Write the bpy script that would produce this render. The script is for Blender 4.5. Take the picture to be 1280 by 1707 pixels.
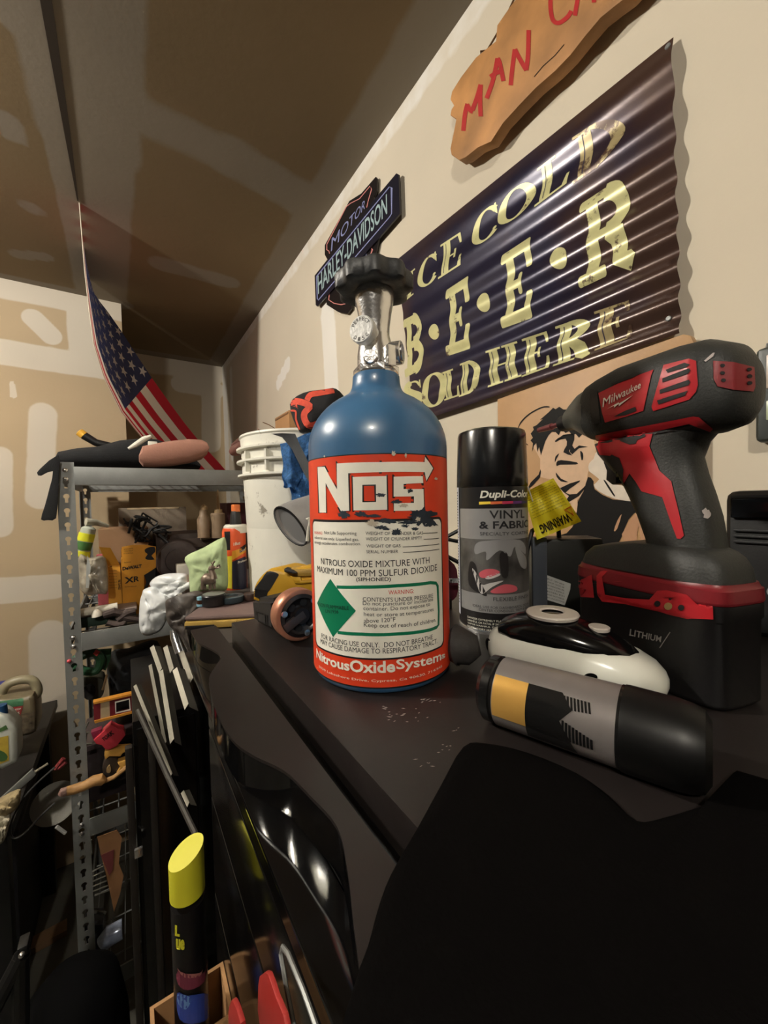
import bpy, bmesh, math, random
from math import sin, cos, pi, radians, atan2, asin, acos, sqrt
from mathutils import Vector, Matrix
from mathutils.bvhtree import BVHTree
from mathutils import noise
from mathutils.geometry import tessellate_polygon
random.seed(7)
for o_ in list(bpy.data.objects): bpy.data.objects.remove(o_)
scn = bpy.context.scene
COL = scn.collection
# ------------------------------------------------------------------ camera (stands at the world origin, 1.5 m above the floor)
FPX = 650.0; YAW, PIT, ROL = 0.58325, -0.028356, -0.022331
Fv = Vector((sin(YAW)*cos(PIT), cos(YAW)*cos(PIT), sin(PIT)))
R0 = Vector((cos(YAW), -sin(YAW), 0)); U0 = R0.cross(Fv)
Rv = R0*cos(ROL)+U0*sin(ROL); Uv = U0*cos(ROL)-R0*sin(ROL)
cam = bpy.data.cameras.new('camera'); cam_o = bpy.data.objects.new('camera', cam); COL.objects.link(cam_o)
cam.sensor_fit = 'VERTICAL'; cam.sensor_height = 36.0; cam.lens = 36.0*FPX/1707.0; cam.clip_start = 0.01
mw = Matrix((Rv, Uv, -Fv)).transposed().to_4x4(); cam_o.matrix_world = mw
scn.camera = cam_o
# ------------------------------------------------------------------ world, lights, exposure
w = bpy.data.worlds.new('world'); scn.world = w; w.use_nodes = True
w.node_tree.nodes['Background'].inputs[0].default_value = (0.012, 0.011, 0.010, 1)
w.node_tree.nodes['Background'].inputs[1].default_value = 1.0
scn.view_settings.view_transform = 'Standard'; scn.view_settings.look = 'None'
scn.view_settings.gamma = 1.0; scn.view_settings.exposure = 0.0; scn.view_settings.use_curve_mapping = False
LAMPS = [(-0.86, 1.00, 0.80, 64.0, 0.035), (-0.62, -0.62, 0.80, 31.0, 0.035)]
for k, (lx, ly, lz, pw, rad) in enumerate(LAMPS):
    l = bpy.data.lights.new('bulb_light', 'POINT'); l.energy = pw; l.shadow_soft_size = rad; l.color = (1.0, 0.93, 0.83)
    lo = bpy.data.objects.new('bulb_light', l); lo.location = (lx, ly, lz); COL.objects.link(lo)

# ------------------------------------------------------------------ helpers
def ray(x, y): return (Rv*((x-640)/FPX)-Uv*((y-853.5)/FPX)+Fv)
def P(px_, py_, **k):
    d = ray(px_, py_); (a, v), = k.items()
    return d*v if a == 'd' else d*(v/d['xyz'.index(a)])
def pix(v):
    v = Vector(v); return (640+FPX*v.dot(Rv)/v.dot(Fv), 853.5-FPX*v.dot(Uv)/v.dot(Fv))
def lin(c): return tuple((x/12.92 if x <= .04045 else ((x+.055)/1.055)**2.4) for x in c)
def C8(r, g, b): return lin((r/255, g/255, b/255))
MATS = {}
def mat(name, col, rough=.5, metal=0, var=.0, vscale=20, bump=0, bscale=200, coat=0, spec=None, trans=0, alpha=1, col2=None, c2thr=.6, c2scale=8, sss=0, det=4):
    if name in MATS: return MATS[name]
    m = bpy.data.materials.new(name); m.use_nodes = True; nt = m.node_tree; b = nt.nodes['Principled BSDF']
    N = nt.nodes.new; L = nt.links.new
    b.inputs['Base Color'].default_value = (*col, 1); b.inputs['Roughness'].default_value = rough; b.inputs['Metallic'].default_value = metal
    if coat: b.inputs['Coat Weight'].default_value = coat; b.inputs['Coat Roughness'].default_value = .08
    if spec is not None: b.inputs['Specular IOR Level'].default_value = spec
    if trans: b.inputs['Transmission Weight'].default_value = trans
    if alpha < 1: b.inputs['Alpha'].default_value = alpha
    if var or bump or col2:
        tc = N('ShaderNodeTexCoord'); out = None
        if var or col2:
            n = N('ShaderNodeTexNoise'); n.inputs['Scale'].default_value = vscale; n.inputs['Detail'].default_value = det
            L(tc.outputs['Object'], n.inputs['Vector'])
            r = N('ShaderNodeValToRGB'); L(n.outputs['Fac'], r.inputs[0])
            r.color_ramp.elements[0].position = .3; r.color_ramp.elements[1].position = .7
            r.color_ramp.elements[0].color = (*[max(0, c*(1-var)) for c in col], 1); r.color_ramp.elements[1].color = (*[min(1, c*(1+var)) for c in col], 1)
            out = r.outputs[0]
        if col2:
            n2 = N('ShaderNodeTexNoise'); n2.inputs['Scale'].default_value = c2scale; n2.inputs['Detail'].default_value = 6; n2.inputs['Roughness'].default_value = .7
            L(tc.outputs['Object'], n2.inputs['Vector'])
            r2 = N('ShaderNodeValToRGB'); r2.color_ramp.elements[0].position = c2thr; r2.color_ramp.elements[1].position = min(1, c2thr+.06)
            L(n2.outputs['Fac'], r2.inputs[0]); mx = N('ShaderNodeMix'); mx.data_type = 'RGBA'
            L(r2.outputs[0], mx.inputs[0]); L(out, mx.inputs[6]); mx.inputs[7].default_value = (*col2, 1); out = mx.outputs[2]
        if out: L(out, b.inputs['Base Color'])
        if bump:
            n3 = N('ShaderNodeTexNoise'); n3.inputs['Scale'].default_value = bscale; n3.inputs['Detail'].default_value = 3
            L(tc.outputs['Object'], n3.inputs['Vector']); bp = N('ShaderNodeBump'); bp.inputs['Strength'].default_value = bump; bp.inputs['Distance'].default_value = .002
            L(n3.outputs['Fac'], bp.inputs['Height']); L(bp.outputs[0], b.inputs['Normal'])
    MATS[name] = m; return m
def inkmat(name, col, rough=.45, **k): return mat(name, col, rough, **k)

def obj(name, bm, m, parent=None, smooth=35, **props):
    if name in ('lettering', 'inline_stripe', 'rib_gusset', 'stamped_lettering', 'logo_outline', 'cable_heap'): props['kind'] = 'stuff'
    me = bpy.data.meshes.new(name)
    if parent is not None: bm.transform(Matrix.Translation(-parent_loc(parent)))
    bm.to_mesh(me); bm.free()
    o = bpy.data.objects.new(name, me); COL.objects.link(o)
    if m: me.materials.append(m)
    if smooth:
        for p in me.polygons: p.use_smooth = True
        try: me.set_sharp_from_angle(angle=radians(smooth))
        except Exception: pass
    if parent is not None: o.parent = parent
    for k, v in props.items(): o[k] = v
    return o
def parent_loc(p):
    v = Vector(p.location)
    while p.parent: p = p.parent; v += Vector(p.location)
    return v
def thing(name, label, cat, loc=(0, 0, 0), group=None):
    o = bpy.data.objects.new(name, None); COL.objects.link(o); o.location = loc; o.empty_display_size = .02
    o['label'] = label; o['category'] = cat
    if group: o['group'] = group
    return o
def solo(name, bm, m, label, cat, group=None, **k):
    o = obj(name, bm, m, **k); o['label'] = label; o['category'] = cat
    if group: o['group'] = group
    return o
def struct(name, bm, m, **k): return obj(name, bm, m, kind='structure', **k)
def NB(): return bmesh.new()
def frame(o, ex, ey=None, ez=None):
    ex = Vector(ex).normalized()
    if ez is None:
        ey = Vector(ey); ez = ex.cross(ey).normalized(); ey = ez.cross(ex).normalized()
    else:
        ez = Vector(ez); ey = ez.cross(ex).normalized(); ez = ex.cross(ey).normalized()
    m = Matrix((ex, ey, ez)).transposed().to_4x4(); m.translation = Vector(o); return m
def box(bm, a, b, bev=0, M=None, seg=2):
    t = NB(); bmesh.ops.create_cube(t, size=1)
    a, b = Vector(a), Vector(b); s = b-a; c = (a+b)/2
    for v in t.verts: v.co = Vector((v.co.x*s.x, v.co.y*s.y, v.co.z*s.z))+c
    if bev: bmesh.ops.bevel(t, geom=t.edges[:], offset=bev, segments=seg, affect='EDGES', profile=.6)
    if M is not None: t.transform(M)
    return merge(bm, t)
def merge(bm, t):
    me = bpy.data.meshes.new('tmp'); t.to_mesh(me); t.free(); bm.from_mesh(me); bpy.data.meshes.remove(me); return bm
def tube(bm, pts, r, n=8, cap=True, closed=False):
    pts = [Vector(p) for p in pts]; rs = r if isinstance(r, (list, tuple)) else [r]*len(pts)
    rings = []; up = None
    for i, p in enumerate(pts):
        t = (pts[(i+1) % len(pts)]-pts[i-1]) if closed else (pts[min(i+1, len(pts)-1)]-pts[max(i-1, 0)])
        t.normalize()
        if up is None: up = Vector((0, 0, 1)) if abs(t.z) < .9 else Vector((1, 0, 0))
        s = t.cross(up).normalized(); up = s.cross(t).normalized()
        rings.append([bm.verts.new(p+(s*cos(2*pi*k/n)+up*sin(2*pi*k/n))*rs[i]) for k in range(n)])
    m = len(rings)
    for i in range(m if closed else m-1):
        a, b = rings[i], rings[(i+1) % m]
        for k in range(n): bm.faces.new((a[k], a[(k+1) % n], b[(k+1) % n], b[k]))
    if cap and not closed: bm.faces.new(rings[0][::-1]); bm.faces.new(rings[-1])
    return bm
def lathe(bm, prof, c=(0, 0, 0), n=32, M=None, lobes=None):
    """prof: (radius, height) list; vertical axis, or along z of M"""
    t = NB(); rings = []
    for i, (r, z) in enumerate(prof):
        if r < 1e-6: rings.append([t.verts.new((0, 0, z))]); continue
        rr = []
        for k in range(n):
            a = 2*pi*k/n; q = r
            if lobes: q = r*(1+lobes[i][1]*cos(lobes[i][0]*a)) if lobes[i] else r
            rr.append(t.verts.new((q*cos(a), q*sin(a), z)))
        rings.append(rr)
    for a, b in zip(rings, rings[1:]):
        for k in range(n):
            k2 = (k+1) % n
            if len(a) == 1 and len(b) == 1: continue
            if len(a) == 1: t.faces.new((a[0], b[k2], b[k]))
            elif len(b) == 1: t.faces.new((a[k], a[k2], b[0]))
            else: t.faces.new((a[k], a[k2], b[k2], b[k]))
    bmesh.ops.recalc_face_normals(t, faces=t.faces)
    t.transform(M if M is not None else Matrix.Translation(Vector(c))); return merge(bm, t)
def lathe_px(bm, cx, d, rows, n=24):
    """vertical turned shape whose outline is given by pixel rows at depth d"""
    c = P(cx, rows[0][0], d=d); prof = [(max(0, h)*d/FPX, P(cx, y, d=d).z) for y, h in rows]
    return lathe(bm, prof, (c.x, c.y, 0), n)
def loft(bm, st, n=20, e=2.6, cap=True):
    """st: (center, half-vector A, half-vector B) superellipse sections"""
    rings = []
    for s in st:
        c, A, B = s[:3]; ee = s[3] if len(s) > 3 else e
        c = Vector(c); A = Vector(A); B = Vector(B); rr = []
        for k in range(n):
            a = 2*pi*k/n; x = abs(cos(a))**(2/ee)*(1 if cos(a) >= 0 else -1); y = abs(sin(a))**(2/ee)*(1 if sin(a) >= 0 else -1)
            rr.append(bm.verts.new(c+A*x+B*y))
        rings.append(rr)
    for a, b in zip(rings, rings[1:]):
        for k in range(n): bm.faces.new((a[k], a[(k+1) % n], b[(k+1) % n], b[k]))
    if cap: bm.faces.new(rings[0][::-1]); bm.faces.new(rings[-1])
    bmesh.ops.recalc_face_normals(bm, faces=bm.faces); return bm
def sph(bm, c, r, sc=(1, 1, 1), M=None, n=16):
    t = NB(); bmesh.ops.create_uvsphere(t, u_segments=n, v_segments=max(6, n*2//3), radius=r)
    for v in t.verts: v.co = Vector((v.co.x*sc[0], v.co.y*sc[1], v.co.z*sc[2]))
    if M is not None: t.transform(M)
    bmesh.ops.translate(t, verts=t.verts, vec=Vector(c)); return merge(bm, t)
def cyl(bm, a, b, r, r2=None, n=24, bev=0):
    a, b = Vector(a), Vector(b); L = (b-a).length; z = (b-a).normalized()
    x = z.cross(Vector((0, 0, 1))); x = x.normalized() if x.length > 1e-4 else Vector((1, 0, 0))
    M = frame(a, x, z.cross(x), None) if False else Matrix((x, z.cross(x), z)).transposed().to_4x4(); M.translation = a
    r2 = r if r2 is None else r2
    prof = [(0, 0), (r-bev, 0), (r, bev), (r2, L-bev), (r2-bev, L), (0, L)] if bev else [(0, 0), (r, 0), (r2, L), (0, L)]
    return lathe(bm, prof, n=n, M=M)
# flat shapes -------------------------------------------------------
def shape(loops, grid=None):
    """2D outline with holes -> flat bmesh (x,y); cut by a grid so that it can bend"""
    tris = tessellate_polygon([[Vector((p[0], p[1], 0)) for p in l] for l in loops])
    t = NB(); vs = [t.verts.new((p[0], p[1], 0)) for l in loops for p in l]
    for f in tris:
        try: t.faces.new([vs[i] for i in f])
        except ValueError: pass
    bmesh.ops.recalc_face_normals(t, faces=t.faces)
    if t.faces and sum(f.normal.z*f.calc_area() for f in t.faces) < 0: bmesh.ops.reverse_faces(t, faces=t.faces[:])
    return gridcut(t, grid)
def gridcut(t, grid):
    if grid:
        for ax in (0, 1):
            if not grid[ax]: continue
            lo = min(v.co[ax] for v in t.verts); hi = max(v.co[ax] for v in t.verts); n = max(1, int(math.ceil((hi-lo)/grid[ax])))
            for i in range(1, n):
                co = [0, 0, 0]; co[ax] = lo+(hi-lo)*i/n; no = [0, 0, 0]; no[ax] = 1
                bmesh.ops.bisect_plane(t, geom=t.verts[:]+t.edges[:]+t.faces[:], plane_co=co, plane_no=no)
    return t
def ribbon(pts, wd, closed=False):
    """flat stroke along 2D points"""
    t = NB(); pts = [Vector((p[0], p[1])) for p in pts]; n = len(pts); L = []; ws = wd if isinstance(wd, (list, tuple)) else [wd]*n
    for i, p in enumerate(pts):
        d = (pts[(i+1) % n]-pts[i-1]) if closed else (pts[min(i+1, n-1)]-pts[max(0, i-1)])
        if d.length < 1e-9: d = Vector((1, 0))
        d.normalize(); nn = Vector((-d.y, d.x))*(ws[i]/2)
        if 0 < i < n-1 or closed:
            d1 = (pts[i]-pts[i-1]).normalized(); c = max(.5, abs(d1.dot(d))); nn /= c
        L.append((t.verts.new((*(p-nn), 0)), t.verts.new((*(p+nn), 0))))
    for i in range(n if closed else n-1):
        a, b = L[i], L[(i+1) % n]; t.faces.new((a[0], b[0], b[1], a[1]))
    return t
def ell(cx, cy, rx, ry, n=24, a0=0, a1=2*pi):
    full = abs(a1-a0-2*pi) < 1e-6
    return [(cx+rx*cos(a0+(a1-a0)*k/(n if full else n-1)), cy+ry*sin(a0+(a1-a0)*k/(n if full else n-1))) for k in range(n)]
def rrect(x0, y0, x1, y1, r, n=5):
    o = []
    for cx, cy, a in ((x1-r, y1-r, 0), (x0+r, y1-r, pi/2), (x0+r, y0+r, pi), (x1-r, y0+r, 1.5*pi)):
        o += [(cx+r*cos(a+pi/2*k/n), cy+r*sin(a+pi/2*k/n)) for k in range(n+1)]
    return o
def blob(cx, cy, rx, ry, seed, n=26, jag=.35):
    rd = random.Random(seed); o = []
    for k in range(n):
        q = 1+jag*(rd.random()*2-1); o.append((cx+rx*q*cos(2*pi*k/n), cy+ry*q*sin(2*pi*k/n)))
    return o
def smoothpts(pts, n=6, closed=True):
    o = []; m = len(pts)
    for i in range(m if closed else m-1):
        p = [Vector(pts[(i+j-1) % m]) if closed else Vector(pts[min(max(i+j-1, 0), m-1)]) for j in range(4)]
        for k in range(n):
            t = k/n; o.append(tuple(.5*((2*p[1])+(p[2]-p[0])*t+(2*p[0]-5*p[1]+4*p[2]-p[3])*t*t+(3*p[1]-p[0]-3*p[2]+p[3])*t**3)))
    if not closed: o.append(tuple(pts[-1]))
    return o
def warp(t, f):
    for v in t.verts:
        z = v.co.z; p = Vector(f(v.co.x, v.co.y)); v.co = p-p.normalized()*z if z else p
    return t
def text(s, bold=0, shear=0, grid=None, space=1.0, fit=True):
    c = bpy.data.curves.new('t', 'FONT'); c.body = s; c.offset = bold; c.shear = shear; c.resolution_u = 3; c.space_character = space
    o = bpy.data.objects.new('t', c); COL.objects.link(o); dg = bpy.context.evaluated_depsgraph_get(); dg.update()
    me = bpy.data.meshes.new_from_object(o.evaluated_get(dg)); t = NB(); t.from_mesh(me)
    bpy.data.objects.remove(o); bpy.data.curves.remove(c); bpy.data.meshes.remove(me)
    if fit and t.verts:
        x0 = min(v.co.x for v in t.verts); x1 = max(v.co.x for v in t.verts); y0 = min(v.co.y for v in t.verts); y1 = max(v.co.y for v in t.verts)
        for v in t.verts: v.co.x = (v.co.x-x0)/(x1-x0); v.co.y = (v.co.y-y0)/(y1-y0)
    return gridcut(t, grid)
def bil(q):
    q = [Vector(a) for a in q]    # lower-left, lower-right, upper-right, upper-left
    return lambda u, v: q[0]*(1-u)*(1-v)+q[1]*u*(1-v)+q[2]*u*v+q[3]*(1-u)*v
def homog(q):
    (x0, y0), (x1, y1), (x2, y2), (x3, y3) = q
    dx1, dx2, dy1, dy2 = x1-x2, x3-x2, y1-y2, y3-y2; sx, sy = x0-x1+x2-x3, y0-y1+y2-y3
    den = dx1*dy2-dx2*dy1; g = (sx*dy2-dx2*sy)/den; h = (dx1*sy-sx*dy1)/den
    a, b, c = x1-x0+g*x1, x3-x0+h*x3, x0; d, e, f = y1-y0+g*y1, y3-y0+h*y3, y0
    return lambda u, v: ((a*u+b*v+c)/(g*u+h*v+1), (d*u+e*v+f)/(g*u+h*v+1))
def plane_map(axis, val, off=0):
    """pixel position -> point on a wall plane"""
    def f(x, y):
        return P(x, y, **{axis: val+off})
    return f
def bvh_of(*objs):
    t = NB()
    for o in objs:
        me = o.data.copy(); me.transform(Matrix.Translation(parent_loc(o))); t.from_mesh(me); bpy.data.meshes.remove(me)
    b = BVHTree.FromBMesh(t); t.free(); return b
def surf(b, off=.0003, fall=None):
    """photo position -> point lying on an already built surface, lifted off by a hair"""
    last = [fall or Vector((0, 0, 0))]
    def f(x, y):
        d = ray(x, y).normalized(); h = b.ray_cast(Vector((0, 0, 0)), d)
        if h[0] is None:
            nr = b.find_nearest(d*last[0].length); last[0] = nr[0]; return nr[0]+nr[1]*off
        last[0] = h[0]; n = h[1] if h[1].dot(d) < 0 else -h[1]; return h[0]+n*off
    return f
def poly_on(f, pts, grid=None, holes=()): return warp(shape([pts]+list(holes), grid), f)
def extr(pts3, dirv, holes=(), bev=0):
    """closed planar outline in space pushed along dirv into a solid"""
    t = NB(); dirv = Vector(dirv); n = len(pts3); pts3 = [Vector(p) for p in pts3]
    tri = tessellate_polygon([pts3]); a = [t.verts.new(p) for p in pts3]; b = [t.verts.new(p+dirv) for p in pts3]
    if bev == 0:
        for f in tri: t.faces.new([a[i] for i in f]); t.faces.new([b[i] for i in f][::-1])
    else:
        t.faces.new(a); t.faces.new(b[::-1])
    for i in range(n): t.faces.new((a[i], a[(i+1) % n], b[(i+1) % n], b[i]))
    bmesh.ops.recalc_face_normals(t, faces=t.faces)
    if bev:
        es = [e for e in t.edges if len(e.link_faces) == 2 and (len(e.link_faces[0].verts) > 4 or len(e.link_faces[1].verts) > 4 or n <= 4)]
        bmesh.ops.bevel(t, geom=es, offset=bev, segments=2, affect='EDGES', profile=.6)
        bmesh.ops.triangulate(t, faces=[f for f in t.faces if len(f.verts) > 4])
    return t
def slab(pts, th, bev=0, axis=None, **k):
    """outline seen in the photo, set on its own plane and given thickness away from us"""
    p3 = [P(x, y, **k) for x, y in pts]; (a, v), = k.items()
    dv = {'d': Fv, 'x': Vector((1, 0, 0)), 'y': Vector((0, 1, 0)), 'z': Vector((0, 0, -1))}[a]*th
    return extr(p3, dv, bev=bev)
def join(*ts):
    b = NB()
    for t in ts: merge(b, t)
    return b
T = -0.125            # top of the black tool chest
WX = 0.55             # right wall
CZ = 0.895            # ceiling
FZ = -1.5             # floor
K_ = dict
black = mat('black_paint', C8(13, 12, 12), .3, var=.25, vscale=9, bump=.05, bscale=60)
blackgloss = mat('black_gloss', C8(14, 14, 15), .12)
blackplastic = mat('black_plastic', C8(17, 17, 18), .5, bump=.08, bscale=900)
blackcloth = mat('foreground_dark_sheet', C8(18, 19, 22), .95, bump=.5, bscale=500)
chrome = mat('chrome', (.86, .85, .83), .22, .92, bump=.25, bscale=160)
steel = mat('grey_steel', C8(128, 130, 128), .42, .25, var=.12, vscale=14, bump=.05)
white = mat('white_plastic', C8(226, 224, 210), .35)
ink = inkmat('black_ink', C8(22, 22, 24)); whiteink = inkmat('white_ink', C8(228, 224, 208))
# ================================================================== ROOM
def seg_d(p, a, b):
    ab = b-a; t = max(0, min(1, (p-a).dot(ab)/max(1e-9, ab.length_squared))); return (p-(a+ab*t)).length
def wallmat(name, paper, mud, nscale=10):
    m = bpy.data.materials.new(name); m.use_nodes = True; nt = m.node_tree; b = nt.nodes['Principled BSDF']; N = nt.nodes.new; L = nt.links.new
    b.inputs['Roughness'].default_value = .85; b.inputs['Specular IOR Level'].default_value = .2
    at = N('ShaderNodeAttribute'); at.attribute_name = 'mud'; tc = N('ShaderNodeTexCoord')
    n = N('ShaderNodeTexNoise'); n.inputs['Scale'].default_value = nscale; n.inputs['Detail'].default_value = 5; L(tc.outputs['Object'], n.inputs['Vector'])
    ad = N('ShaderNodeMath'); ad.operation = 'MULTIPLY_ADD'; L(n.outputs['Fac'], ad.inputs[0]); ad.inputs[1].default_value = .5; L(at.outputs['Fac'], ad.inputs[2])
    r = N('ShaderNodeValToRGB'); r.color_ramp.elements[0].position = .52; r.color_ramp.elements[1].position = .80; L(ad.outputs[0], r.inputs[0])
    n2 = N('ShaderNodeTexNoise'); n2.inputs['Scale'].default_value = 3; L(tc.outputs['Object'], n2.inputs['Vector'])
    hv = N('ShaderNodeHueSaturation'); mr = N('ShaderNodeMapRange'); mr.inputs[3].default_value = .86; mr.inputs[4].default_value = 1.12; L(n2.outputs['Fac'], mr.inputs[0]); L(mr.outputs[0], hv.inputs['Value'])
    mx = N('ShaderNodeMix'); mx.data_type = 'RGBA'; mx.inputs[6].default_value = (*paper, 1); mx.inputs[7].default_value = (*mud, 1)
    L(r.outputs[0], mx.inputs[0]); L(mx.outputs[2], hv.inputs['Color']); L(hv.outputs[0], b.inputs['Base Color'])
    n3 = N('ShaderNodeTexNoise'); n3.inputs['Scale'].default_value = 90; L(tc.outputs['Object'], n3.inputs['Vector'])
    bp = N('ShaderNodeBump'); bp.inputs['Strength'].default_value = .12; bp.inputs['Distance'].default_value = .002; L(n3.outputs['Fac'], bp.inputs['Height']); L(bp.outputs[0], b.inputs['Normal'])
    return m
def sheet(name, o, u, v, nu, nv, m, muds, thick, fine=None):
    """panel with a per-point joint-compound mask: muds = (a, b, halfwidth, strength)"""
    o, u, v = Vector(o), Vector(u), Vector(v); t = NB(); lay = None; g = []; vals = []
    for j in range(nv+1):
        row = []
        for i in range(nu+1):
            p = o+u*(i/nu)+v*(j/nv); row.append(t.verts.new(p)); q = 0
            for a, b, hw, s in muds:
                d = seg_d(p, a, b); q = max(q, s*max(0, min(1, (hw-d)/(.45*hw)+.5)))
            vals.append(q)
        g.append(row)
    for j in range(nv):
        for i in range(nu): t.faces.new((g[j][i], g[j][i+1], g[j+1][i+1], g[j+1][i]))
    nrm = u.cross(v).normalized()*thick
    c = [t.verts.new(o+nrm), t.verts.new(o+u+nrm), t.verts.new(o+u+v+nrm), t.verts.new(o+v+nrm)]; t.faces.new(c[::-1])
    vals += [0]*4
    me = bpy.data.meshes.new(name); t.verts.index_update(); t.to_mesh(me); t.free()
    at = me.attributes.new('mud', 'FLOAT', 'POINT'); at.data.foreach_set('value', vals)
    ob = bpy.data.objects.new(name, me); COL.objects.link(ob); me.materials.append(m); ob['kind'] = 'structure'; return ob
paper = (.42, .325, .205); mudc = (.55, .495, .405)
m_dry = wallmat('bare_drywall', paper, mudc); m_ceil = wallmat('ceiling_drywall_shaded', (.19, .138, .078), (.235, .202, .158)); m_paint = wallmat('cream_wall', (.66, .59, .465), (.80, .77, .70), 25)  # ceiling is the same drywall, its shade put into a darker colour
def mz(q, hw, s=1, **k): return (P(*q[0], **k), P(*q[1], **k), hw, s)
YB = 2.085; YA = 2.71; XC = P(212, 760, y=YB).x
V3 = Vector
sheet('wall_right', (WX, -2.2, FZ), (0, YA+2.2, 0), (0, 0, CZ-FZ), 260, 130, m_paint, [
    (V3((WX, -2, CZ)), V3((WX, 3, CZ)), .05, .45), (P(545, 520, x=WX), P(556, 700, x=WX), .045, 1), (P(464, 640, x=WX), P(480, 606, x=WX), .028, .9),
    (V3((WX, YA, -1)), V3((WX, YA, 1)), .12, .8), (P(385, 620, x=WX), P(387, 760, x=WX), .03, 1)], .06)
sheet('wall_back', (-3, YB, FZ), (XC+3, 0, 0), (0, 0, CZ-FZ), 420, 260, m_dry, [
    (V3((-3, YB, CZ-.02)), V3((XC, YB, CZ-.02)), .055, 1), mz(((0, 586), (174, 613)), .048, 1, y=YB), mz(((133, 500), (138, 600)), .045, .9, y=YB),
    mz(((55, 530), (85, 560)), .035, .9, y=YB), mz(((72, 690), (66, 830)), .045, .8, y=YB), mz(((0, 760), (0, 880)), .038, .72, y=YB), 
    mz(((0, 985), (90, 978)), .05, .95, y=YB), mz(((80, 1060), (86, 1180)), .06, .95, y=YB), mz(((20, 640), (22, 660)), .01, .8, y=YB)], -.06)
sheet('wall_alcove', (XC, YA, FZ), (WX-XC, 0, 0), (0, 0, CZ-FZ), 60, 130, m_dry, [
    (V3((XC, YA, CZ)), V3((WX, YA, CZ)), .10, .9), mz(((300, 640), (360, 650)), .05, .9, y=YA), mz(((352, 640), (352, 740)), .055, 1, y=YA)], -.06)
sheet('wall_return', (XC, YB, FZ), (0, YA-YB, 0), (0, 0, CZ-FZ), 30, 60, m_dry, [(V3((XC, YB, -1)), V3((XC, YB, 1)), .06, 1)], -.06)
gx = -.087
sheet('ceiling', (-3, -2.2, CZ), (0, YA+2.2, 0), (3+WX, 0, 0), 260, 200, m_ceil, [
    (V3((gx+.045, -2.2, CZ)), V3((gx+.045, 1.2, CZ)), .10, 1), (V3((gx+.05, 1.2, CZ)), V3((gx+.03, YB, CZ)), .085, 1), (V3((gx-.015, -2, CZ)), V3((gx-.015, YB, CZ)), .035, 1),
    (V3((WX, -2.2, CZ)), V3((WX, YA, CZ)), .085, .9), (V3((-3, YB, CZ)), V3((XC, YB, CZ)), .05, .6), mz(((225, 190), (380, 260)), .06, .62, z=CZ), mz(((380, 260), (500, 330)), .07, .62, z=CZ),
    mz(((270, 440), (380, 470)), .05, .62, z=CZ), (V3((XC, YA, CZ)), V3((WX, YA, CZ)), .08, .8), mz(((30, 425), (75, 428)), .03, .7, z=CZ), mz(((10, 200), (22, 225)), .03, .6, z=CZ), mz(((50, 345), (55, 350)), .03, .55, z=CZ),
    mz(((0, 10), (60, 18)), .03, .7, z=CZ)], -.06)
conc = mat('concrete', C8(92, 90, 84), .8, var=.25, vscale=4, bump=.3, bscale=40)
struct('floor', box(NB(), (-3.06, -2.26, FZ-.05), (WX+.06, YA+.06, FZ)), mat('floor_concrete', C8(84, 82, 74), .8, var=.3, vscale=4, bump=.3, bscale=40), smooth=0)
struct('wall_left', box(NB(), (-3.06, -2.26, FZ), (-3, YB, CZ)), mat('low_bounce_wall', C8(70, 62, 52), .9), smooth=0)  # unseen walls, kept dark to cut light bounced onto the ceiling
struct('wall_front', box(NB(), (-3, -2.26, FZ), (WX, -2.2, CZ)), MATS['low_bounce_wall'], smooth=0)
# open joint in the ceiling boards with its loose paper tape
gapm = mat('gap_shadow', C8(40, 28, 12), .9)
def ceilstrip(x0, pts, m, name, th=.0015):
    b = NB()
    for i in range(len(pts)-1):
        (y0, a0, b0), (y1, a1, b1) = pts[i], pts[i+1]
        merge(b, extr([(x0+a0, y0, CZ-.0005), (x0+b0, y0, CZ-.0005), (x0+b1, y1, CZ-.0005), (x0+a1, y1, CZ-.0005)], (0, 0, -th)))
    return obj(name, b, m, kind='structure', smooth=0)
ceilstrip(gx, [(-.5, -.014, .006), (.6, -.011, .008), (.95, -.009, .008), (1.2, -.006, .006), (1.45, -.002, .001)], gapm, 'trim_1')
# lamps (out of the frame): shallow housings that keep the light off the ceiling
for k, (lx, ly, lz, pw, rad) in enumerate(LAMPS):
    lt = thing('ceiling_light', 'round white ceiling fixture with a bare bulb, '+('nearer the far wall' if k == 0 else 'behind the camera'), 'light', (lx, ly, CZ))
    obj('housing', lathe(NB(), [(0, CZ-.002), (.13, CZ-.002), (.14, lz+.034), (.136, lz+.034), (.126, CZ-.006), (0, CZ-.006)], (lx, ly, 0), 32), white, lt)
    obj('socket', lathe(NB(), [(0, CZ-.006), (.02, CZ-.006), (.02, lz+.045), (0, lz+.045)], (lx, ly, 0), 16), white, lt)

# ================================================================== TOOL CHEST
YN = -.40; YE = .432
chest = thing('tool_chest', 'wide black steel tool chest carrying the blue gas bottle', 'tool chest', (.29, 0, FZ))
chestm = mat('chest_paint', C8(32, 28, 27), .40, spec=.35, var=.35, vscale=7, bump=.06, bscale=70, col2=C8(84, 80, 76), c2thr=.70, c2scale=16)
obj('body', box(NB(), (.0635, YN, FZ+.06), (.535, YE, T-.022), .003), black, chest)
obj('top_panel', box(NB(), (.0885, YN, T-.0215), (.535, YE, T), .0008), chestm, chest)
outer = [(.073, YN), (.050, YN), (.042, -.05), (.0425, .03), (.044, .075), (.050, .095), (.058, .115), (.0635, .134), (.0612, .155), (.0575, .176), (.049, .195), (.0435, .212), (.0415, .235), (.042, .27), (.0455, .303), (.053, .322), (.0605, .340), (.058, .36), (.051, .385), (.0495, .405), (.0495, YE), (.073, YE)]
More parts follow.
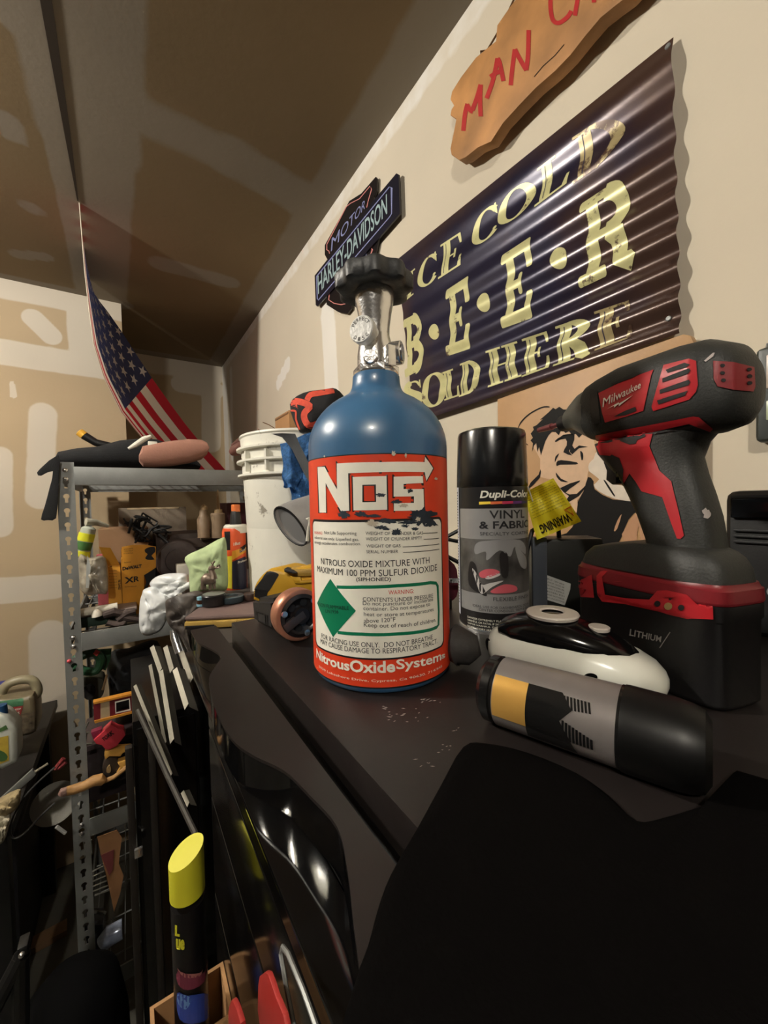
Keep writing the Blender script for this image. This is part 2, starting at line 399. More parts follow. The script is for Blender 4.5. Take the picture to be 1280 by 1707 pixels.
outer2 = [outer[0]]+smoothpts(outer[1:-1], 4, False)+[outer[-1]]
obj('front_rail', extr([(x, y, T) for x, y in outer2], (0, 0, -.0016)), mat('rail_satin', C8(30, 26, 25), .36, spec=.35, var=.35, vscale=9), chest, smooth=20)
obj('scallop_wall', extr([(x+.0006, y, T-.0017) for x, y in outer2], (0, 0, -.0196)), mat('rail_gloss', C8(9, 9, 10), .07), chest, smooth=30)
obj('groove_floor', box(NB(), (.070, YN, T-.0219), (.0885, YE-.002, T-.0205)), blackgloss, chest, smooth=0)
zz = T-.03
for k, h in enumerate((.07, .07, .10, .10, .15, .15, .2, .2, .2)):
    obj('drawer', box(NB(), (.0615, YN+.012, zz-h+.003), (.0637, YE-.010, zz), .0008), mat('drawer_gloss', C8(12, 11, 11), .16), chest)
    zz -= h
for x in (.09, .49):
    for y in (YN+.06, YE-.06):
        obj('caster', cyl(NB(), (x-.015, y, FZ+.03), (x+.015, y, FZ+.03), .03, bev=.004), blackplastic, chest)
obj('lower_rail', box(NB(), (.0435, YN, T-.0245), (.0634, YE, T-.0215), .0006), MATS['rail_gloss'], chest)
duc = mat('dust_grey', C8(140, 132, 126), .9, var=.3, vscale=200)
rdd = random.Random(12)
for (x_, y_, w_, h_, n_) in ((718, 1167, 16, 4, 9), (680, 1192, 34, 12, 16), (738, 1248, 16, 7, 6), (640, 1180, 6, 5, 4), (700, 1270, 26, 12, 5), (760, 1215, 10, 8, 4)):
    b = NB()
    for k in range(n_):
        cx_, cy_ = x_+rdd.uniform(-w_, w_), y_+rdd.uniform(-h_, h_); L_ = rdd.uniform(1, 5); sl_ = rdd.uniform(-.5, .1)
        merge(b, warp(shape([[(cx_-L_, cy_-L_*sl_), (cx_, cy_-.7), (cx_+L_, cy_+L_*sl_), (cx_, cy_+.9)]]), lambda x, y: P(x, y, z=T+.00015)))
    obj('dust_smudge', b, duc, chest, smooth=0, kind='stuff')
# bench behind the chest
bench = thing('side_bench', 'low black bench behind the tool chest holding the white bucket', 'workbench', (.33, .85, FZ))
obj('top', box(NB(), (.115, .45, -.235), (.535, 1.30, -.21), .003), mat('bench_top', C8(58, 52, 48), .6, var=.2), bench)
obj('cabinet', box(NB(), (.13, .46, FZ), (.53, 1.29, -.2351), .003), black, bench)
# tall narrow black cabinet between chest and shelf
cab = thing('narrow_cabinet', 'narrow black metal cabinet behind the grey metal blades', 'cabinet', (.06, 1.1, FZ))
obj('body', box(NB(), (-.005, .90, FZ), (.11, 1.28, -.42), .003), black, cab)
obj('door', box(NB(), (.002, .894, FZ+.05), (.104, .8995, -.435), .002), MATS['drawer_gloss'], cab)
for x in (-.012, .025):
    obj('rail', box(NB(), (x-.006, .872, FZ+.02), (x+.006, .888, -.455), .002), mat('dark_rail', C8(54, 50, 47), .4, .4), cab)
    obj('bracket', box(NB(), (x-.004, .887, -.60), (x+.004, .896, -.58)), steel, cab)
    obj('bracket', box(NB(), (x-.004, .887, -1.2), (x+.004, .896, -1.18)), steel, cab)
obj('latch', box(NB(), (-.010, .864, -.665), (.004, .8715, -.648), .002), chrome, cab)
# ================================================================== BLUE GAS BOTTLE
BC = Vector((.1615, .2515, 0)); BR = .0520
bcf = Vector((BC.x, BC.y, 0)); tow = -bcf.normalized(); side = Vector((-tow.y, tow.x, 0))   # side = to the viewer's right
if side.dot(Rv) < 0: side = -side
def cylpt(c, r, ph, z): return Vector((c.x, c.y, z))+(tow*cos(ph)+side*sin(ph))*r
def cylhit(x, y, c=BC, r=BR):
    d = ray(x, y); a = d.x*d.x+d.y*d.y; b = -2*(d.x*c.x+d.y*c.y); cc = c.x*c.x+c.y*c.y-r*r; D = max(0, b*b-4*a*cc)
    h = d*((-b-sqrt(D))/(2*a)); q = h-Vector((c.x, c.y, h.z)); return atan2(q.dot(side), q.dot(tow)), h.z
def onb(off=.0003): return lambda ph, z: cylpt(BC, BR+off, ph, z)
def bz(y, d=.302): return P(628, y, d=d).z
bot = thing('gas_bottle', 'blue compressed gas bottle with a red and white label and black knob', 'gas bottle', (BC.x, BC.y, T))
blue = mat('bottle_blue', C8(58, 100, 138), .33, var=.10, vscale=30, coat=.15, bump=.05, bscale=50, col2=C8(120, 150, 175), c2thr=.74, c2scale=90)
zs = bz(752); zn = bz(668); zt = bz(634)
prof = [(0, T+.004), (.044, T+.002), (.0482, T), (.0503, T+.0012), (.0515, T+.0045), (BR, T+.009), (BR, zs)]
for k in range(1, 11):
    a = k/10*pi/2*.66; prof.append((BR*cos(a) if k < 11 else 0, zs+.0445*sin(a)))
r_e, z_e = prof[-1]
prof += [(.0232, z_e+.0020), (.0204, z_e+.0045), (.0187, z_e+.0080), (.0180, z_e+.012), (.0177, zt), (.0165, zt+.0015), (0, zt+.0015)]
prof = [p for i, p in enumerate(prof) if i < 8 or True]
obj('tank', lathe(NB(), prof, (BC.x, BC.y, 0), 72), blue, bot, smooth=50)
Cs = BC
def ring(name, rows, m, n=40, **k): return obj(name, lathe(NB(), [(r, bz(y)) for r, y in rows], (BC.x, BC.y, 0), n, **k), m, bot)
valve = ring('valve_body', [(0, 633), (.0168, 633), (.0172, 629), (.0158, 624), (.0140, 622), (.0138, 600), (.0128, 585), (.0108, 566), (.0112, 552), (.0128, 530), (.0146, 512), (.0150, 503), (.0146, 493), (.0120, 490), (0, 490)], chrome)
# hexagon at the foot of the valve
hx = NB()
hexp = [(BC.x+.0176*cos(pi/3*k+.3), BC.y+.0176*sin(pi/3*k+.3), bz(632)) for k in range(6)]
obj('hex_collar', extr(hexp, (0, 0, .006), bev=.0006), chrome, bot, smooth=20)
knobm = mat('knob_rubber', C8(52, 53, 54), .48, bump=.15, bscale=400)
lob = [None, (9, .02), (9, .06), (9, .065), (9, .06), (9, .055), (9, .03), None]
kz0, kz1 = bz(502), bz(470)
obj('knob', lathe(NB(), [(.012, kz0+.004), (.016, kz0+.0015), (.0250, kz0+.0012), (.0276, kz0+.003), (.0282, kz1-.003), (.0270, kz1-.0006), (.021, kz1+.001), (0, kz1-.002)], (BC.x, BC.y, 0), 90,
    lobes=lob), knobm, bot, smooth=50)
obj('knob_hub', lathe(NB(), [(.0125, kz0-.002), (.0135, kz0+.004), (.012, kz0+.012), (0, kz0+.012)], (BC.x, BC.y, 0), 30), blackplastic, bot)
# burst disc fitting pointing left towards us
gd = (tow*.88-side*.47).normalized(); gc = Vector((BC.x, BC.y, bz(572)))
fit = obj('burst_disc_fitting', join(cyl(NB(), gc, gc+gd*.0155, .0075), cyl(NB(), gc+gd*.0150, gc+gd*.0215, .0098, bev=.0008)), mat('disc_aluminium', (.85, .85, .82), .42, .4, bump=.2, bscale=300), bot)
fm = frame(gc+gd*.02153, gd.cross(Vector((0, 0, 1))), Vector((0, 0, 1)))
if (fm.to_3x3()@Vector((1, 0, 0))).dot(Rv) < 0: fm = frame(gc+gd*.02153, -gd.cross(Vector((0, 0, 1))), Vector((0, 0, 1)))
fz = NB()
for s, a0, a1 in (('PERFECT', 2.6, .55), ('DISC', -2.3, -.8)):
    for i, ch in enumerate(s):
        a = a0+(a1-a0)*i/(len(s)-1); t = text(ch, .01)
        up = 1 if a0 > 0 else -1
        for v in t.verts:
            lx, ly = (v.co.x-.5)*.0019, (v.co.y-.5)*.0026
            rr = .0070+ly*up; aa = a-lx*up/.0070; v.co = fm@Vector((rr*cos(aa), rr*sin(aa), .0001))
        merge(fz, t)
obj('stamped_lettering', fz, inkmat('stamp_ink', C8(90, 88, 84)), fit, smooth=0)
rd = (side*.92+tow*.25).normalized(); rc = Vector((BC.x, BC.y, bz(598)))
obj('outlet_port', join(cyl(NB(), rc+side*.003, rc+rd*.0205, .0085, bev=.0006), cyl(NB(), rc+rd*.0205, rc+rd*.0212, .0062)), chrome, bot)
obj('side_boss', join(cyl(NB(), rc-side*.004+Vector((0, 0, -.006)), rc-side*.004+tow*.0165+Vector((0, 0, -.006)), .0052, bev=.0006), box(NB(), (-.0035, -.0035, 0), (.0035, .0035, .0145), .0006, M=Matrix.Translation(rc+side*.0100+tow*.0115+Vector((0, 0, -.012))))), chrome, bot)
# label -------------------------------------------------------------
labred = mat('label_red', C8(224, 66, 34), .38, var=.12, vscale=30, col2=C8(170, 44, 30), c2thr=.68, c2scale=70)
labwhite = mat('label_white', C8(250, 246, 232), .4, var=.05, vscale=60, col2=C8(178, 168, 146), c2thr=.68, c2scale=60)
PH0, PH1 = radians(-88), radians(72)
def CR(x, y): return cylhit(x, y)
zl1 = CR(628, 757)[1]; zl0 = CR(635, 1146)[1]; zm = CR(628, 870)[1]; zb = CR(632, 1097)[1]
lab = obj('label', poly_on(onb(.00025), rrect(PH0, zl0, PH1, zl1, .004, 4) if False else [(PH0, zl0), (PH1, zl0), (PH1, zl1-.002), (PH1-.06, zl1), (PH0, zl1)], (.08, 0)), labred, bot)
def bl(name, pts, m, off, grid=(.08, 0), raw=False, holes=()):
    q = pts if raw else [CR(x, y) for x, y in pts]
    return obj(name, warp(shape([q]+[[CR(x, y) for x, y in h] if not raw else h for h in holes], grid), onb(off)), m, lab)
def rr2(a0, z0, a1, z1, ra, rz, n=5):
    o = []
    for cx, cy, a in ((a1-ra, z1-rz, 0), (a0+ra, z1-rz, pi/2), (a0+ra, z0+rz, pi), (a1-ra, z0+rz, 1.5*pi)):
        o += [(cx+ra*cos(a+pi/2*k/n), cy+rz*sin(a+pi/2*k/n)) for k in range(n+1)]
    return o
A0 = CR(525, 960)[0]; A1 = CR(735.5, 960)[0]
bl('panel_border', rr2(A0-.03, zb-.0012, A1+.03, zm+.0016, .09, .0045), ink, .00035, raw=True)
bl('white_panel', rr2(A0, zb, A1, zm, .08, .004), labwhite, .00045, raw=True)
bl('red_edge_line', [(PH0, zl1-.0001), (PH1-.06, zl1-.0001), (PH1-.06, zl1+.0006), (PH0, zl1+.0006)], ink, .0003, raw=True)
bl('red_edge_line', [(PH0, zl0-.0006), (PH1, zl0-.0006), (PH1, zl0+.0001), (PH0, zl0+.0001)], ink, .0003, raw=True)
def c6(pts): return [(480+x/4.267, 640+y/4.267) for x, y in pts]
Nn = c6([(215, 592), (265, 590), (352, 750), (350, 566), (660, 556), (968, 556), (970, 518), (1028, 600), (980, 690), (968, 628), (660, 628), (430, 636), (438, 902), (380, 905), (272, 705), (275, 915), (228, 915)])
Oo = c6([(462, 662), (700, 656), (705, 895), (468, 900)]); Oi = c6([(530, 718), (625, 715), (627, 840), (530, 842)])
Ss = c6([(750, 660), (955, 656), (958, 705), (820, 712), (820, 748), (960, 748), (965, 900), (752, 903), (752, 848), (893, 846), (893, 800), (750, 802)])
def outl(pts, w=.0011):
    q = [CR(x, y) for x, y in pts]; t = ribbon([(a*BR, z) for a, z in q], w*1.6, True)
    for v in t.verts: v.co = onb(.00042)(v.co.x/BR, v.co.y)
    return t
obj('logo_outline', join(outl(Nn), outl(Oo), outl(Oi), outl(Ss)), ink, lab, smooth=0)
bl('logo_letter', Nn, labwhite, .00052); bl('logo_letter', Oo, labwhite, .00052, holes=[Oi]); bl('logo_letter', Ss, labwhite, .00052)
def bt(s, xl, yl, xr, yr, h, bold=0, off=.0006, grid=(.05, 0), yc=None):
    """line of lettering on the bottle: baseline ends in photo px, height px"""
    a0, z0 = CR(xl, yl); a1, z1 = CR(xr, yr); hh = h/FPX*.262
    if yc: z0 = z1 = CR((xl+xr)/2, 860+yc/4.414)[1]
    t = text(s, bold, grid=None); gridcut(t, (.04, 0) if len(s) > 4 else None)
    return warp(t, lambda u, v: onb(off)(a0+(a1-a0)*u, z0+(z1-z0)*u+hh*v))
def c7(x, y): return (490+x/4.414, 860+y/4.414)
L1 = NB()
for s, x0, y0, x1, y1, h, b in (
  ('Not Life Supporting', 228, 140, 462, 146, 30, .0), ('industrial use only. Liquefied gas.', 158, 172, 480, 190, 28, .0), ('strongly accelerates combustion.', 158, 208, 495, 222, 28, .0),
  ('WEIGHT OF CYLINDER & GAS', 528, 138, 945, 136, 22, .0), ('WEIGHT OF CYLINDER EMPTY', 530, 180, 938, 172, 22, .0), ('WEIGHT OF GAS', 534, 232, 782, 230, 22, .0), ('SERIAL NUMBER', 534, 274, 765, 272, 22, .0),
  ('NITROUS OXIDE MIXTURE WITH', 205, 362, 992, 352, 46, .0), ('MAXIMUM 100 PPM SULFUR DIOXIDE', 178, 415, 1047, 418, 46, .0), ('(SIPHONED)', 460, 490, 712, 488, 34, .012),
  ('CONTENTS UNDER PRESSURE', 508, 626, 1018, 600, 30, .0), ('Do not puncture or incinerate', 508, 662, 1018, 632, 35, 0), ('container. Do not expose to', 512, 700, 996, 668, 35, 0), ('heat or store at temperatures', 516, 742, 1022, 706, 35, 0), ('above 120\u00b0F', 516, 784, 745, 774, 32, 0), ('Keep out of reach of children.', 516, 822, 1040, 784, 38, 0),
  ('FOR RACING USE ONLY.  DO NOT BREATHE', 208, 912, 1016, 918, 36, .0), ('MAY CAUSE DAMAGE TO RESPIRATORY TRACT.', 202, 946, 1050, 952, 36, .0)):
    merge(L1, bt(s, *c7(x0, y0), *c7(x1, y1), h/4.414, b, yc={362: 377, 415: 444, 490: 488, 912: 966, 946: 1011}.get(y0)))
for x0, y0, x1, y1 in ((945, 128, 1050, 122), (950, 172, 1060, 164), (798, 228, 1062, 206), (800, 268, 1064, 244)):
    a, b = CR(*c7(x0, y0)), CR(*c7(x1, y1)); merge(L1, warp(gridcut(ribbon([(a[0]*BR, a[1]), (b[0]*BR, b[1])], .0004), (.004, 0)), lambda u, v: onb(.0006)(u/BR, v)))
obj('lettering', L1, ink, lab, smooth=0)
L2 = join(bt('WARNING:', *c7(155, 132), *c7(215, 138), 22/4.4), bt('WARNING:', *c7(694, 578), *c7(878, 566), 30/4.4, .004))
obj('lettering', L2, inkmat('red_ink', C8(205, 70, 60)), lab, smooth=0, label='small red warning words')
L3 = join(bt('Nitrous', *c7(172, 1040), *c7(412, 1140), 74/4.4, .03), bt('Oxide', *c7(415, 1142), *c7(744, 1146), 86/4.4, .03), bt('System', *c7(752, 1148), *c7(1078, 1080), 92/4.4, .02), bt("s", *c7(1080, 1052), *c7(1106, 1042), 34/4.4, .03),
          bt('5930 Lakeshore Drive, Cypress, Ca 90630. 714/545', *c7(190, 1105), *c7(1085, 1150), 22/4.4, 0, yc=1224))
obj('lettering', L3, labwhite, lab, smooth=0, label='cream lettering along the foot of the label')
grn = mat('label_green', C8(8, 118, 82), .4)
dm = [c7(x, y) for x, y in ((272, 462), (458, 697), (292, 890), (176, 640))]
bl('green_diamond', dm, grn, .00058, (.03, 0))
fr = [CR(*c7(x, y)) for x, y in ((318, 522), (500, 522), (760, 512), (1000, 490), (1040, 494), (1052, 515), (1060, 700), (1058, 800), (1045, 818), (1000, 836), (760, 866), (500, 868), (325, 855))]
ft = ribbon([(a*BR, z) for a, z in fr], .0021)
obj('green_frame', warp(gridcut(ft, (.004, 0)), lambda u, v: onb(.00055)(u/BR, v)), grn, lab, smooth=0)
obj('lettering', join(bt('NON FLAMMABLE', *c7(192, 662), *c7(408, 690), 6.2, .0, .0008), bt('UN1956', *c7(238, 712), *c7(332, 716), 6, .0, .0008)), ink, lab, smooth=0)
tear = mat('torn_patch', C8(34, 46, 58), .6, var=.3, vscale=200); rawp = mat('torn_paper', C8(196, 186, 168), .8, var=.2, vscale=90)
def c6b(cx, cy, rx, ry, sd, j=.4, n=30): return c6([(x, y) for x, y in blob(cx, cy, rx, ry, sd, n, j)])
k = 0
for cx, cy, rx, ry in ((955, 945, 82, 58), (1010, 985, 50, 26), (905, 925, 34, 22), (700, 975, 62, 16), (400, 925, 38, 26), (520, 925, 36, 18), (600, 938, 60, 10), (770, 838, 36, 14), (660, 790, 34, 14), (660, 1020, 40, 12), (770, 1052, 34, 20), (830, 1010, 26, 10), (700, 1032, 26, 8), (865, 760, 18, 16), (860, 985, 70, 14), (900, 1030, 20, 12)):
    bl('tear', c6b(cx, cy, rx, ry, 31+k), tear, .00066, (.05, 0)); k += 1
for cx, cy, rx, ry in ((750, 498, 12, 20), (835, 508, 8, 16), (1045, 675, 10, 10), (600, 990, 42, 22), (920, 960, 16, 16), (820, 865, 30, 12), (265, 515, 7, 6)):
    bl('scuff', c6b(cx, cy, rx, ry, 77+k), rawp, .00070, (.05, 0)); k += 1

# ================================================================== UPRIGHT SPRAY CAN
SC = Vector((.3010, .2625, 0)); SR = .0332
cz = lambda y: P(820, y, d=.388).z
st_ = -Vector((SC.x, SC.y, 0)).normalized(); ss_ = Vector((-st_.y, st_.x, 0)); ss_ = ss_ if ss_.dot(Rv) > 0 else -ss_
def schit(x, y, r=SR):
    d = ray(x, y); a = d.x*d.x+d.y*d.y; b = -2*(d.x*SC.x+d.y*SC.y); c2 = SC.x**2+SC.y**2-r*r; D = max(0, b*b-4*a*c2)
    h = d*((-b-sqrt(D))/(2*a)); q = h-Vector((SC.x, SC.y, h.z)); return atan2(q.dot(ss_), q.dot(st_)), h.z
def ons(off=.0003, r=SR): return lambda ph, z: Vector((SC.x, SC.y, z))+(st_*cos(ph)+ss_*sin(ph))*(r+off)
can = thing('spray_can', 'upright black and grey vinyl and fabric coating spray can beside the plaque', 'spray can', (SC.x, SC.y, T))
zcap = cz(812); ztop = cz(722)
obj('can_body', lathe(NB(), [(0, T+.002), (.029, T+.001), (.0315, T), (.0328, T+.003), (SR, T+.006), (SR, zcap), (0, zcap)], (SC.x, SC.y, 0), 56), mat('can_black', C8(30, 29, 30), .28), can)
obj('base_rim', lathe(NB(), [(.0300, T), (.0338, T), (.0342, T+.0018), (.0336, T+.0036), (.0325, T+.004)], (SC.x, SC.y, 0), 56), chrome, can)
obj('cap', lathe(NB(), [(.0330, zcap-.001), (.0338, zcap+.0005), (.0336, zcap+.012), (.0322, ztop-.004), (.0312, ztop-.001), (.029, ztop), (.028, ztop-.0012), (0, ztop-.0015)], (SC.x, SC.y, 0), 56), mat('cap_black', C8(17, 17, 18), .22), can)
obj('cap_step', lathe(NB(), [(0, ztop-.002), (.0205, ztop-.002), (.0205, ztop+.0028), (.0195, ztop+.0034), (0, ztop+.0034)], (SC.x+.0035, SC.y+.006, 0), 40), MATS['cap_black'], can)
def sl(name, pts, m, off, grid=(.1, 0), raw=False, **k):
    q = pts if raw else [schit(x, y) for x, y in pts]
    return obj(name, warp(shape([q], grid), ons(off)), m, can, **k)
def c8(x, y): return (740+x/4.741, 700+y/4.741)
def zz8(y): return schit(*c8(390, y))[1]
grey_l = mat('can_grey', C8(150, 149, 148), .35, .3); gph0, gph1 = schit(*c8(130, 800))[0], 1.9
def band(y0, y1, m, off, name, a0=None, a1=None):
    return sl(name, [(a0 if a0 is not None else gph0, zz8(y1)), (a1 or gph1, zz8(y1)), (a1 or gph1, zz8(y0)), (a0 if a0 is not None else gph0, zz8(y0))], m, off, raw=True)
band(700, 945, grey_l, .0003, 'grey_panel'); band(1380, 1530, grey_l, .0003, 'grey_panel')
pic = mat('print_photo', C8(74, 72, 70), .35, var=.8, vscale=45, det=6)
band(945, 1380, pic, .0003, 'picture_panel')
for pts, m in ((((280, 1210), (330, 1180), (400, 1180), (440, 1205), (380, 1235), (300, 1248)), 'pk'), (((370, 1350), (470, 1300), (560, 1310), (575, 1345), (520, 1365), (400, 1370)), 'pk'),
               (((225, 1175), (260, 1215), (300, 1300), (360, 1290), (470, 1270), (380, 1320), (300, 1375), (262, 1300)), 'wt'), (((340, 1235), (430, 1212), (440, 1228), (370, 1256), (330, 1255)), 'wt'),
               (((250, 985), (330, 955), (600, 950), (640, 1060), (560, 1000), (520, 1080), (440, 1030), (340, 1110), (330, 1040), (250, 1060)), 'lt'), (((560, 1000), (640, 1080), (645, 1170), (600, 1150)), 'lt'),
               (((440, 1060), (500, 1060), (505, 1230), (455, 1230)), 'dk'), (((205, 1130), (250, 1140), (280, 1260), (340, 1380), (300, 1380), (200, 1300)), 'dk')):
    mm = {'pk': mat('print_pink', C8(196, 88, 98), .35), 'wt': mat('print_pale', C8(190, 186, 182), .35), 'lt': mat('print_grey', C8(138, 137, 137), .35), 'dk': mat('print_dark', C8(34, 32, 32), .35)}[m]
    sl('printed_shape', smoothpts([c8(*p) for p in pts], 4), mm, .00045)
band(520, 1600, mat('can_white_strip', C8(206, 206, 214), .4), .0004, 'side_strip', gph0-.42, gph0-.08)
def ct(s, x0, y0, x1, y1, h, b=0, off=.0006, sh=0):
    a0, z0 = schit(*c8(x0, y0)); a1, z1 = schit(*c8(x1, y1)); hh = h/4.741/FPX*.357
    t = gridcut(text(s, b, sh), (.06, 0)); return warp(t, lambda u, v: ons(off)(a0+(a1-a0)*u, z0+(z1-z0)*u+hh*v))
def ctr(s, x0, y0, phi1, h, b=0, sh=0, off=.0006):
    a0, z0 = schit(*c8(x0, y0)); hh = h/4.741/FPX*.357; t = gridcut(text(s, b, sh), (.05, 0))
    return warp(t, lambda u, v: ons(off)(a0+(phi1-a0)*u, z0+hh*v))
obj('lettering', ctr('Dupli-Color', 285, 636, 1.28, 76, .03, .2), whiteink, can, smooth=0)
stripe = [C8(240, 210, 70), C8(226, 110, 60), C8(190, 50, 90), C8(90, 40, 110), C8(40, 40, 90)]
sa0 = schit(*c8(278, 660))[0]
for i, c in enumerate(stripe):
    a = sa0+(1.2-sa0)*i/5; b = sa0+(1.2-sa0)*(i+1)/5
    sl('rainbow_stripe', [(a, zz8(668)), (b, zz8(664)), (b, zz8(644)), (a, zz8(645))], inkmat('rainbow_%d' % i, c), .0005, raw=True)
obj('lettering', join(ctr('VINYL', 358, 782, 1.02, 66, .01), ctr('& FABRIC', 280, 860, 1.25, 60, .022), ), ink, can, smooth=0)
obj('lettering', join(ctr('SPECIALTY COATING', 286, 912, 1.25, 26), ctr('FLEXIBLE FINISH', 390, 1430, 1.2, 30), ctr('IDEAL USE FOR DASHBOARDS, DOORS', 230, 1474, 1.25, 22), ctr('CENTER CONSOLES, TRIM & SEATS', 278, 1508, 1.25, 22)), inkmat('grey_ink', C8(52, 52, 55)), can, smooth=0)
tl = NB()
for i, s in enumerate(('DANGER EXTREMELY FLAMMABLE.', 'HARMFUL OR FATAL IF SWALLOWED.', 'VAPOR HARMFUL. EYE, SKIN AND', 'RESPIRATORY IRRITANT. Read all', 'cautions on the back of label.')):
    merge(tl, ctr(s, 190, 1560+i*24, .55, 15)); merge(tl, ctr('CONTENTS', 560, 1552+i*24, 1.15, 12))
for i in range(34): merge(tl, warp(shape([[(gph0-.36+.03*(i % 3), zz8(560+i*30)), (gph0-.16, zz8(560+i*30)), (gph0-.16, zz8(550+i*30)), (gph0-.36+.03*(i % 3), zz8(550+i*30))]]), ons(.0007))) if False else None
obj('lettering', tl, whiteink, can, smooth=0)
tk = NB()
for i in range(40):
    a = gph0-.34+.04*(i % 2); zz1 = zz8(570+i*24); merge(tk, warp(shape([[(a, zz1), (gph0-.15, zz1), (gph0-.15, zz1+.0011), (a, zz1+.0011)]], (.08, 0)), ons(.0006)))
obj('lettering', tk, ink, can, smooth=0)

# ================================================================== LYING CAN
Lr = .0180
La = Fv*.2208+Rv*.057; La = Vector((La.x, La.y, T+Lr)); Lb = Fv*.158+Rv*.133; Lb = Vector((Lb.x, Lb.y, T+Lr))
ld = (Lb-La).normalized(); LL = (Lb-La).length
lc = thing('spray_can', 'small grey and black aerosol can lying on its side on the chest', 'spray can', ((La.x+Lb.x)/2, (La.y+Lb.y)/2, T))
def lcyl(s0, s1, r0, r1=None, bev=0): return cyl(NB(), La+ld*s0, La+ld*s1, r0, r1, 56, bev)
obj('can_body', lcyl(.010, LL-.030, Lr), mat('aluminium_grey', C8(142, 136, 134), .34, .55, var=.08, vscale=40, bump=.05, bscale=80), lc)
obj('base_ring', lcyl(0, .0105, Lr*.98, Lr*.99, .003), mat('lying_black', C8(20, 20, 20), .2), lc)
lcapm = mat('lying_cap', C8(9, 9, 9), .42, spec=.3)
pr = [(0, 0), (Lr+.0006, 0), (Lr+.0008, .0015), (Lr+.0004, .020), (Lr-.0004, .025), (Lr-.002, .029), (Lr-.006, .0312), (Lr-.008, .0306), (0, .030)]
zx = ld.cross(Vector((0, 0, 1))).normalized(); Ml = Matrix((zx, ld.cross(zx), ld)).transposed().to_4x4(); Ml.translation = La+ld*(LL-.031)
obj('cap', lathe(NB(), pr, n=56, M=Ml), lcapm, lc)
obj('shoulder_seam', lcyl(LL-.0322, LL-.0309, Lr+.0004), MATS['lying_black'], lc)
# printing: angle measured from straight up, towards the camera side
lcam = -ld.cross(Vector((0, 0, 1))).normalized(); lcam = lcam if lcam.dot(-La) > 0 else -lcam
def onl(off=.0003): return lambda s, a: La+ld*s+(Vector((0, 0, 1))*cos(a)+lcam*sin(a))*(Lr+off)
def lp(name, pts, m, off=.0003, grid=(0, .1)): return obj(name, warp(shape([pts], grid), onl(off)), m, lc)
goldm = mat('gold_foil', C8(228, 178, 92), .3, .55)
lp('gold_band', [(.0105, .72), (.0280, .72), (.0280, 1.9), (.0105, 1.9)], goldm)
lp('black_band', [(.0280, .72), (.044, .72), (.049, 1.1), (.044, 1.42), (.048, 1.8), (.051, 2.3), (.0280, 2.3)], MATS['lying_black'])
for i in range(9):
    a = .80+i*.07
    s0 = .0430+i*.0015
    lp('printed_bar', [(s0, .78), (s0+.0009, .78), (s0+.0009+.001, 1.12-.01*i), (s0+.001, 1.12-.01*i)], MATS['lying_black'])
    lp('printed_bar', [(s0+.002, 1.38+.03*i), (s0+.003, 1.38+.03*i), (s0+.003, 1.9), (s0+.002, 1.9)], MATS['lying_black'])

# ================================================================== WHITE AND BLACK ROUNDED GADGET
w0 = Fv*.293+Rv*.079; w1 = Fv*.231+Rv*.169
w0 = Vector((w0.x, w0.y, T)); w1 = Vector((w1.x, w1.y, T)); wd = (w1-w0); WL = wd.length; wd.normalize(); wn = Vector((wd.y, -wd.x, 0)); wn = wn if wn.dot(-w0) > 0 else -wn
gad = thing('handheld_gadget', 'glossy white oval gadget with a black top shell and white ring button', 'gadget', tuple((w0+w1)/2))
def gsec(s, hw, z0, z1, lat=0): return (w0+wd*(s*WL)+wn*lat+Vector((0, 0, (z0+z1)/2)), wn*hw*.92, Vector((0, 0, (z1-z0)/2)))
gsh = [(.00, .006, .012, .022), (.015, .012, .006, .027), (.06, .018, .002, .030), (.15, .022, .0008, .033), (.3, .025, .0005, .036), (.5, .027, .0005, .036), (.7, .027, .0005, .033), (.85, .024, .0008, .028), (.94, .018, .002, .023), (.985, .010, .005, .018), (1.0, .003, .009, .014)]
gb = obj('white_shell', loft(NB(), [gsec(*q) for q in gsh], 32, 2.2), mat('gadget_white', C8(228, 228, 216), .22), gad, smooth=60)
top = [(.07, .008, .030, .0325), (.09, .014, .026, .036), (.18, .019, .022, .041), (.3, .0225, .020, .0445), (.45, .0235, .0185, .045), (.6, .0225, .018, .041), (.72, .019, .0185, .0365), (.82, .012, .019, .031), (.86, .004, .022, .0275)]
obj('black_shell', loft(NB(), [(lambda c, A, B: (c, A, B))(*gsec(s, hw, z0, z1)) for s, hw, z0, z1 in top], 32, 2.3), mat('gadget_black', C8(14, 14, 15), .16), gad, smooth=60)
rc2 = w0+wd*(.40*WL)+Vector((0, 0, .0440))
obj('ring_button', lathe(NB(), [(.007, -.001), (.0165, -.001), (.0172, .0008), (.0165, .0018), (.0080, .0024), (.007, .0014)], rc2, 40), mat('gadget_button', C8(214, 206, 196), .4), gad)
obj('small_button', lathe(NB(), [(0, -.001), (.0064, -.001), (.0066, .0010), (.0058, .0016), (0, .0018)], w0+wd*(.66*WL)+wn*.001+Vector((0, 0, .0392)), 24), MATS['gadget_button'], gad)
obj('lamp_socket', lathe(NB(), [(0, 0), (.0048, 0), (.0048, .0022), (.0036, .0022), (.0034, .0006), (0, .0006)], n=24, M=frame(w0+wd*.004+wn*.0115+Vector((0, 0, .017)), wd+wn*.2, (0, 0, 1), wn-wd*.55) if False else frame(w0+wd*.003+wn*.0085+Vector((0, 0, .0175)), wd+wn, None, (wn-wd*.9).normalized())), blackgloss, gad)
hb = bvh_of(gb)
obj('finger_hole', poly_on(surf(hb, .0003), ell(984, 1129, 12, 7)), blackgloss, gad, smooth=0)

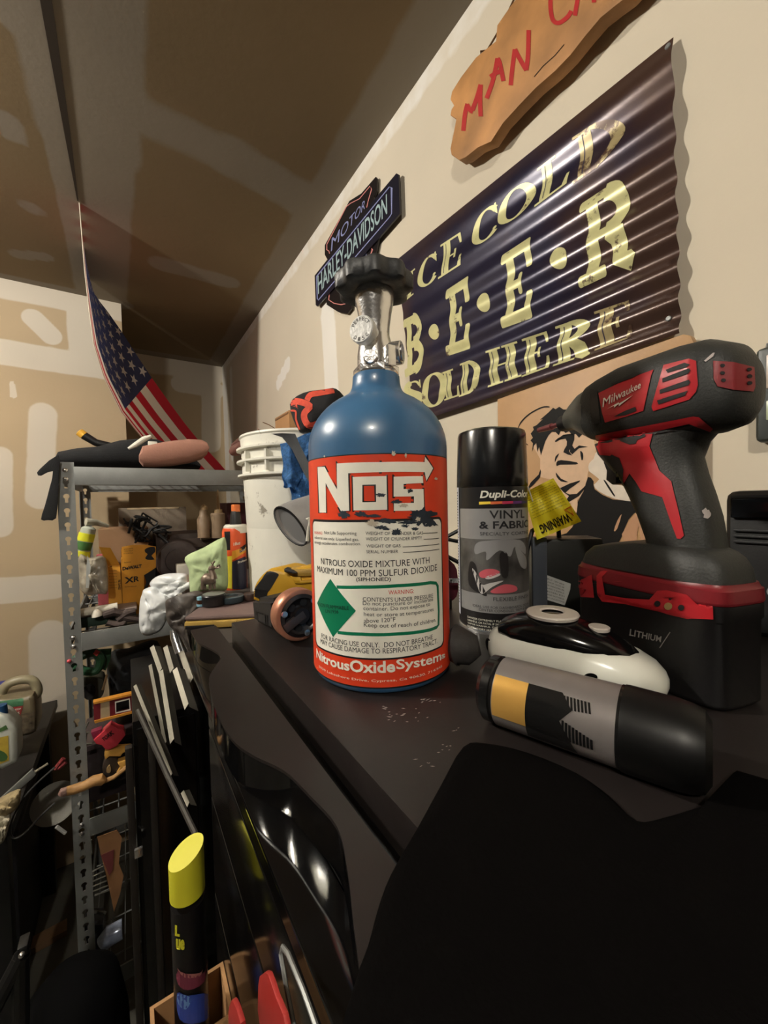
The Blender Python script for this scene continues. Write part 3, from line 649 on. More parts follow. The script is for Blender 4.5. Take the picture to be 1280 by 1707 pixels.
# ================================================================== CORRUGATED TIN SIGN
def on_wall(x, y, off): return P(x, y, x=WX-off)
SO = .012
sTL, sTR, sBL, sBR = [P(*q, x=WX-SO) for q in ((662, 432), (1120, 58), (690, 706), (1134, 556))]
sw = bil((sBL, sBR, sTR, sTL))
def corr(v, u):
    return .0042*(.22+.78*u)*sin((10.2*v-2.6*v*v)*2*pi+.6)
def signpt(u, v, off=0):
    p = sw(u, v); return Vector((p.x-corr(v, u)-off, p.y, p.z))
def sign_uv(x, y):
    p = P(x, y, x=WX-SO); u = v = .5
    for _ in range(20):
        l = sTL.y+(sBL.y-sTL.y)*(1-v); r = sTR.y+(sBR.y-sTR.y)*(1-v); u = (p.y-l)/(r-l)
        t = sTL.z+(sTR.z-sTL.z)*u; b = sBL.z+(sBR.z-sBL.z)*u; v = (p.z-b)/(t-b)
    return u, v
beer = thing('metal_sign', 'corrugated dark blue metal beer sign with cream lettering on the wall', 'sign', (WX, (sTL.y+sBR.y)/2, sBL.z))
t = NB(); g = []
NU, NV = 40, 190
for j in range(NV+1): g.append([t.verts.new(signpt(i/NU, j/NV)) for i in range(NU+1)])
for j in range(NV):
    for i in range(NU): t.faces.new((g[j][i], g[j+1][i], g[j+1][i+1], g[j][i+1]))
bmesh.ops.solidify(t, geom=t.faces[:], thickness=.0008)
m = bpy.data.materials.new('sign_navy'); m.use_nodes = True; nt = m.node_tree; b = nt.nodes['Principled BSDF']; N = nt.nodes.new; L = nt.links.new
b.inputs['Roughness'].default_value = .32; b.inputs['Metallic'].default_value = .35; b.inputs['Coat Weight'].default_value = 1.0; b.inputs['Coat Roughness'].default_value = .24
tc = N('ShaderNodeTexCoord'); n = N('ShaderNodeTexNoise'); n.inputs['Scale'].default_value = 9; n.inputs['Detail'].default_value = 6; L(tc.outputs['Object'], n.inputs['Vector'])
at = N('ShaderNodeAttribute'); at.attribute_name = 'rust'; ad = N('ShaderNodeMath'); ad.operation = 'MULTIPLY_ADD'; L(n.outputs['Fac'], ad.inputs[0]); ad.inputs[1].default_value = 1.0; L(at.outputs['Fac'], ad.inputs[2])
r = N('ShaderNodeValToRGB'); e = r.color_ramp.elements; e[0].position = .55; e[0].color = (*C8(58, 55, 84), 1); e[1].position = 1.1; e[1].color = (*C8(104, 78, 68), 1)
e2 = e.new(.8); e2.color = (*C8(82, 64, 76), 1); L(ad.outputs[0], r.inputs[0]); L(r.outputs[0], b.inputs['Base Color'])
so = obj('corrugated_sheet', t, m, beer, smooth=60)
at = so.data.attributes.new('rust', 'FLOAT', 'POINT')
vals = []
for v in so.data.vertices:
    y = v.co.y+beer.location.y; u = (sTL.y-y)/(sTL.y-sTR.y); zc = v.co.z+beer.location.z; vv = (zc-sBL.z)/(sTL.z-sBL.z)
    e_ = min(u, vv, 1-vv); vals.append(max(0, .16-e_)*2.2+max(0, u-.62)*1.2+(.1 if u > .8 else 0))
at.data.foreach_set('value', vals)
def lift(o):
    n = [0]
    def A(*q):
        for z in q:
            n[0] += 1
            for v in z.verts: v.co.z = n[0]*.00003
            merge(o, z)
    return A
# glyphs drawn as serif outlines: list of strokes in a unit box
def G(ch, hv, th):
    """hv: heavy stroke width, th: thin stroke width (in units of the box height=1); returns flat bmesh in [0,w]x[0,1] and width"""
    o = NB(); A = lift(o)
    R_ = lambda x0, y0, x1, y1: shape([[(x0, y0), (x1, y0), (x1, y1), (x0, y1)]])
    def arc(cx, cy, rx, ry, a0, a1, w0, w1, n=18):
        pts = [(cx+rx*cos(a0+(a1-a0)*i/(n-1)), cy+ry*sin(a0+(a1-a0)*i/(n-1))) for i in range(n)]
        ws = [th+(hv-th)*abs(cos(a0+(a1-a0)*i/(n-1)))**1.3 if w0 is None else w0+(w1-w0)*i/(n-1) for i in range(n)]
        return ribbon(pts, ws)
    W = .62; s = .09
    def ser(x0, x1, y, up): return R_(x0, y, x1, y+th) if up else R_(x0, y-th, x1, y)
    stem = lambda x: (A(R_(x, 0, x+hv, 1), R_(x-s, 0, x+hv+s, th), R_(x-s, 1-th, x+hv+s, 1)))
    if ch == 'I': stem(s); W = hv+2*s
    elif ch == 'L':
        stem(s); A(R_(s, 0, .58, th), shape([[(.50, 0), (.60, 0), (.62, .34), (.57, .34)]])); W = .62
    elif ch == 'E':
        stem(s); A(R_(s, 0, .58, th), shape([[(.50, 0), (.60, 0), (.63, .32), (.58, .32)]]), R_(s, 1-th, .56, 1), shape([[(.50, 1), (.59, 1), (.60, .72), (.55, .72)]]), R_(s, .5-th/2, .42, .5+th/2), R_(.40, .36, .40+th, .64)); W = .64
    elif ch == 'H':
        stem(s); stem(s+.46); A(R_(s, .5-th/2, s+.5, .5+th/2)); W = .46+hv+2*s
    elif ch in 'DBRP':
        stem(s)
        if ch == 'D': A(arc(s+hv*.6, .5, .44, .5-th/2, -pi/2, pi/2, None, 0)); W = .72
        else:
            A(arc(s+hv*.6, .74, .34, .26-th/2, -pi/2, pi/2, None, 0), )
            if ch == 'B': A(arc(s+hv*.6, .25, .40, .25-th/2, -pi/2, pi/2, None, 0)); W = .66
            if ch == 'R': A(ribbon([(s+hv, .48), (.40, .44), (.50, .30), (.54, .10), (.62, .02), (.70, .03)], [th, hv*.8, hv, hv, hv*.7, th])); W = .72
    elif ch == 'O': A(arc(.38, .5, .33, .5-th/2, 0, 2*pi, None, 0, 40)); W = .76
    elif ch == 'C':
        A(arc(.38, .5, .33, .5-th/2, .75, 2*pi-.75, None, 0, 34), shape([[(.60, .98), (.65, .98), (.65, .66), (.58, .76)]]), ell_(.60, .25, .05)); W = .70
    elif ch == 'S':
        A(ribbon(smoothpts([(.50, .76), (.42, .93), (.28, .97), (.13, .88), (.12, .70), (.28, .55), (.44, .40), (.46, .18), (.32, .03), (.16, .06), (.08, .24)], 5, False), [th*1.2]*12+[hv*.9]*26+[th*1.3]*13), R_(.49, .68, .53, .98), R_(.06, .02, .10, .32)); W = .58
    return o, W
def ell_(cx, cy, r): return shape([ell(cx, cy, r, r, 14)])
def slabG(ch):
    """fat rounded slab letters"""
    o = NB(); A = lift(o); R_ = lambda x0, y0, x1, y1, r=.04: shape([rrect(x0, y0, x1, y1, r)])
    if ch == 'E': A(R_(.14, 0, .36, 1), R_(0, 0, .82, .15), R_(.66, 0, .82, .36), R_(0, .85, .82, 1), R_(.66, .66, .82, 1), R_(.2, .44, .56, .56), R_(.48, .36, .58, .64))
    elif ch == 'B': A(R_(.14, 0, .36, 1), R_(0, 0, .5, .14), R_(0, .86, .5, 1), R_(.2, .44, .5, .56), ribbon(ell(.46, .73, .25, .205, 14, -pi/2, pi/2), .20), ribbon(ell(.46, .27, .29, .205, 14, -pi/2, pi/2), .20))
    elif ch == 'R': A(R_(.14, 0, .36, 1), R_(0, 0, .48, .13), R_(0, .87, .5, 1), R_(.2, .44, .5, .56), ribbon(ell(.48, .72, .28, .215, 14, -pi/2, pi/2), .22), ribbon([(.50, .48), (.66, .40), (.70, .12), (.82, .05), (.90, .12)], [.16, .22, .22, .18, .10]))
    return o, .86
creamink = mat('sign_cream', C8(206, 202, 148), .36, .2, var=.08, vscale=30, col2=C8(92, 74, 60), c2thr=.60, c2scale=38)
creamworn = mat('sign_cream_worn', C8(176, 160, 118), .36, .2, var=.15, vscale=40, col2=C8(84, 62, 50), c2thr=.52, c2scale=30)
def sput(t, q0, q1, h0, h1, W, name='letter', m=creamink, inline=None):
    """letter box given by baseline corners and top corners in photo px: q0 bottom-left, q1 bottom-right, h1 top-right, h0 top-left"""
    uv = [sign_uv(*q) for q in (q0, q1, h0, h1)]
    def f(x, y):
        x /= W; a = [uv[i] for i in range(4)]
        U = a[0][0]*(1-x)*(1-y)+a[1][0]*x*(1-y)+a[2][0]*x*y+a[3][0]*(1-x)*y; V_ = a[0][1]*(1-x)*(1-y)+a[1][1]*x*(1-y)+a[2][1]*x*y+a[3][1]*(1-x)*y
        return signpt(U, V_, .0006)
    gridcut(t, (.1, .028)); return obj(name, warp(t, f), m, beer, smooth=60)
lt_ = [  # letter, bottom-left, bottom-right, top-right, top-left
 ('I', (673, 505), (690, 491), (692, 447), (677, 459)), ('C', (697, 486), (730, 466), (729, 416), (699, 440)), ('E', (731, 466), (771, 440), (771, 385), (735, 409)),
 ('C', (787, 418), (832, 388), (831, 334), (790, 366)), ('O', (830, 385), (888, 347), (888, 293), (833, 334)), ('L', (893, 347), (949, 306), (948, 244), (897, 283)), ('D', (956, 309), (1040, 252), (1034, 180), (956, 232)),
 ('S', (674, 684), (706, 674), (704, 631), (674, 640)), ('O', (706, 683), (742, 672), (742, 616), (706, 628)), ('L', (740, 668), (766, 659), (766, 611), (736, 622)), ('D', (764, 662), (798, 650), (797, 596), (768, 607)),
 ('H', (812, 646), (868, 627), (863, 569), (811, 586)), ('E', (869, 629), (917, 611), (915, 551), (871, 566)), ('R', (921, 611), (985, 590), (985, 524), (926, 545)), ('E', (990, 585), (1055, 560), (1052, 498), (990, 520))]
for i, (c, a, b_, c_, d_) in enumerate(lt_):
    hv = .24 if i >= 7 else .20; gl, W = G(c, hv, .055)
    sput(gl, a, b_, c_, d_, W, 'letter', creamworn if i in (6, 14) else creamink)
# the fine dark line inside each heavy stroke of the two serif rows
inl = NB()
for i, (c, a, b_, c_, d_) in enumerate(lt_):
    if c in 'ILEHDRB':
        hv = .24 if i >= 7 else .20; W = G(c, hv, .055)[1]
        for xx in ([.09] if c != 'H' else [.09, .55]):
            tt = shape([[((xx+hv*.32)/W, .07), ((xx+hv*.40)/W, .07), ((xx+hv*.40)/W, .93), ((xx+hv*.32)/W, .93)]], (1, .03)); uv = [sign_uv(*q) for q in (a, b_, c_, d_)]
            def f(x, y, a=uv):
                U = a[0][0]*(1-x)*(1-y)+a[1][0]*x*(1-y)+a[2][0]*x*y+a[3][0]*(1-x)*y; V_ = a[0][1]*(1-x)*(1-y)+a[1][1]*x*(1-y)+a[2][1]*x*y+a[3][1]*(1-x)*y
                return signpt(U, V_, .0009)
            merge(inl, warp(tt, f))
obj('inline_stripe', inl, inkmat('navy_ink', C8(46, 42, 66)), beer, smooth=0)
for c, a, b_, c_, d_ in (('B', (675, 630), (708, 612), (703, 518), (673, 534)), ('E', (744, 594), (785, 580), (783, 458), (744, 484)), ('E', (836, 548), (889, 528), (888, 392), (837, 426)), ('R', (966, 482), (1054, 440), (1045, 288), (968, 340))):
    gl, W = slabG(c); sput(gl, a, b_, c_, d_, W, 'letter')
for cx, cy, rx, ry in ((724, 553, 8.5, 13), (807, 504, 11, 16), (932, 430, 15, 19)):
    def f(x, y): u, v = sign_uv(x, y); return signpt(u, v, .0006)
    obj('dot', warp(shape([ell(cx, cy, rx, ry, 28)], (8, 3)), f), creamink, beer, smooth=60)
for x, y in ((1112, 76), (1112, 530)):
    u, v = sign_uv(x, y); p = signpt(u, v); obj('nail', cyl(NB(), p+V3((.001, 0, 0)), p-V3((.002, 0, 0)), .003, bev=.0008), steel, beer)

# ================================================================== WOODEN CARVED SIGN
woodm = mat('sign_wood', C8(176, 126, 74), .6, var=.32, vscale=12, bump=.15, bscale=80)
mc = thing('wooden_sign', 'irregular carved wooden plank sign with red painted letters hanging above the metal sign', 'sign', tuple(P(830, 150, x=WX-.03)))
mo = [(793, 95), (826, 68), (828, 42), (850, 10), (872, -18), (905, -60), (960, -105), (1010, -170), (1090, -215), (1175, -225), (1160, -195), (1172, -175), (1150, -130), (1110, -80), (1075, -38), (1048, -8), (1022, 12), (1000, 30), (975, 60), (950, 92), (925, 118), (893, 146), (868, 172), (838, 205), (818, 236), (796, 246), (776, 262), (765, 267), (752, 258), (750, 248), (757, 214), (760, 198), (750, 192), (752, 182), (756, 176), (750, 166), (753, 152), (768, 128)]
obj('plank', slab(mo, .020, bev=.0025, x=WX-.034), woodm, mc, smooth=50)
redp = mat('sign_red', C8(172, 34, 34), .5, var=.1, vscale=60)
def wr(pts, wds): return warp(gridcut(ribbon(pts, wds), None), lambda x, y: P(x, y, x=WX-.0346))
for nm, st in (('M', [[(772, 218), (775, 190), (779, 173)], [(778, 174), (784, 184), (788, 186)], [(787, 184), (795, 162), (801, 141)], [(801, 141), (800, 165), (801, 194)]]),
               ('A', [[(811, 164), (822, 132), (829, 97)], [(829, 97), (833, 106), (839, 135)], [(817, 128), (826, 122), (836, 118)]]),
               ('N', [[(851, 142), (854, 112), (858, 82)], [(858, 82), (866, 98), (877, 117)], [(877, 117), (880, 90), (881, 50)]]),
               ('C', [[(950, -62), (938, -58), (926, -34), (918, -6), (918, 18), (922, 34), (932, 38), (946, 28), (952, 18)]]),
               ('A', [[(958, 26), (968, -30), (982, -88)], [(982, -88), (986, -50), (990, 4)], [(966, -26), (976, -34), (988, -42)]]),
               ('V', [[(1008, -112), (1012, -70), (1020, -26)], [(1020, -26), (1034, -80), (1046, -140)]]),
               ('E', [[(1066, -150), (1062, -110), (1060, -62)], [(1066, -150), (1084, -160), (1100, -172)], [(1063, -108), (1078, -116), (1092, -126)], [(1060, -62), (1076, -72), (1094, -86)]])):
    b = NB()
    for k_, s_ in enumerate(st):
        rb_ = ribbon(smoothpts(s_, 4, False), 7.2)
        for v in rb_.verts: v.co.z = k_*.00012
        merge(b, warp(rb_, lambda x, y: P(x, y, x=WX-.0346)))
    obj('painted_letter', b, redp, mc, smooth=0)
obj('crack', wr([(890, 128), (905, 110), (925, 92), (940, 74)], 1.2), gapm, mc, smooth=0)
hk = P(803, 92, x=WX-.028)
tube_b = tube(NB(), [P(803, 96, x=WX-.026), P(801, 86, x=WX-.022), P(812, 84, x=WX-.02), P(838, 40, x=WX-.01), P(856, 0, x=WX-.006), P(880, -40, x=WX-.004)], .0016)
obj('hanging_cord', tube_b, mat('cord_brown', C8(92, 62, 32), .8), mc)

# ================================================================== SHIELD EMBLEM SIGN
hs = thing('emblem_sign', 'black bar and shield emblem sign with neon-look lettering behind the bottle knob', 'sign', tuple(P(590, 420, x=WX-.01)))
def c4(x, y): return (520+x/6.825, 280+y/6.825)
hb_ = mat('emblem_black', C8(26, 22, 24), .3)
sh_o = [c4(*p) for p in ((145, 880), (155, 860), (400, 420), (425, 375), (560, 290), (725, 100), (740, 120), (735, 260), (705, 330), (700, 380), (640, 720), (760, 800), (750, 850), (720, 1000), (735, 1100), (600, 1300), (460, 1500), (450, 1600), (400, 1660), (300, 1640), (165, 1555), (170, 1460), (200, 1350), (180, 1050), (145, 985))]
obj('shield', slab(sh_o, .004, x=WX-.010), hb_, hs, smooth=0)
bar_o = [c4(*p) for p in ((30, 1225), (700, 370), (960, 60), (985, 75), (998, 520), (745, 815), (60, 1575), (42, 1560))]
obj('name_bar', slab(bar_o, .004, x=WX-.0145), inkmat('emblem_navy', C8(24, 24, 38), .3), hs, smooth=0)
def hrib(pts, w, m, name, off, closed=False):
    return obj(name, warp(ribbon([c4(*p) for p in pts], w, closed), lambda x, y: P(x, y, x=WX-off)), m, hs, smooth=0)
pinkn = inkmat('neon_pink', C8(206, 132, 126)); bluen = inkmat('neon_blue', C8(134, 140, 184)); cyann = inkmat('neon_pale', C8(158, 182, 184))
hrib([(200, 975), (192, 945), (168, 930), (168, 870), (390, 440), (440, 400), (540, 350), (660, 205), (678, 240), (640, 370), (622, 450)], 1.3, pinkn, 'neon_line', .0106)
hrib([(200, 1400), (190, 1500), (250, 1540), (330, 1555), (380, 1545)], 1.5, pinkn, 'neon_line', .0106)
hrib([(655, 870), (660, 895), (688, 930), (665, 985), (655, 1020)], 1.5, pinkn, 'neon_line', .0106)
hrib([(52, 1235), (880, 215), (905, 225), (905, 520), (880, 560), (70, 1505), (60, 1490)], 1.5, bluen, 'neon_frame', .0151, True)
def htext(s, q, m, off, b=0, name='lettering'):
    fm_ = homog([c4(*p) for p in q]); return obj(name, warp(text(s, b), lambda u, v: P(*fm_(u, v), x=WX-off)), m, hs, smooth=0)
htext('HARLEY-DAVIDSON', [(70, 1440), (855, 520), (850, 290), (62, 1230)], cyann, .0151, .012)
htext('MOTOR', [(215, 955), (600, 460), (612, 345), (225, 800)], bluen, .0106, 0)
htext('CYCLES', [(330, 1250), (620, 1010), (622, 900), (340, 1140)], bluen, .0106, 0)

# ================================================================== WOOD PLAQUE WITH STENCIL PORTRAIT
PX_ = .530
plq = thing('wooden_plaque', 'light wooden board with a black stencil portrait leaning against the wall behind the drill', 'plaque', (PX_, .3, T))
yl, yr = P(829, 690, x=PX_).y, P(1156, 580, x=PX_).y; ztp = P(1150, 553, x=PX_).z
zbl = P(829, 655, x=PX_).z
out3 = [V3((PX_, yl, T+.0005)), V3((PX_, yr, T+.0005)), V3((PX_, yr, ztp-.012)), V3((PX_, yr+.003, ztp-.004)), V3((PX_, yr+.010, ztp)), V3((PX_, yl, min(zbl, sBL.z-.002)))]
board = obj('board', extr(out3, (.014, 0, 0), bev=.002), mat('plaque_wood', C8(184, 144, 100), .5, var=.14, vscale=9, bump=.06), plq, smooth=50)
def pk_(name, pts, m, off=.0004, sm=2): return obj(name, poly_on(plane_map('x', PX_, -off), smoothpts([(860+x/5.333, 660+y/5.333) for x, y in pts], sm)), m, plq, smooth=0)
sten = mat('stencil_black', C8(13, 10, 9), .6, spec=.2); skin = mat('stencil_pale', C8(206, 172, 140), .6, var=.06, vscale=80); cream = mat('stencil_cream', C8(214, 202, 186), .6, var=.06, vscale=80)
pk_('pale_area', [(290, 330), (520, 320), (690, 390), (700, 560), (640, 680), (620, 800), (520, 960), (420, 900), (300, 740), (215, 720), (215, 560), (150, 450), (190, 400)], skin)
pk_('black_area', [(130, 335), (158, 300), (150, 275), (205, 248), (180, 262), (240, 205), (212, 212), (285, 150), (330, 105), (352, 118), (385, 96), (420, 120), (470, 122), (560, 190), (600, 330), (560, 372), (530, 338), (500, 350), (470, 312), (440, 330), (405, 298), (380, 350), (352, 322), (320, 318), (290, 350), (262, 400), (240, 470), (222, 530), (205, 455), (190, 500), (180, 420), (160, 440), (142, 500), (150, 420), (128, 395), (150, 372)], sten, .0007, 1)
pk_('black_area', [(345, 400), (420, 350), (520, 345), (500, 440), (470, 490), (500, 530), (420, 500), (450, 440), (440, 380)], sten, .0007)
pk_('black_area', [(360, 590), (400, 570), (540, 590), (530, 610), (390, 612), (362, 626)], sten, .0007)
pk_('black_area', [(355, 680), (400, 735), (465, 765), (400, 760), (362, 720)], sten, .0007)
pk_('black_area', [(345, 590), (350, 540), (385, 510), (360, 560)], sten, .0007)
pk_('black_area', [(570, 490), (595, 510), (596, 560), (582, 570)], sten, .0007)
pk_('black_area', [(215, 650), (215, 720), (110, 830), (130, 770), (200, 700)], sten, .0007)
pk_('black_area', [(390, 820), (570, 750), (530, 790), (440, 860), (540, 870), (640, 770), (560, 890), (420, 960), (470, 890)], sten, .0007)
pk_('black_area', [(640, 720), (690, 760), (700, 830), (860, 920), (1080, 935), (1400, 980), (1500, 1300), (1500, 1560), (1160, 1560), (1250, 1440), (1150, 1080), (1090, 1020), (1000, 1100), (940, 1250), (870, 1390), (850, 1500), (700, 1560), (150, 1560), (250, 1300), (450, 1220), (530, 1100), (545, 950), (600, 850)], sten, .0006)
pk_('pale_area', [(650, 600), (690, 560), (735, 480), (870, 640), (870, 780), (960, 800), (1105, 935), (1060, 940), (880, 915), (740, 850), (690, 790), (740, 740), (650, 670)], cream, .0007)
pk_('black_area', [(780, 755), (800, 760), (880, 885), (860, 880)], sten, .0009)
pk_('pale_area', [(1090, 1022), (1150, 1080), (1200, 1200), (1255, 1430), (1200, 1510), (1130, 1510), (1100, 1200), (1080, 1190), (1050, 1480), (1000, 1510), (1010, 1400), (960, 1340), (990, 1320), (940, 1230)], mat('stencil_tan', C8(176, 132, 98), .6), .0009)
pk_('pale_area', [(940, 1050), (900, 1110), (870, 1200), (900, 1180)], MATS['stencil_tan'], .0009)
pk_('pale_area', [(780, 1390), (830, 1380), (820, 1500), (720, 1510)], MATS['stencil_tan'], .0009)
pk_('pale_area', [(900, 1380), (960, 1350), (965, 1470), (880, 1505)], MATS['stencil_tan'], .0009)
pk_('pale_area', [(480, 975), (545, 905), (540, 1030), (520, 1040)], skin, .0009)
pk_('black_area', [(300, 330), (345, 400), (420, 345), (500, 335), (520, 350), (430, 366), (352, 412)], sten, .0007, 1)
pk_('black_area', [(480, 455), (500, 440), (520, 470), (560, 440), (640, 452), (560, 465), (520, 500), (500, 520), (478, 498)], sten, .0007, 1)
obj('painted_curve', warp(ribbon([(860+x/5.333, 660+y/5.333) for x, y in smoothpts([(300, 98), (230, 102), (120, 160), (40, 240), (12, 320), (30, 370), (105, 437)], 4, False)], [.9]+[2.2]*12+[1.2]*12), plane_map('x', PX_, -.0005)), sten, plq, smooth=0)

# ================================================================== YELLOW WARNING TAG, CHARGER
chg = thing('black_charger', 'small black plastic charger with a grey spec label beside the upright can', 'charger', (.40, .30, T))
qa = Fv*.405+Rv*.165; qa = V3((qa.x, qa.y, T)); ch_d = (Rv*.97-Fv*.10); ch_d.z = 0; ch_d.normalize(); ch_n = V3((ch_d.y, -ch_d.x, 0)); ch_n = ch_n if ch_n.dot(-qa) > 0 else -ch_n
Mc = frame(qa, ch_d, None, (0, 0, 1)) if False else Matrix((ch_d, -ch_n, V3((0, 0, 1)))).transposed().to_4x4(); Mc.translation = qa
cb = obj('case', box(NB(), (-.008, 0, .0005), (.060, .035, .082), .004, M=Mc), mat('charger_black', C8(28, 29, 27), .4), chg)
cb2 = obj('corner_post', box(NB(), (-.012, -.004, .0005), (.003, .006, .084), .002, M=Mc), mat('charger_edge', C8(64, 68, 76), .3), chg)
def chp(x, z, off=.0005): return Mc@V3((x, -off, z))
bc = bvh_of(cb)
q = [(904, 956), (951, 973), (950, 983), (941, 1009), (906, 998)]
sp = obj('spec_label', poly_on(surf(bc, .0004), q), mat('spec_grey', C8(168, 168, 164), .5), chg, smooth=0)
f5 = surf(bc, .0007); tt = NB()
for i in range(7):
    fm_ = homog([(908+i*.2, 964.5+i*5.2), (940, 975.5+i*4.9), (940, 973.3+i*4.9), (908, 962+i*5.2)])
    merge(tt, warp(text(['INPUT 120V 60Hz', 'OUTPUT 12V DC 2A', 'FOR INDOOR USE', 'CLASS 2 SUPPLY', 'LISTED E21', 'MADE IN CHINA', 'DRY LOCATIONS'][i], .0), lambda u, v: f5(*fm_(u, v))))
obj('lettering', tt, ink, sp, smooth=0)
obj('cord', tube(NB(), smooth3 if False else [Mc@V3((.02, .012, .081)), Mc@V3((.018, .009, .094)), Mc@V3((.005, .006, .098)), Mc@V3((-.010, .004, .090)), Mc@V3((-.016, .002, .07)), Mc@V3((-.018, .008, .03)), Mc@V3((-.02, .015, .004))], .0025), blackplastic, chg)
tag = thing('warning_tag', 'crumpled yellow paper warning tag hanging behind the upright can', 'tag', tuple(P(915, 850, d=.388)))
yel = mat('tag_yellow', C8(255, 242, 70), .5, var=.05, vscale=60, bump=.1, bscale=70)
tq = homog([(895, 900), (969, 869), (922, 797), (872, 822)])
def tgp(u, v, off=0):
    x, y = tq(u, v); dd = .396-.026*((x-872)/97)+.006*sin(u*4+v*2)+.003*sin(v*9+u*3)+.002*sin(u*17)-off; return P(x, y, d=dd)
t = NB(); g = [[t.verts.new(tgp(i/20, j/20)) for i in range(21)] for j in range(21)]
for j in range(20):
    for i in range(20): t.faces.new((g[j][i], g[j][i+1], g[j+1][i+1], g[j+1][i]))
bmesh.ops.solidify(t, geom=t.faces[:], thickness=.0004)
obj('paper', t, yel, tag, smooth=60)
tt = NB()
rows = ['To reduce the risk of injury, user must read', 'instruction manual before using product. Do', 'not expose to rain. Do not disassemble. Risk', 'of electric shock. Use only listed chargers', 'with this battery. Keep away from children', 'Replace battery only with the same type or', 'equivalent. Dispose of used batteries in a', 'safe manner. Do not crush or incinerate the', 'battery. May cause burns. Store indoors in a', 'dry place. Read all warnings and notices', 'before charging or using this product']
for i, s in enumerate(rows):
    v0 = .34+i*.057
    merge(tt, warp(gridcut(text(s, .0), (.06, 0)), lambda u, v, v0=v0: tgp(.93-u*.86, v0+.026*(1-v), .0009)))
merge(tt, warp(gridcut(text('WARNING', .03), (.06, 0)), lambda u, v: tgp(.86-u*.72, .05+.15*(1-v), .0009)))
obj('lettering', tt, ink, tag, smooth=0)
obj('warning_triangle', warp(ribbon([(.93, .13), (.83, .26), (.98, .27)], .022, True), lambda u, v: tgp(u, v, .0009)), inkmat('tag_orange', C8(220, 120, 30)), tag, smooth=0)
obj('string', tube(NB(), [P(880, 812, d=.39), Mc@V3((-.006, .0, .108)), Mc@V3((-.004, -.002, .10))], .0007), white, tag)

# ================================================================== BLACK CASE AT THE RIGHT, WALL GAUGE
bcase = thing('black_case', 'black plastic carrying case standing against the wall at the right edge', 'case', (.49, .05, T))
cs = obj('case_body', box(NB(), (.452, -.08, T+.0005), (.535, .125, .002), .009, seg=3), blackplastic, bcase)
obj('case_lid', box(NB(), (.448, -.078, -.022), (.4515, .120, -.004), .0015), blackgloss, bcase)
for zz1 in (-.034, -.039, -.044): obj('rib', box(NB(), (.4495, -.06, zz1), (.4519, .118, zz1+.002), .0004), MATS['black_plastic'], bcase)
fm_ = homog([(1253, 993), (1284, 993), (1284, 979), (1253, 979)]); f6 = plane_map('x', .4515, 0)
obj('lettering', warp(text('re (', .02), lambda u, v: f6(*fm_(u, v))), inkmat('grey_print', C8(150, 150, 150)), bcase, smooth=0)
gau = thing('wall_device', 'dark framed wall gauge with pale windows at the right edge', 'gauge', tuple(P(1280, 660, x=WX-.01)))
gy0 = P(1259, 660, x=WX-.016).y; gz1 = P(1262, 582, x=WX-.016).z; gz0 = P(1262, 738, x=WX-.016).z
obj('housing', box(NB(), (WX-.018, gy0-.10, gz0), (WX-.0005, gy0, gz1), .006, seg=3), mat('gauge_dark', C8(50, 56, 54), .4), gau)
obj('dial_window', box(NB(), (WX-.0195, gy0-.085, gz0+.052), (WX-.0172, gy0-.0085, gz1-.009), .001), mat('gauge_pane', C8(178, 160, 150), .3), gau)
obj('lower_window', box(NB(), (WX-.0195, gy0-.085, gz0+.021), (WX-.0172, gy0-.0085, gz0+.040), .001), mat('gauge_green', C8(168, 178, 150), .3), gau)
obj('hanger', tube(NB(), [V3((WX-.008, gy0-.012, gz1-.001)), V3((WX-.006, gy0-.012, gz1+.006)), V3((WX-.004, gy0-.006, gz1+.006)), V3((WX-.003, gy0-.005, gz1-.001))], .001), steel, gau)

# ================================================================== CORDLESS DRILL DRIVER
Kp = Fv*.2150+Rv*.182; Kp = V3((Kp.x, Kp.y, T))
da = (Fv*.952-Rv*.305); da.z = 0; da.normalize(); db = V3((da.y, -da.x, 0)); db = db if db.dot(Rv) > 0 else -db
zv = V3((0, 0, 1)); HB = .028
def tp(s, b, z): return V3((Kp.x, Kp.y, z))+da*s+db*b
def onplane(x, y, b=HB):
    o = Kp+db*b; d = ray(x, y); k_ = db.dot(o)/db.dot(d); h = d*k_; return (h-o).dot(da), h.z
dr = thing('cordless_drill', 'red and black cordless impact driver standing on its battery at the right', 'drill', tuple(tp(.05, .028, T)))
rub = mat('drill_rubber', C8(36, 37, 35), .55, var=.12, vscale=40, bump=.15, bscale=700)
dred = mat('drill_red', C8(168, 30, 38), .36, var=.06, vscale=60)
ddark = mat('drill_black', C8(20, 19, 20), .42)
hst = [(1258, 622, 668, .80), (1250, 592, 690, .84), (1232, 572, 709, .86), (1195, 566, 722, .9), (1150, 577, 727, .9), (1100, 594, 730, .88), (1050, 611, 733, .86), (1012, 631, 735, .84), (996, 641, 734, .82)]
sts = []
for x, yt, yb_, hwf in hst:
    s0, zt_ = onplane(x, yt); s1, zb_ = onplane(x, yb_); hz = (zt_-zb_)/2; sts.append((tp((s0+s1)/2, HB, (zt_+zb_)/2), db*(hz*hwf), zv*hz, 2.5))
hous = obj('motor_housing', loft(NB(), sts, 40), rub, dr, smooth=60)
def axp(x, yc): s_, z_ = onplane(x, yc); return tp(s_, HB, z_)
nose = [(1000, 640, 734), (991, 645, 733), (975, 655, 725), (958, 672, 716), (949, 683, 718)]
c0 = sts[-1][0]; axz = None
ns = []
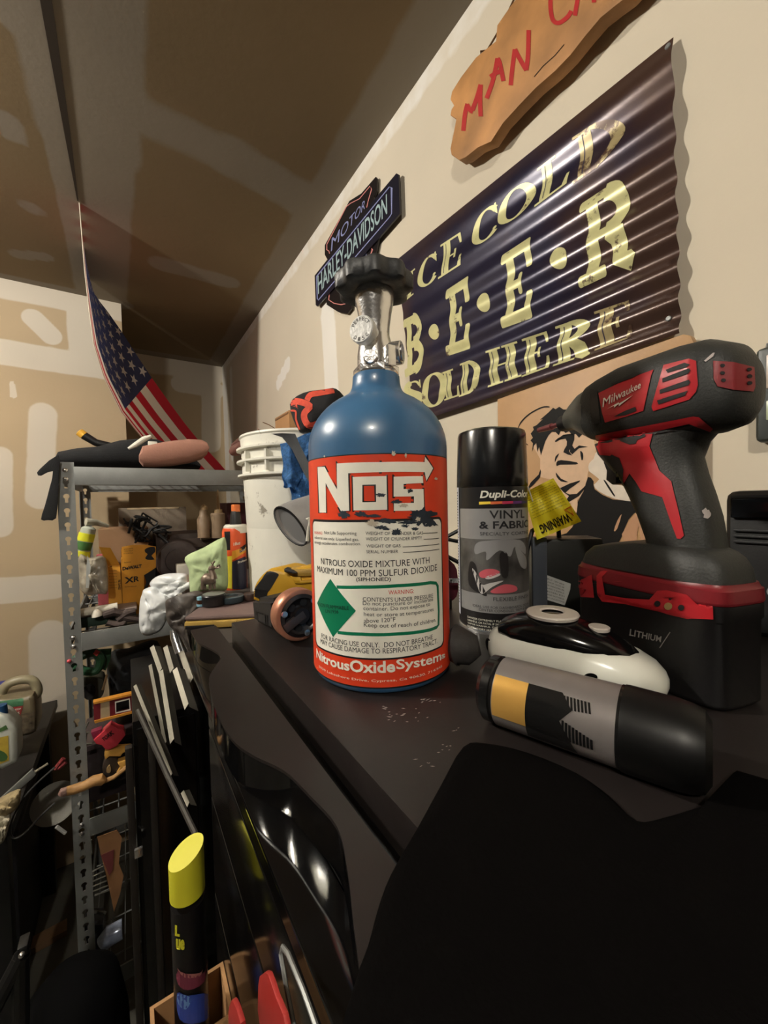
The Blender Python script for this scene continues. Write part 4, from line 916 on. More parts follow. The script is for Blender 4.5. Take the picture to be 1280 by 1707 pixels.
for x, yt, yb_ in nose:
    s0, zt_ = onplane(x, yt); s1, zb_ = onplane(x, yb_); hz = (zt_-zb_)/2; ns.append((tp((s0+s1)/2, HB, (zt_+zb_)/2), db*hz*.86, zv*hz, 2.0))
obj('nose_cone', loft(NB(), ns, 36), mat('drill_grey', C8(78, 78, 72), .42, .3), dr, smooth=60)
q0_ = axp(952, 702); q1_ = axp(936, 707)
obj('chuck_collar', cyl(NB(), q0_, q1_, .0078, .0070, 28, .001), ddark, dr)
obj('driver_bit', join(cyl(NB(), q1_-(q1_-q0_)*.2, axp(920, 711), .0024, n=6), cyl(NB(), axp(920, 711), axp(898, 717), .0032, .0024, n=12)), mat('bit_red_steel', C8(150, 90, 92), .3, .7), dr)
hsts = [(728, 1000, 1200), (748, 1006, 1176), (770, 1022, 1166), (795, 1044, 1173), (825, 1058, 1185), (860, 1073, 1196), (900, 1087, 1203), (935, 1094, 1206), (955, 1088, 1214), (972, 1070, 1225)]
hh_ = []
for y, xl, xr in hsts:
    s1, z1 = onplane(xl, y); s2, z2 = onplane(xr, y); zc_ = (z1+z2)/2; hw = .0165 if y > 760 else .018
    if y > 950: hw = .022
    hh_.append((tp((s1+s2)/2, HB, zc_), da*(abs(s1-s2)/2), db*hw, 2.6))
hand = obj('handle', loft(NB(), hh_, 36), rub, dr, smooth=60)
# trigger and its guard
tr = [(1018, 760), (1030, 772), (1040, 790), (1040, 806), (1032, 808), (1022, 800), (1023, 785), (1018, 772)]
def slab_t(pts, b0, th, bev=0):
    q = [onplane(x, y) for x, y in pts]; return extr([tp(s, b0, z) for s, z in q], db*th, bev=bev)
obj('trigger', slab_t(tr, HB-.008, .016, .002), ddark, dr, smooth=50)
# foot and battery
def foot(z0, z1, grow, e=5):
    c = .5*(.103); return [(tp(c, .0245, z0), da*(.053+grow[0]), db*(.0235+grow[0]), e), (tp(c, .0245, z1), da*(.053+grow[1]), db*(.0235+grow[1]), e)]
zs_ = -.0640
bat = obj('battery', loft(NB(), foot(T+.0005, T+.003, (-.002, 0))+foot(T+.004, zs_-.010, (0, 0))[0:2]+foot(zs_-.009, zs_, (.001, .001)), 48), ddark, dr, smooth=50)
obj('foot_band', loft(NB(), foot(zs_+.0003, zs_+.0015, (.001, .0015))+foot(zs_+.002, zs_+.0085, (.0015, .001))+foot(zs_+.009, zs_+.0118, (.000, -.001)), 48), mat('drill_red_dark', C8(112, 22, 30), .4), dr, smooth=50)
def foot2(z, a0, a1, w): return (tp((a0+a1)/2, .0245, z), da*((a1-a0)/2), db*w, 4)
fb = obj('foot_cover', loft(NB(), [foot2(zs_+.0118, .000, .104, .0238), foot2(zs_+.019, .001, .101, .0230), foot2(zs_+.025, .004, .094, .0212), foot2(zs_+.0285, .008, .080, .0190), foot2(zs_+.031, .014, .066, .0170)], 44), rub, dr, smooth=60)
hb2 = bvh_of(hous, hand, fb); f7 = surf(hb2, .0006); f7b = surf(hb2, .0010); f7c = surf(hb2, .0014)
def cz8(x, y): return (860+x/3.048, 540+y/3.048)
def dd(name, pts, m, f=f7, sm=0, grid=(5, 5), parent=None, **k):
    q = [cz8(*p) for p in pts]; q = smoothpts(q, 3) if sm else q
    return obj(name, poly_on(f, q, grid), m, parent or dr, smooth=40, **k)
dd('red_badge', [(422, 352), (560, 285), (702, 233), (690, 262), (650, 440), (560, 470), (455, 500), (440, 450)], dred)
dd('badge_slot', [(485, 305), (600, 255), (640, 252), (600, 275), (500, 310)], ddark, f7b)
dd('badge_slot', [(500, 470), (560, 440), (612, 420), (618, 440), (560, 462)], ddark, f7b)
dd('housing_seam', [(380, 330), (415, 345), (432, 500), (400, 510), (382, 440)], ddark)
vent = dd('red_vent_panel', [(752, 210), (880, 178), (915, 190), (925, 310), (915, 345), (880, 385), (700, 442), (692, 420)], dred)
for pts in ([(765, 235), (860, 200), (885, 208), (870, 222), (775, 250)], [(748, 278), (880, 228), (888, 240), (875, 255), (750, 298)], [(735, 335), (880, 285), (888, 298), (878, 312), (735, 355)], [(722, 388), (875, 340), (865, 362), (730, 408)]):
    dd('vent_slot', pts, mat('vent_black', C8(8, 6, 7), .7), f7b, grid=(5, 5))
dd('back_patch', [(1002, 190), (1100, 196), (1205, 222), (1210, 320), (1200, 345), (1100, 335), (1020, 318), (1005, 280)], mat('drill_red_worn', C8(128, 28, 34), .5))
for x, y in ((1045, 215), (1045, 252), (1050, 288), (1176, 235), (1178, 268), (1178, 302)): dd('back_slot', ell(x, y, 13, 9, 10), MATS['vent_black'], f7b)
dd('scuff', [(955, 190), (1000, 150), (1010, 150), (1002, 168), (965, 195)], mat('scuff_grey', C8(170, 160, 156), .6))
dd('red_grip_panel', [(405, 565), (500, 545), (690, 510), (900, 468), (930, 472), (1000, 530), (985, 545), (880, 505), (700, 545), (680, 620), (730, 745), (790, 800), (825, 940), (855, 1075), (838, 1092), (820, 1090), (790, 1010), (745, 880), (640, 850), (610, 800), (580, 760), (545, 822), (540, 720), (500, 670), (430, 665), (410, 620)], dred, grid=(5, 5))
dd('direction_switch', [(535, 575), (560, 562), (662, 548), (662, 572), (620, 590), (615, 608), (580, 612), (535, 595)], ddark, f7b)
dd('grip_seam', [(700, 548), (880, 515), (885, 525), (705, 560)], ddark, f7b)
dd('trigger_shade', [(490, 662), (530, 680), (552, 740), (548, 800), (560, 830), (520, 812), (496, 780), (498, 730), (470, 690)], ddark, f7b)
dd('scuff', blob(965, 962, 20, 22, 5, 14), MATS['scuff_grey'])
fm_ = homog([cz8(448, 424), cz8(643, 325), cz8(640, 292), cz8(442, 382)])
obj('lettering', warp(gridcut(text('Milwaukee', .0, .25), (.12, 0)), lambda u, v: f7c(*fm_(u, v))), whiteink, dr, smooth=0)
dd('bolt_mark', [(470, 432), (530, 398), (526, 410), (605, 360), (530, 418), (532, 404), (505, 426), (508, 414)], whiteink, f7c, grid=None)
# red trim of the foot facing us
ft_ = bvh_of(bat, [o for o in dr.children if o.name.startswith('foot_band')][0], fb); f8 = surf(ft_, .0006); f8b = surf(ft_, .0012)
def cz9(x, y): return (860+x/3.048, 860+y/3.048)
def d9(name, pts, m, f=f8, grid=(6, 6)): return obj(name, poly_on(f, [cz9(*p) for p in pts], grid), m, dr, smooth=40)
d9('red_foot_trim', [(268, 400), (310, 335), (388, 298), (400, 415), (300, 410)], dred)
d9('red_foot_trim', [(412, 305), (432, 282), (470, 280), (440, 310), (455, 400), (560, 418), (680, 425), (720, 380), (770, 378), (870, 400), (925, 450), (1000, 458), (1003, 525), (870, 520), (700, 480), (560, 448), (440, 435), (415, 400)], dred)
d9('screw', ell(780, 458, 21, 19, 16), mat('brass_screw', C8(196, 176, 120), .3, .8), f8b)
d9('screw_hole', ell(725, 445, 16, 15, 12), MATS['vent_black'], f8b); d9('screw_hole', ell(845, 465, 16, 15, 12), MATS['vent_black'], f8b)
fm_ = homog([cz9(578, 608), cz9(738, 642), cz9(742, 612), cz9(582, 574)]); f8c = surf(bvh_of(bat), .0004)
obj('lettering', warp(gridcut(text('LITHIUM', .02), (.1, 0)), lambda u, v: f8c(*fm_(u, v))), inkmat('dim_print', C8(128, 124, 120)), dr, smooth=0)
obj('battery_line', warp(gridcut(ribbon([cz9(732, 670), cz9(785, 590)], 1.6), (4, 4)), f8c), MATS['dim_print'], dr, smooth=0)

# ================================================================== GREY STEEL SHELF UNIT
SY0, SY1 = 1.35, 1.97; SX0, SX1 = -.153, .50
su = thing('shelf_unit', 'grey slotted steel shelving unit with wire decks in front of the back wall', 'shelf', ((SX0+SX1)/2, (SY0+SY1)/2, FZ))
ST = .112
def post(x0, w, y, holes, yd):
    """angle post: slotted face plus a plain flange"""
    def key(cz_):
        r = .0068; pts = [(x0+w/2+r*cos(a), cz_+r*sin(a)) for a in [(-60+i*30)*pi/180 for i in range(11)]]
        return pts+[(x0+w/2-.0034, cz_-.017), (x0+w/2+.0034, cz_-.017)]
    z = []; c = .07
    while c > -1.42: z.append(c); c -= .0385
    fr_ = shape([[(x0, FZ), (x0+w, FZ), (x0+w, ST+.012), (x0, ST+.012)]]+([key(q) for q in z] if holes else []))
    warp(fr_, lambda a, b: V3((a, y, b)))
    g_ = bmesh.ops.extrude_face_region(fr_, geom=fr_.faces[:]); bmesh.ops.translate(fr_, verts=[v for v in g_['geom'] if isinstance(v, bmesh.types.BMVert)], vec=(0, .0022*yd, 0))
    bmesh.ops.recalc_face_normals(fr_, faces=fr_.faces); return fr_
pf = join(post(SX0, .038, SY0, True, 1), box(NB(), (SX0, SY0+.0021, FZ), (SX0+.002, SY0+.038, ST+.012)))
obj('post', pf, steel, su, smooth=0)
obj('post', join(post(SX0, .034, SY1, True, -1), box(NB(), (SX0, SY1-.038, FZ), (SX0+.002, SY1-.0021, ST+.012))), steel, su, smooth=0)
obj('post', join(post(SX1-.038, .038, SY0, True, 1), box(NB(), (SX1-.002, SY0+.0021, FZ), (SX1, SY0+.038, ST+.012))), steel, su, smooth=0)
obj('post', join(post(SX1-.038, .038, SY1, True, -1), box(NB(), (SX1-.002, SY1-.038, FZ), (SX1, SY1-.0021, ST+.012))), steel, su, smooth=0)
LV = [ST, -.344, -.867, -1.33]
for z in LV:
    h = .050
    obj('front_beam', join(box(NB(), (SX0+.037, SY0-.003, z-h), (SX1-.037, SY0+.0015, z), .0012), box(NB(), (SX0+.037, SY0+.0015, z-h), (SX1-.037, SY0+.02, z-h+.003))), steel, su, smooth=30)
    obj('rear_beam', box(NB(), (SX0+.03, SY1-.006, z-h), (SX1-.03, SY1-.0025, z), .001), steel, su, smooth=30)
    for x in (SX0+.004, SX1-.010): obj('side_beam', box(NB(), (x, SY0+.035, z-h), (x+.006, SY1-.035, z), .001), steel, su, smooth=30)
    wr_ = NB()
    for i in range(17):
        x = SX0+.03+i*(SX1-SX0-.06)/16; tube(wr_, [(x, SY0+.012, z-.006), (x, SY1-.01, z-.006)], .0018, 5)
    for i in range(5):
        y = SY0+.05+i*(SY1-SY0-.1)/4; tube(wr_, [(SX0+.015, y, z-.0095), (SX1-.015, y, z-.0095)], .0024, 5)
    obj('wire_deck', wr_, steel, su, kind='stuff')
bolt = lambda x, z: obj('bolt', lathe(NB(), [(0, 0), (.006, 0), (.006, .002), (.003, .004), (0, .0043)], n=14, M=frame((x, SY0-.0002, z), (1, 0, 0), (0, 0, 1))), chrome, su)
for z in LV:
    for dz in (-.010, -.034): bolt(SX0+.019, z+dz)
obj('foot_cap', box(NB(), (SX0-.002, SY0-.002, FZ+.0002), (SX0+.042, SY0+.042, FZ+.03), .003), blackplastic, su)
pink = solo('push_pin', sph(NB(), P(115, 1102, y=SY0-.004), .005), mat('pin_pink', C8(214, 84, 92), .5), 'small round pink pin stuck in the shelf post', 'pin')

# ---- on the top deck
TZ = ST+.0005
bag = thing('black_garment', 'black cloth garment draped over the top left corner of the grey shelving', 'garment', tuple(V3((.05, 1.5, TZ))))
def dp(x, y, d): return P(x, y, y=d)
def upst(rows, yd, depth, n=20, e=2.4):
    """lumpy roll: rows of (px x, top px y, bottom px y)"""
    st2 = []
    for x, a, b in rows:
        A_ = P(x, a, y=yd); B_ = P(x, b, y=yd); hz = abs(A_.z-B_.z)/2; c_ = (A_+B_)/2; c_.z = max(c_.z, 0+c_.z); st2.append((c_, V3((0, depth, 0)), V3((0, 0, hz)), e))
    return loft(NB(), st2, n)
def clampz(bm_, z):
    for v in bm_.verts: v.co.z = max(v.co.z, z)
    return bm_
obj('folded_body', clampz(upst([(92, 770, 783), (100, 754, 783), (130, 748, 783), (165, 745, 783), (200, 735, 783), (240, 731, 783), (262, 733, 783), (290, 744, 783), (318, 760, 783), (330, 774, 783)], 1.51, .060), TZ), blackcloth, bag)
obj('hanging_flap', slab(smoothpts([(97, 758), (66, 782), (62, 790), (68, 793), (88, 785), (82, 815), (74, 845), (68, 866), (80, 867), (93, 864), (96, 830), (98, 790)], 2), .006, bev=.001, y=SY0-.012), blackcloth, bag)
tool = thing('long_handled_tool', 'black tool handle with a yellow end sticking out of the black garment', 'tool', tuple(dp(135, 722, 1.50)))
tz_ = [dp(132, 720, 1.60), dp(140, 726, 1.60), dp(160, 738, 1.60), dp(185, 744, 1.60), dp(212, 752, 1.60)]
obj('handle', tube(NB(), tz_[1:], [.013, .012, .012, .011], 14), blackplastic, tool)
obj('end_cap', tube(NB(), [tz_[0]+(tz_[0]-tz_[1])*.12, tz_[0], tz_[1]], [.008, .0128, .0134], 14), mat('yellow_cap', C8(222, 168, 60), .4), tool)
solo('cushion_roll', clampz(upst([(232, 758, 770), (238, 744, 778), (255, 740, 779), (285, 735, 777), (315, 732, 772), (335, 733, 766), (344, 738, 758), (346, 744, 752)], 1.385, .028), TZ), mat('tan_cloth', C8(158, 114, 98), .9, bump=.3, bscale=200), 'rolled tan cloth cushion lying in front of the flag on the shelf', 'cushion')
wc = thing('white_cable', 'thick white cable end lying on the black garment', 'cable', tuple(dp(240, 742, 1.37)))
obj('cable', tube(NB(), [dp(214, 748, 1.43), dp(225, 742, 1.43), dp(240, 732, 1.43), dp(252, 727, 1.43)], [.004, .0075, .0085, .005], 10), white, wc)
obj('plug', box(NB(), tuple(dp(247, 745, 1.372)), tuple(dp(262, 736, 1.372)+V3((0, .02, 0))), .002), white, wc)

# ================================================================== FLAG
# rows run from the ceiling joint down to the shelf; each row goes from the near hem to the far hem
rowsF = [((133, 338), 1.46, (147, 472), 1.93), ((142, 452), 1.50, (158, 492), 1.95), ((149, 515), 1.52, (180, 520), 1.97), ((157, 575), 1.54, (203, 553), 1.98), ((174, 630), 1.58, (228, 592), 2.00),
         ((203, 688), 1.63, (253, 630), 2.02), ((232, 725), 1.70, (283, 672), 2.03), ((262, 758), 1.76, (308, 706), 2.03), ((290, 785), 1.80, (334, 738), 2.02), ((318, 815), 1.84, (362, 768), 2.00), ((345, 840), 1.86, (390, 800), 1.96)]
# image positions of the cloth between the hems (belly), as a fraction towards the near hem
NRF, NCF = 10, 26
def flag_pt(u, v):
    """u 0..1 down the length, v 0 far hem .. 1 near hem"""
    f = u*(len(rowsF)-1); i = min(int(f), len(rowsF)-2); t_ = f-i
    a = rowsF[i]; b = rowsF[i+1]; L_ = lambda p, q: (p[0]*(1-t_)+q[0]*t_, p[1]*(1-t_)+q[1]*t_)
    (nx, ny), nd = L_(a[0], b[0]), a[1]*(1-t_)+b[1]*t_; (fx, fy), fd = L_(a[2], b[2]), a[3]*(1-t_)+b[3]*t_
    w_ = 1-(1-v)**2.9                  # cloth turns away edge-on near the near hem
    x = fx+(nx-fx)*w_; y = fy+(ny-fy)*w_; d_ = fd+(nd-fd)*v+.035*sin(pi*v)*min(1, u*3)
    q = P(x, y, y=d_); q.z = max(q.z, TZ+.003+.004*(1-v)); return q
flag = thing('national_flag', 'red white and blue flag with white stars hanging from the ceiling joint', 'flag', tuple(flag_pt(.5, .5)))
def clothmat(name, col):
    m = bpy.data.materials.new(name); m.use_nodes = True; nt = m.node_tree; b = nt.nodes['Principled BSDF']; b.inputs['Base Color'].default_value = (*col, 1); b.inputs['Roughness'].default_value = .85
    tr_ = nt.nodes.new('ShaderNodeBsdfTranslucent'); tr_.inputs[0].default_value = (*col, 1); mx = nt.nodes.new('ShaderNodeMixShader'); mx.inputs[0].default_value = .5
    nt.links.new(b.outputs[0], mx.inputs[1]); nt.links.new(tr_.outputs[0], mx.inputs[2]); nt.links.new(mx.outputs[0], nt.nodes['Material Output'].inputs[0]); return m
fb_, fr2, fw_ = clothmat('flag_blue', C8(48, 52, 82)), clothmat('flag_red', C8(186, 34, 52)), clothmat('flag_white', C8(226, 216, 206))
def patch(u0, u1, v0, v1, nu, nv):
    t = NB(); g = [[t.verts.new(flag_pt(u0+(u1-u0)*i/nu, v0+(v1-v0)*j/nv)) for j in range(nv+1)] for i in range(nu+1)]
    for i in range(nu):
        for j in range(nv): t.faces.new((g[i][j], g[i][j+1], g[i+1][j+1], g[i+1][j]))
    return t
CU = .50
CV_ = .80
stw = [0]
# stripes: the cloth is gathered towards the near hem, so equal cloth widths
for k in range(13):
    v0, v1 = k/13, (k+1)/13
    u0 = CU if k < 7 else 0.0
    obj('red_stripe' if k % 2 == 0 else 'white_stripe', patch(u0, 1, v0, v1, int(36*(1-u0)), 2), fr2 if k % 2 == 0 else fw_, flag, smooth=60)
obj('canton', patch(0, CU, 0, 7/13, 24, 12), fb_, flag, smooth=60)
def star(cu, cv, r):
    pts = []
    for k in range(10):
        a = pi/2+k*pi/5; q = r if k % 2 == 0 else r*.40; pts.append((cu+q*cos(a)*.62, cv+q*sin(a)))
    def f(x, y):
        p = flag_pt(x, y); du = flag_pt(min(1, x+.01), y)-p; dv = flag_pt(x, min(1, y+.01))-p; n_ = du.cross(dv).normalized()
        if n_.dot(p) > 0: n_ = -n_
        return p+n_*.0012
    return warp(shape([pts]), f)
for r_ in range(9):
    nst = 6 if r_ % 2 == 0 else 5
    for c_ in range(nst):
        uu = CU*((c_+.5)/6+(0 if r_ % 2 == 0 else .5/6)); vv = (7/13)*((r_+.6)/9.2)
        obj('star', star(uu, vv, .036), fw_, flag, smooth=0)
obj('edge_cord', tube(NB(), [flag_pt(i/30*.5, 1)+V3((-.001, -.001, 0)) for i in range(31)], .0016, 6), mat('cord_pale', C8(190, 180, 160), .7), flag)

# ================================================================== BENCH ITEMS: BUCKET AND WHAT HANGS ON IT
BZ = -.2095
pail = thing('white_bucket', 'tall dirty white plastic bucket with ribbed rim on the bench', 'bucket', (.372, .90, BZ))
pc = (.372, .90)
def rpx(hw): return hw*.953/FPX
def bkz(y): return P(515, y, d=.953).z
rw = lambda y, hw: (rpx(hw), bkz(y))
bpm = mat('bucket_white', C8(228, 226, 214), .42, var=.05, vscale=14, col2=C8(150, 144, 130), c2thr=.60, c2scale=22)
prof = [(0, BZ), (rpx(92), BZ), (rpx(94), BZ+.004), rw(801, 101), rw(797, 101), rw(796, 109), rw(793, 109), rw(792, 102), rw(776, 102), rw(775, 110), rw(772, 110), rw(771, 102), rw(757, 103), rw(756, 110), rw(753, 110), rw(752, 103), rw(738, 104), rw(736, 106), rw(733, 105), rw(732, 101), (rpx(96), BZ+.006), (0, BZ+.006)]
obj('pail', lathe(NB(), prof, (*pc, 0), 72), bpm, pail, smooth=40)
obj('rib_gusset', join(*[box(NB(), (-.002, -rpx(109), bkz(790)), (.002, -rpx(101), bkz(760)), M=Matrix.Translation((*pc, 0))@Matrix.Rotation(a, 4, 'Z')) for a in (-1.35, -.95, -.55, .1, .8)]), bpm, pail, smooth=0)
towel = thing('blue_towel', 'fluffy blue microfibre towel hanging over the bucket rim', 'towel', tuple(P(510, 760, d=.80)))
tm = mat('towel_blue', C8(82, 136, 196), .95, var=.35, vscale=160, bump=1.0, bscale=420)
def drape(outline, d0, d1, th, m_, parent, name, wav=.006, nx=16, ny=20):
    """cloth: quad in photo px (4 corners) between depths, wavy"""
    hm = homog(outline); t = NB(); g = []
    for j in range(ny+1):
        row = []
        for i in range(nx+1):
            u, v = i/nx, j/ny; x, y = hm(u, v); row.append(t.verts.new(P(x+1.5*sin(v*11+u*3), y+1.5*sin(u*9), d=d0+(d1-d0)*v+wav*sin(u*8+v*2)+wav*.5*sin(v*13))))
        g.append(row)
    for j in range(ny):
        for i in range(nx): t.faces.new((g[j][i], g[j][i+1], g[j+1][i+1], g[j+1][i]))
    bmesh.ops.solidify(t, geom=t.faces[:], thickness=th); return obj(name, t, m_, parent, smooth=70)
drape([(486, 834), (560, 826), (560, 706), (468, 740)], .765, .775, .005, tm, towel, 'upper_fold')
drape([(472, 812), (494, 815), (520, 735), (469, 742)], .755, .765, .005, tm, towel, 'lower_fold')
strap = thing('grey_strap', 'wide grey webbing strap curving over the blue towel', 'strap', tuple(P(480, 740, d=.77)))
sp_ = [(452, 722), (474, 728), (490, 744), (500, 762), (508, 782), (517, 806)]
t = NB(); A_ = [(452, 723), (470, 729), (486, 748), (496, 768), (505, 786), (514, 802)]; B_ = [(470, 722), (492, 723), (500, 742), (511, 764), (519, 784), (524, 800)]
va = [t.verts.new(P(*q, d=.745-.002*i)) for i, q in enumerate(A_)]; vb = [t.verts.new(P(*q, d=.738-.002*i)) for i, q in enumerate(B_)]
for i in range(5): t.faces.new((va[i], vb[i], vb[i+1], va[i+1]))
bmesh.ops.solidify(t, geom=t.faces[:], thickness=.003)
obj('webbing', t, mat('strap_grey', C8(104, 106, 108), .7, bump=.3, bscale=500), strap, smooth=60)
bcap = thing('patterned_cap', 'black cap with orange loops resting on the towel above the bucket', 'cap', tuple(P(530, 690, d=.80)))
capm = mat('cap_cloth', C8(26, 25, 27), .9, bump=.3, bscale=300); capo = mat('cap_orange', C8(212, 78, 56), .8, var=.15, vscale=80, bump=.3, bscale=300)
hull = [(483, 674), (505, 655), (540, 649), (560, 648), (576, 668), (572, 705), (545, 716), (505, 722), (494, 712)]
cc_ = P(532, 694, d=.81)
cst = []
for k, (s, sc_) in enumerate(((-.045, .35), (-.035, .75), (-.015, .97), (.0, 1.0), (.02, .9), (.04, .6))):
    cst.append((s, sc_))
t = NB(); hp = smoothpts(hull, 3); rings = []
cx_, cy_ = 532, 688
for s, q in cst: rings.append([t.verts.new(P(cx_+(x-cx_)*q, cy_+(y-cy_)*q, d=.81+s)) for x, y in hp])
for a, b in zip(rings, rings[1:]):
    for k in range(len(hp)): t.faces.new((a[k], a[(k+1) % len(hp)], b[(k+1) % len(hp)], b[k]))
t.faces.new(rings[0]); t.faces.new(rings[-1]); bmesh.ops.triangulate(t, faces=[f for f in t.faces if len(f.verts) > 4]); bmesh.ops.recalc_face_normals(t, faces=t.faces)
cb_ = obj('crown', t, capm, bcap, smooth=70); f9 = surf(bvh_of(cb_), .0006); f9b = surf(bvh_of(cb_), .0012)
def c44(x, y): return (360+x/6.095, 620+y/6.095)
for pts, w_ in (([(740, 315), (830, 300), (950, 345), (900, 420), (905, 490), (960, 545), (1100, 490), (1220, 380)], 10.5), ([(925, 290), (960, 235), (1060, 215), (1200, 190)], 9), ([(750, 395), (810, 400), (815, 480), (850, 585)], 3)):
    obj('orange_loop', warp(gridcut(ribbon(smoothpts([c44(*p) for p in pts], 4, False), w_), (3, 3)), f9), capo, bcap, smooth=0)
# grey hood with an oval opening and a white cord
hood = thing('grey_hood', 'grey rubbery sleeve with an oval opening hanging on the bucket side', 'sleeve', tuple(P(490, 865, d=.74)))
oc = P(484, 877, d=.725); e1 = (P(509, 905, d=.72)-P(459, 848, d=.73))/2; e2 = (P(470, 900, d=.725)-P(499, 856, d=.725))/2*.62; ax_ = (P(560, 838, d=.78)-oc)
stv = [(oc+ax_*0, e1, e2, 2), (oc+ax_*.05, e1*1.05, e2*1.12, 2), (oc+ax_*.3, e1*1.0+V3((0, 0, 0)), e2*1.25, 2), (oc+ax_*.62, e1*.86, e2*1.3, 2), (oc+ax_*1.0, e1*.7, e2*1.2, 2)]
hm_ = mat('hood_grey', C8(150, 148, 146), .5, var=.15, vscale=30)
t = loft(NB(), stv, 32, 2, cap=False); bmesh.ops.solidify(t, geom=t.faces[:], thickness=.002)
obj('sleeve', t, hm_, hood, smooth=60)
obj('rim_piping', tube(NB(), [oc+e1*cos(a)*1.0+e2*sin(a)*1.0 for a in [i*2*pi/30 for i in range(30)]], .0022, 6, closed=True), ddark, hood)
obj('inner_lining', loft(NB(), [(oc+ax_*.06, e1*.97, e2*.97, 2), (oc+ax_*.12, e1*.7, e2*.7, 2)], 28, 2), mat('hood_inner', C8(104, 104, 104), .45), hood)
obj('cord_clip', tube(NB(), [P(511, 866, d=.70), P(514, 864, d=.70), P(516, 870, d=.70), P(513, 885, d=.70), P(512, 902, d=.70)], [.0028, .003, .0022, .002, .0032], 8), white, hood)
glove = thing('brown_glove', 'small dark brown leather glove tip hooked over the bucket rim', 'glove', tuple(P(398, 750, d=.93)))
gm = mat('glove_brown', C8(96, 56, 46), .8, var=.3, vscale=60, bump=.4, bscale=120)
obj('palm', tube(NB(), [P(384, 756, d=.93), P(390, 752, d=.93), P(402, 746, d=.93), P(414, 736, d=.94), P(426, 733, d=.95)], [.006, .013, .016, .014, .008], 12), gm, glove)
obj('finger', tube(NB(), [P(386, 743, d=.925), P(396, 737, d=.925), P(410, 729, d=.93), P(424, 727, d=.94)], [.003, .006, .008, .006], 10), gm, glove)
ctn = thing('brown_carton', 'tall brown cardboard carton standing against the wall behind the bucket', 'carton', (.475, 1.23, BZ))
cdb = mat('cardboard', C8(164, 122, 80), .75, var=.1, vscale=10, bump=.1)
obj('carton_body', box(NB(), (.425, 1.16, BZ), (.540, 1.295, .285), .002), cdb, ctn)
obj('flap_seam', box(NB(), (.4235, 1.165, .275), (.4249, 1.29, .280)), mat('cardboard_dark', C8(120, 86, 54), .8), ctn)
for k, (a, b, c_) in enumerate((((438, 704), (458, 714), 'a'), ((430, 716), (444, 722), 'b'), ((412, 728), (436, 730), 'c'))):
    solo('wire_offcut', tube(NB(), [P(*a, d=.90), P((a[0]+b[0])/2, (a[1]+b[1])/2-1, d=.90), P(*b, d=.90)], .0011, 6), mat('rusty_wire', C8(120, 84, 50), .6, .5),
         ['uppermost thin rusty wire sticking up behind the bucket', 'short middle rusty wire behind the bucket rim', 'lowest thin rusty wire lying on the bucket rim'][k], 'wire', 'rusty wires behind the bucket')

# ================================================================== YELLOW CORDLESS TOOL WITH A WHEEL
yt = thing('yellow_power_tool', 'yellow and black cordless power tool with a dark round guard beside the blue bottle', 'power tool', tuple(V3((.17, .47, T))))
ym = mat('tool_yellow', C8(206, 158, 42), .42, var=.12, vscale=30, col2=C8(120, 92, 30), c2thr=.66, c2scale=60); yb = mat('tool_black', C8(36, 35, 36), .5, bump=.1, bscale=300)
def fr_sl(pts, d, th, bev=0): return slab(pts, th, bev=bev, d=d)
def c77(x, y): return (380+x/7.111, 900+y/7.111)
# battery: block standing on the chest, seen corner on
bq = [(290, 715), (310, 960), (535, 1085), (600, 1082), (560, 745), (460, 770)]
b0 = P(424, 1034, z=T+.0006); 
def tz3(x, y, d): return P(*c77(x, y), d=d)
lowz = T+.0008
d0_, d1_ = (P(*c77(305, 975), z=lowz)).dot(Fv), (P(*c77(560, 1100), z=lowz)).dot(Fv)
pL, pR = P(*c77(300, 972), z=lowz), P(*c77(540, 1092), z=lowz)
back_ = (Fv*.9+Rv*.45); back_.z = 0; back_.normalize()
fa = (pR-pL); fl = fa.length; fa.normalize()
top0 = P(*c77(290, 700), d=pL.dot(Fv)).z; top1 = P(*c77(470, 755), d=pR.dot(Fv)).z
bb = NB(); vv_ = [V3((p.x, p.y, z)) for p, z in ((pL, lowz), (pR, lowz), (pR+back_*.055, lowz), (pL+back_*.055, lowz))]
tt_ = [V3((p.x, p.y, z)) for p, z in ((pL-fa*.004, top0), (pR, top1+.004), (pR+back_*.055, top1+.008), (pL+back_*.055-fa*.004, top0+.004))]
A_ = [bb.verts.new(v) for v in vv_]; B_ = [bb.verts.new(v) for v in tt_]
bb.faces.new(A_[::-1]); bb.faces.new(B_)
for i in range(4): bb.faces.new((A_[i], A_[(i+1) % 4], B_[(i+1) % 4], B_[i]))
bmesh.ops.bevel(bb, geom=bb.edges[:], offset=.004, segments=2, affect='EDGES'); bmesh.ops.recalc_face_normals(bb, faces=bb.faces)
ybat = obj('battery', bb, yb, yt, smooth=50)
fy = surf(bvh_of(ybat), .0006)
for k in range(6): obj('grip_rib', poly_on(fy, [c77(330+k*26, 840+k*9), c77(342+k*26, 844+k*9), c77(345+k*26, 960+k*10), c77(333+k*26, 956+k*10)]), ddark, yt, smooth=0)
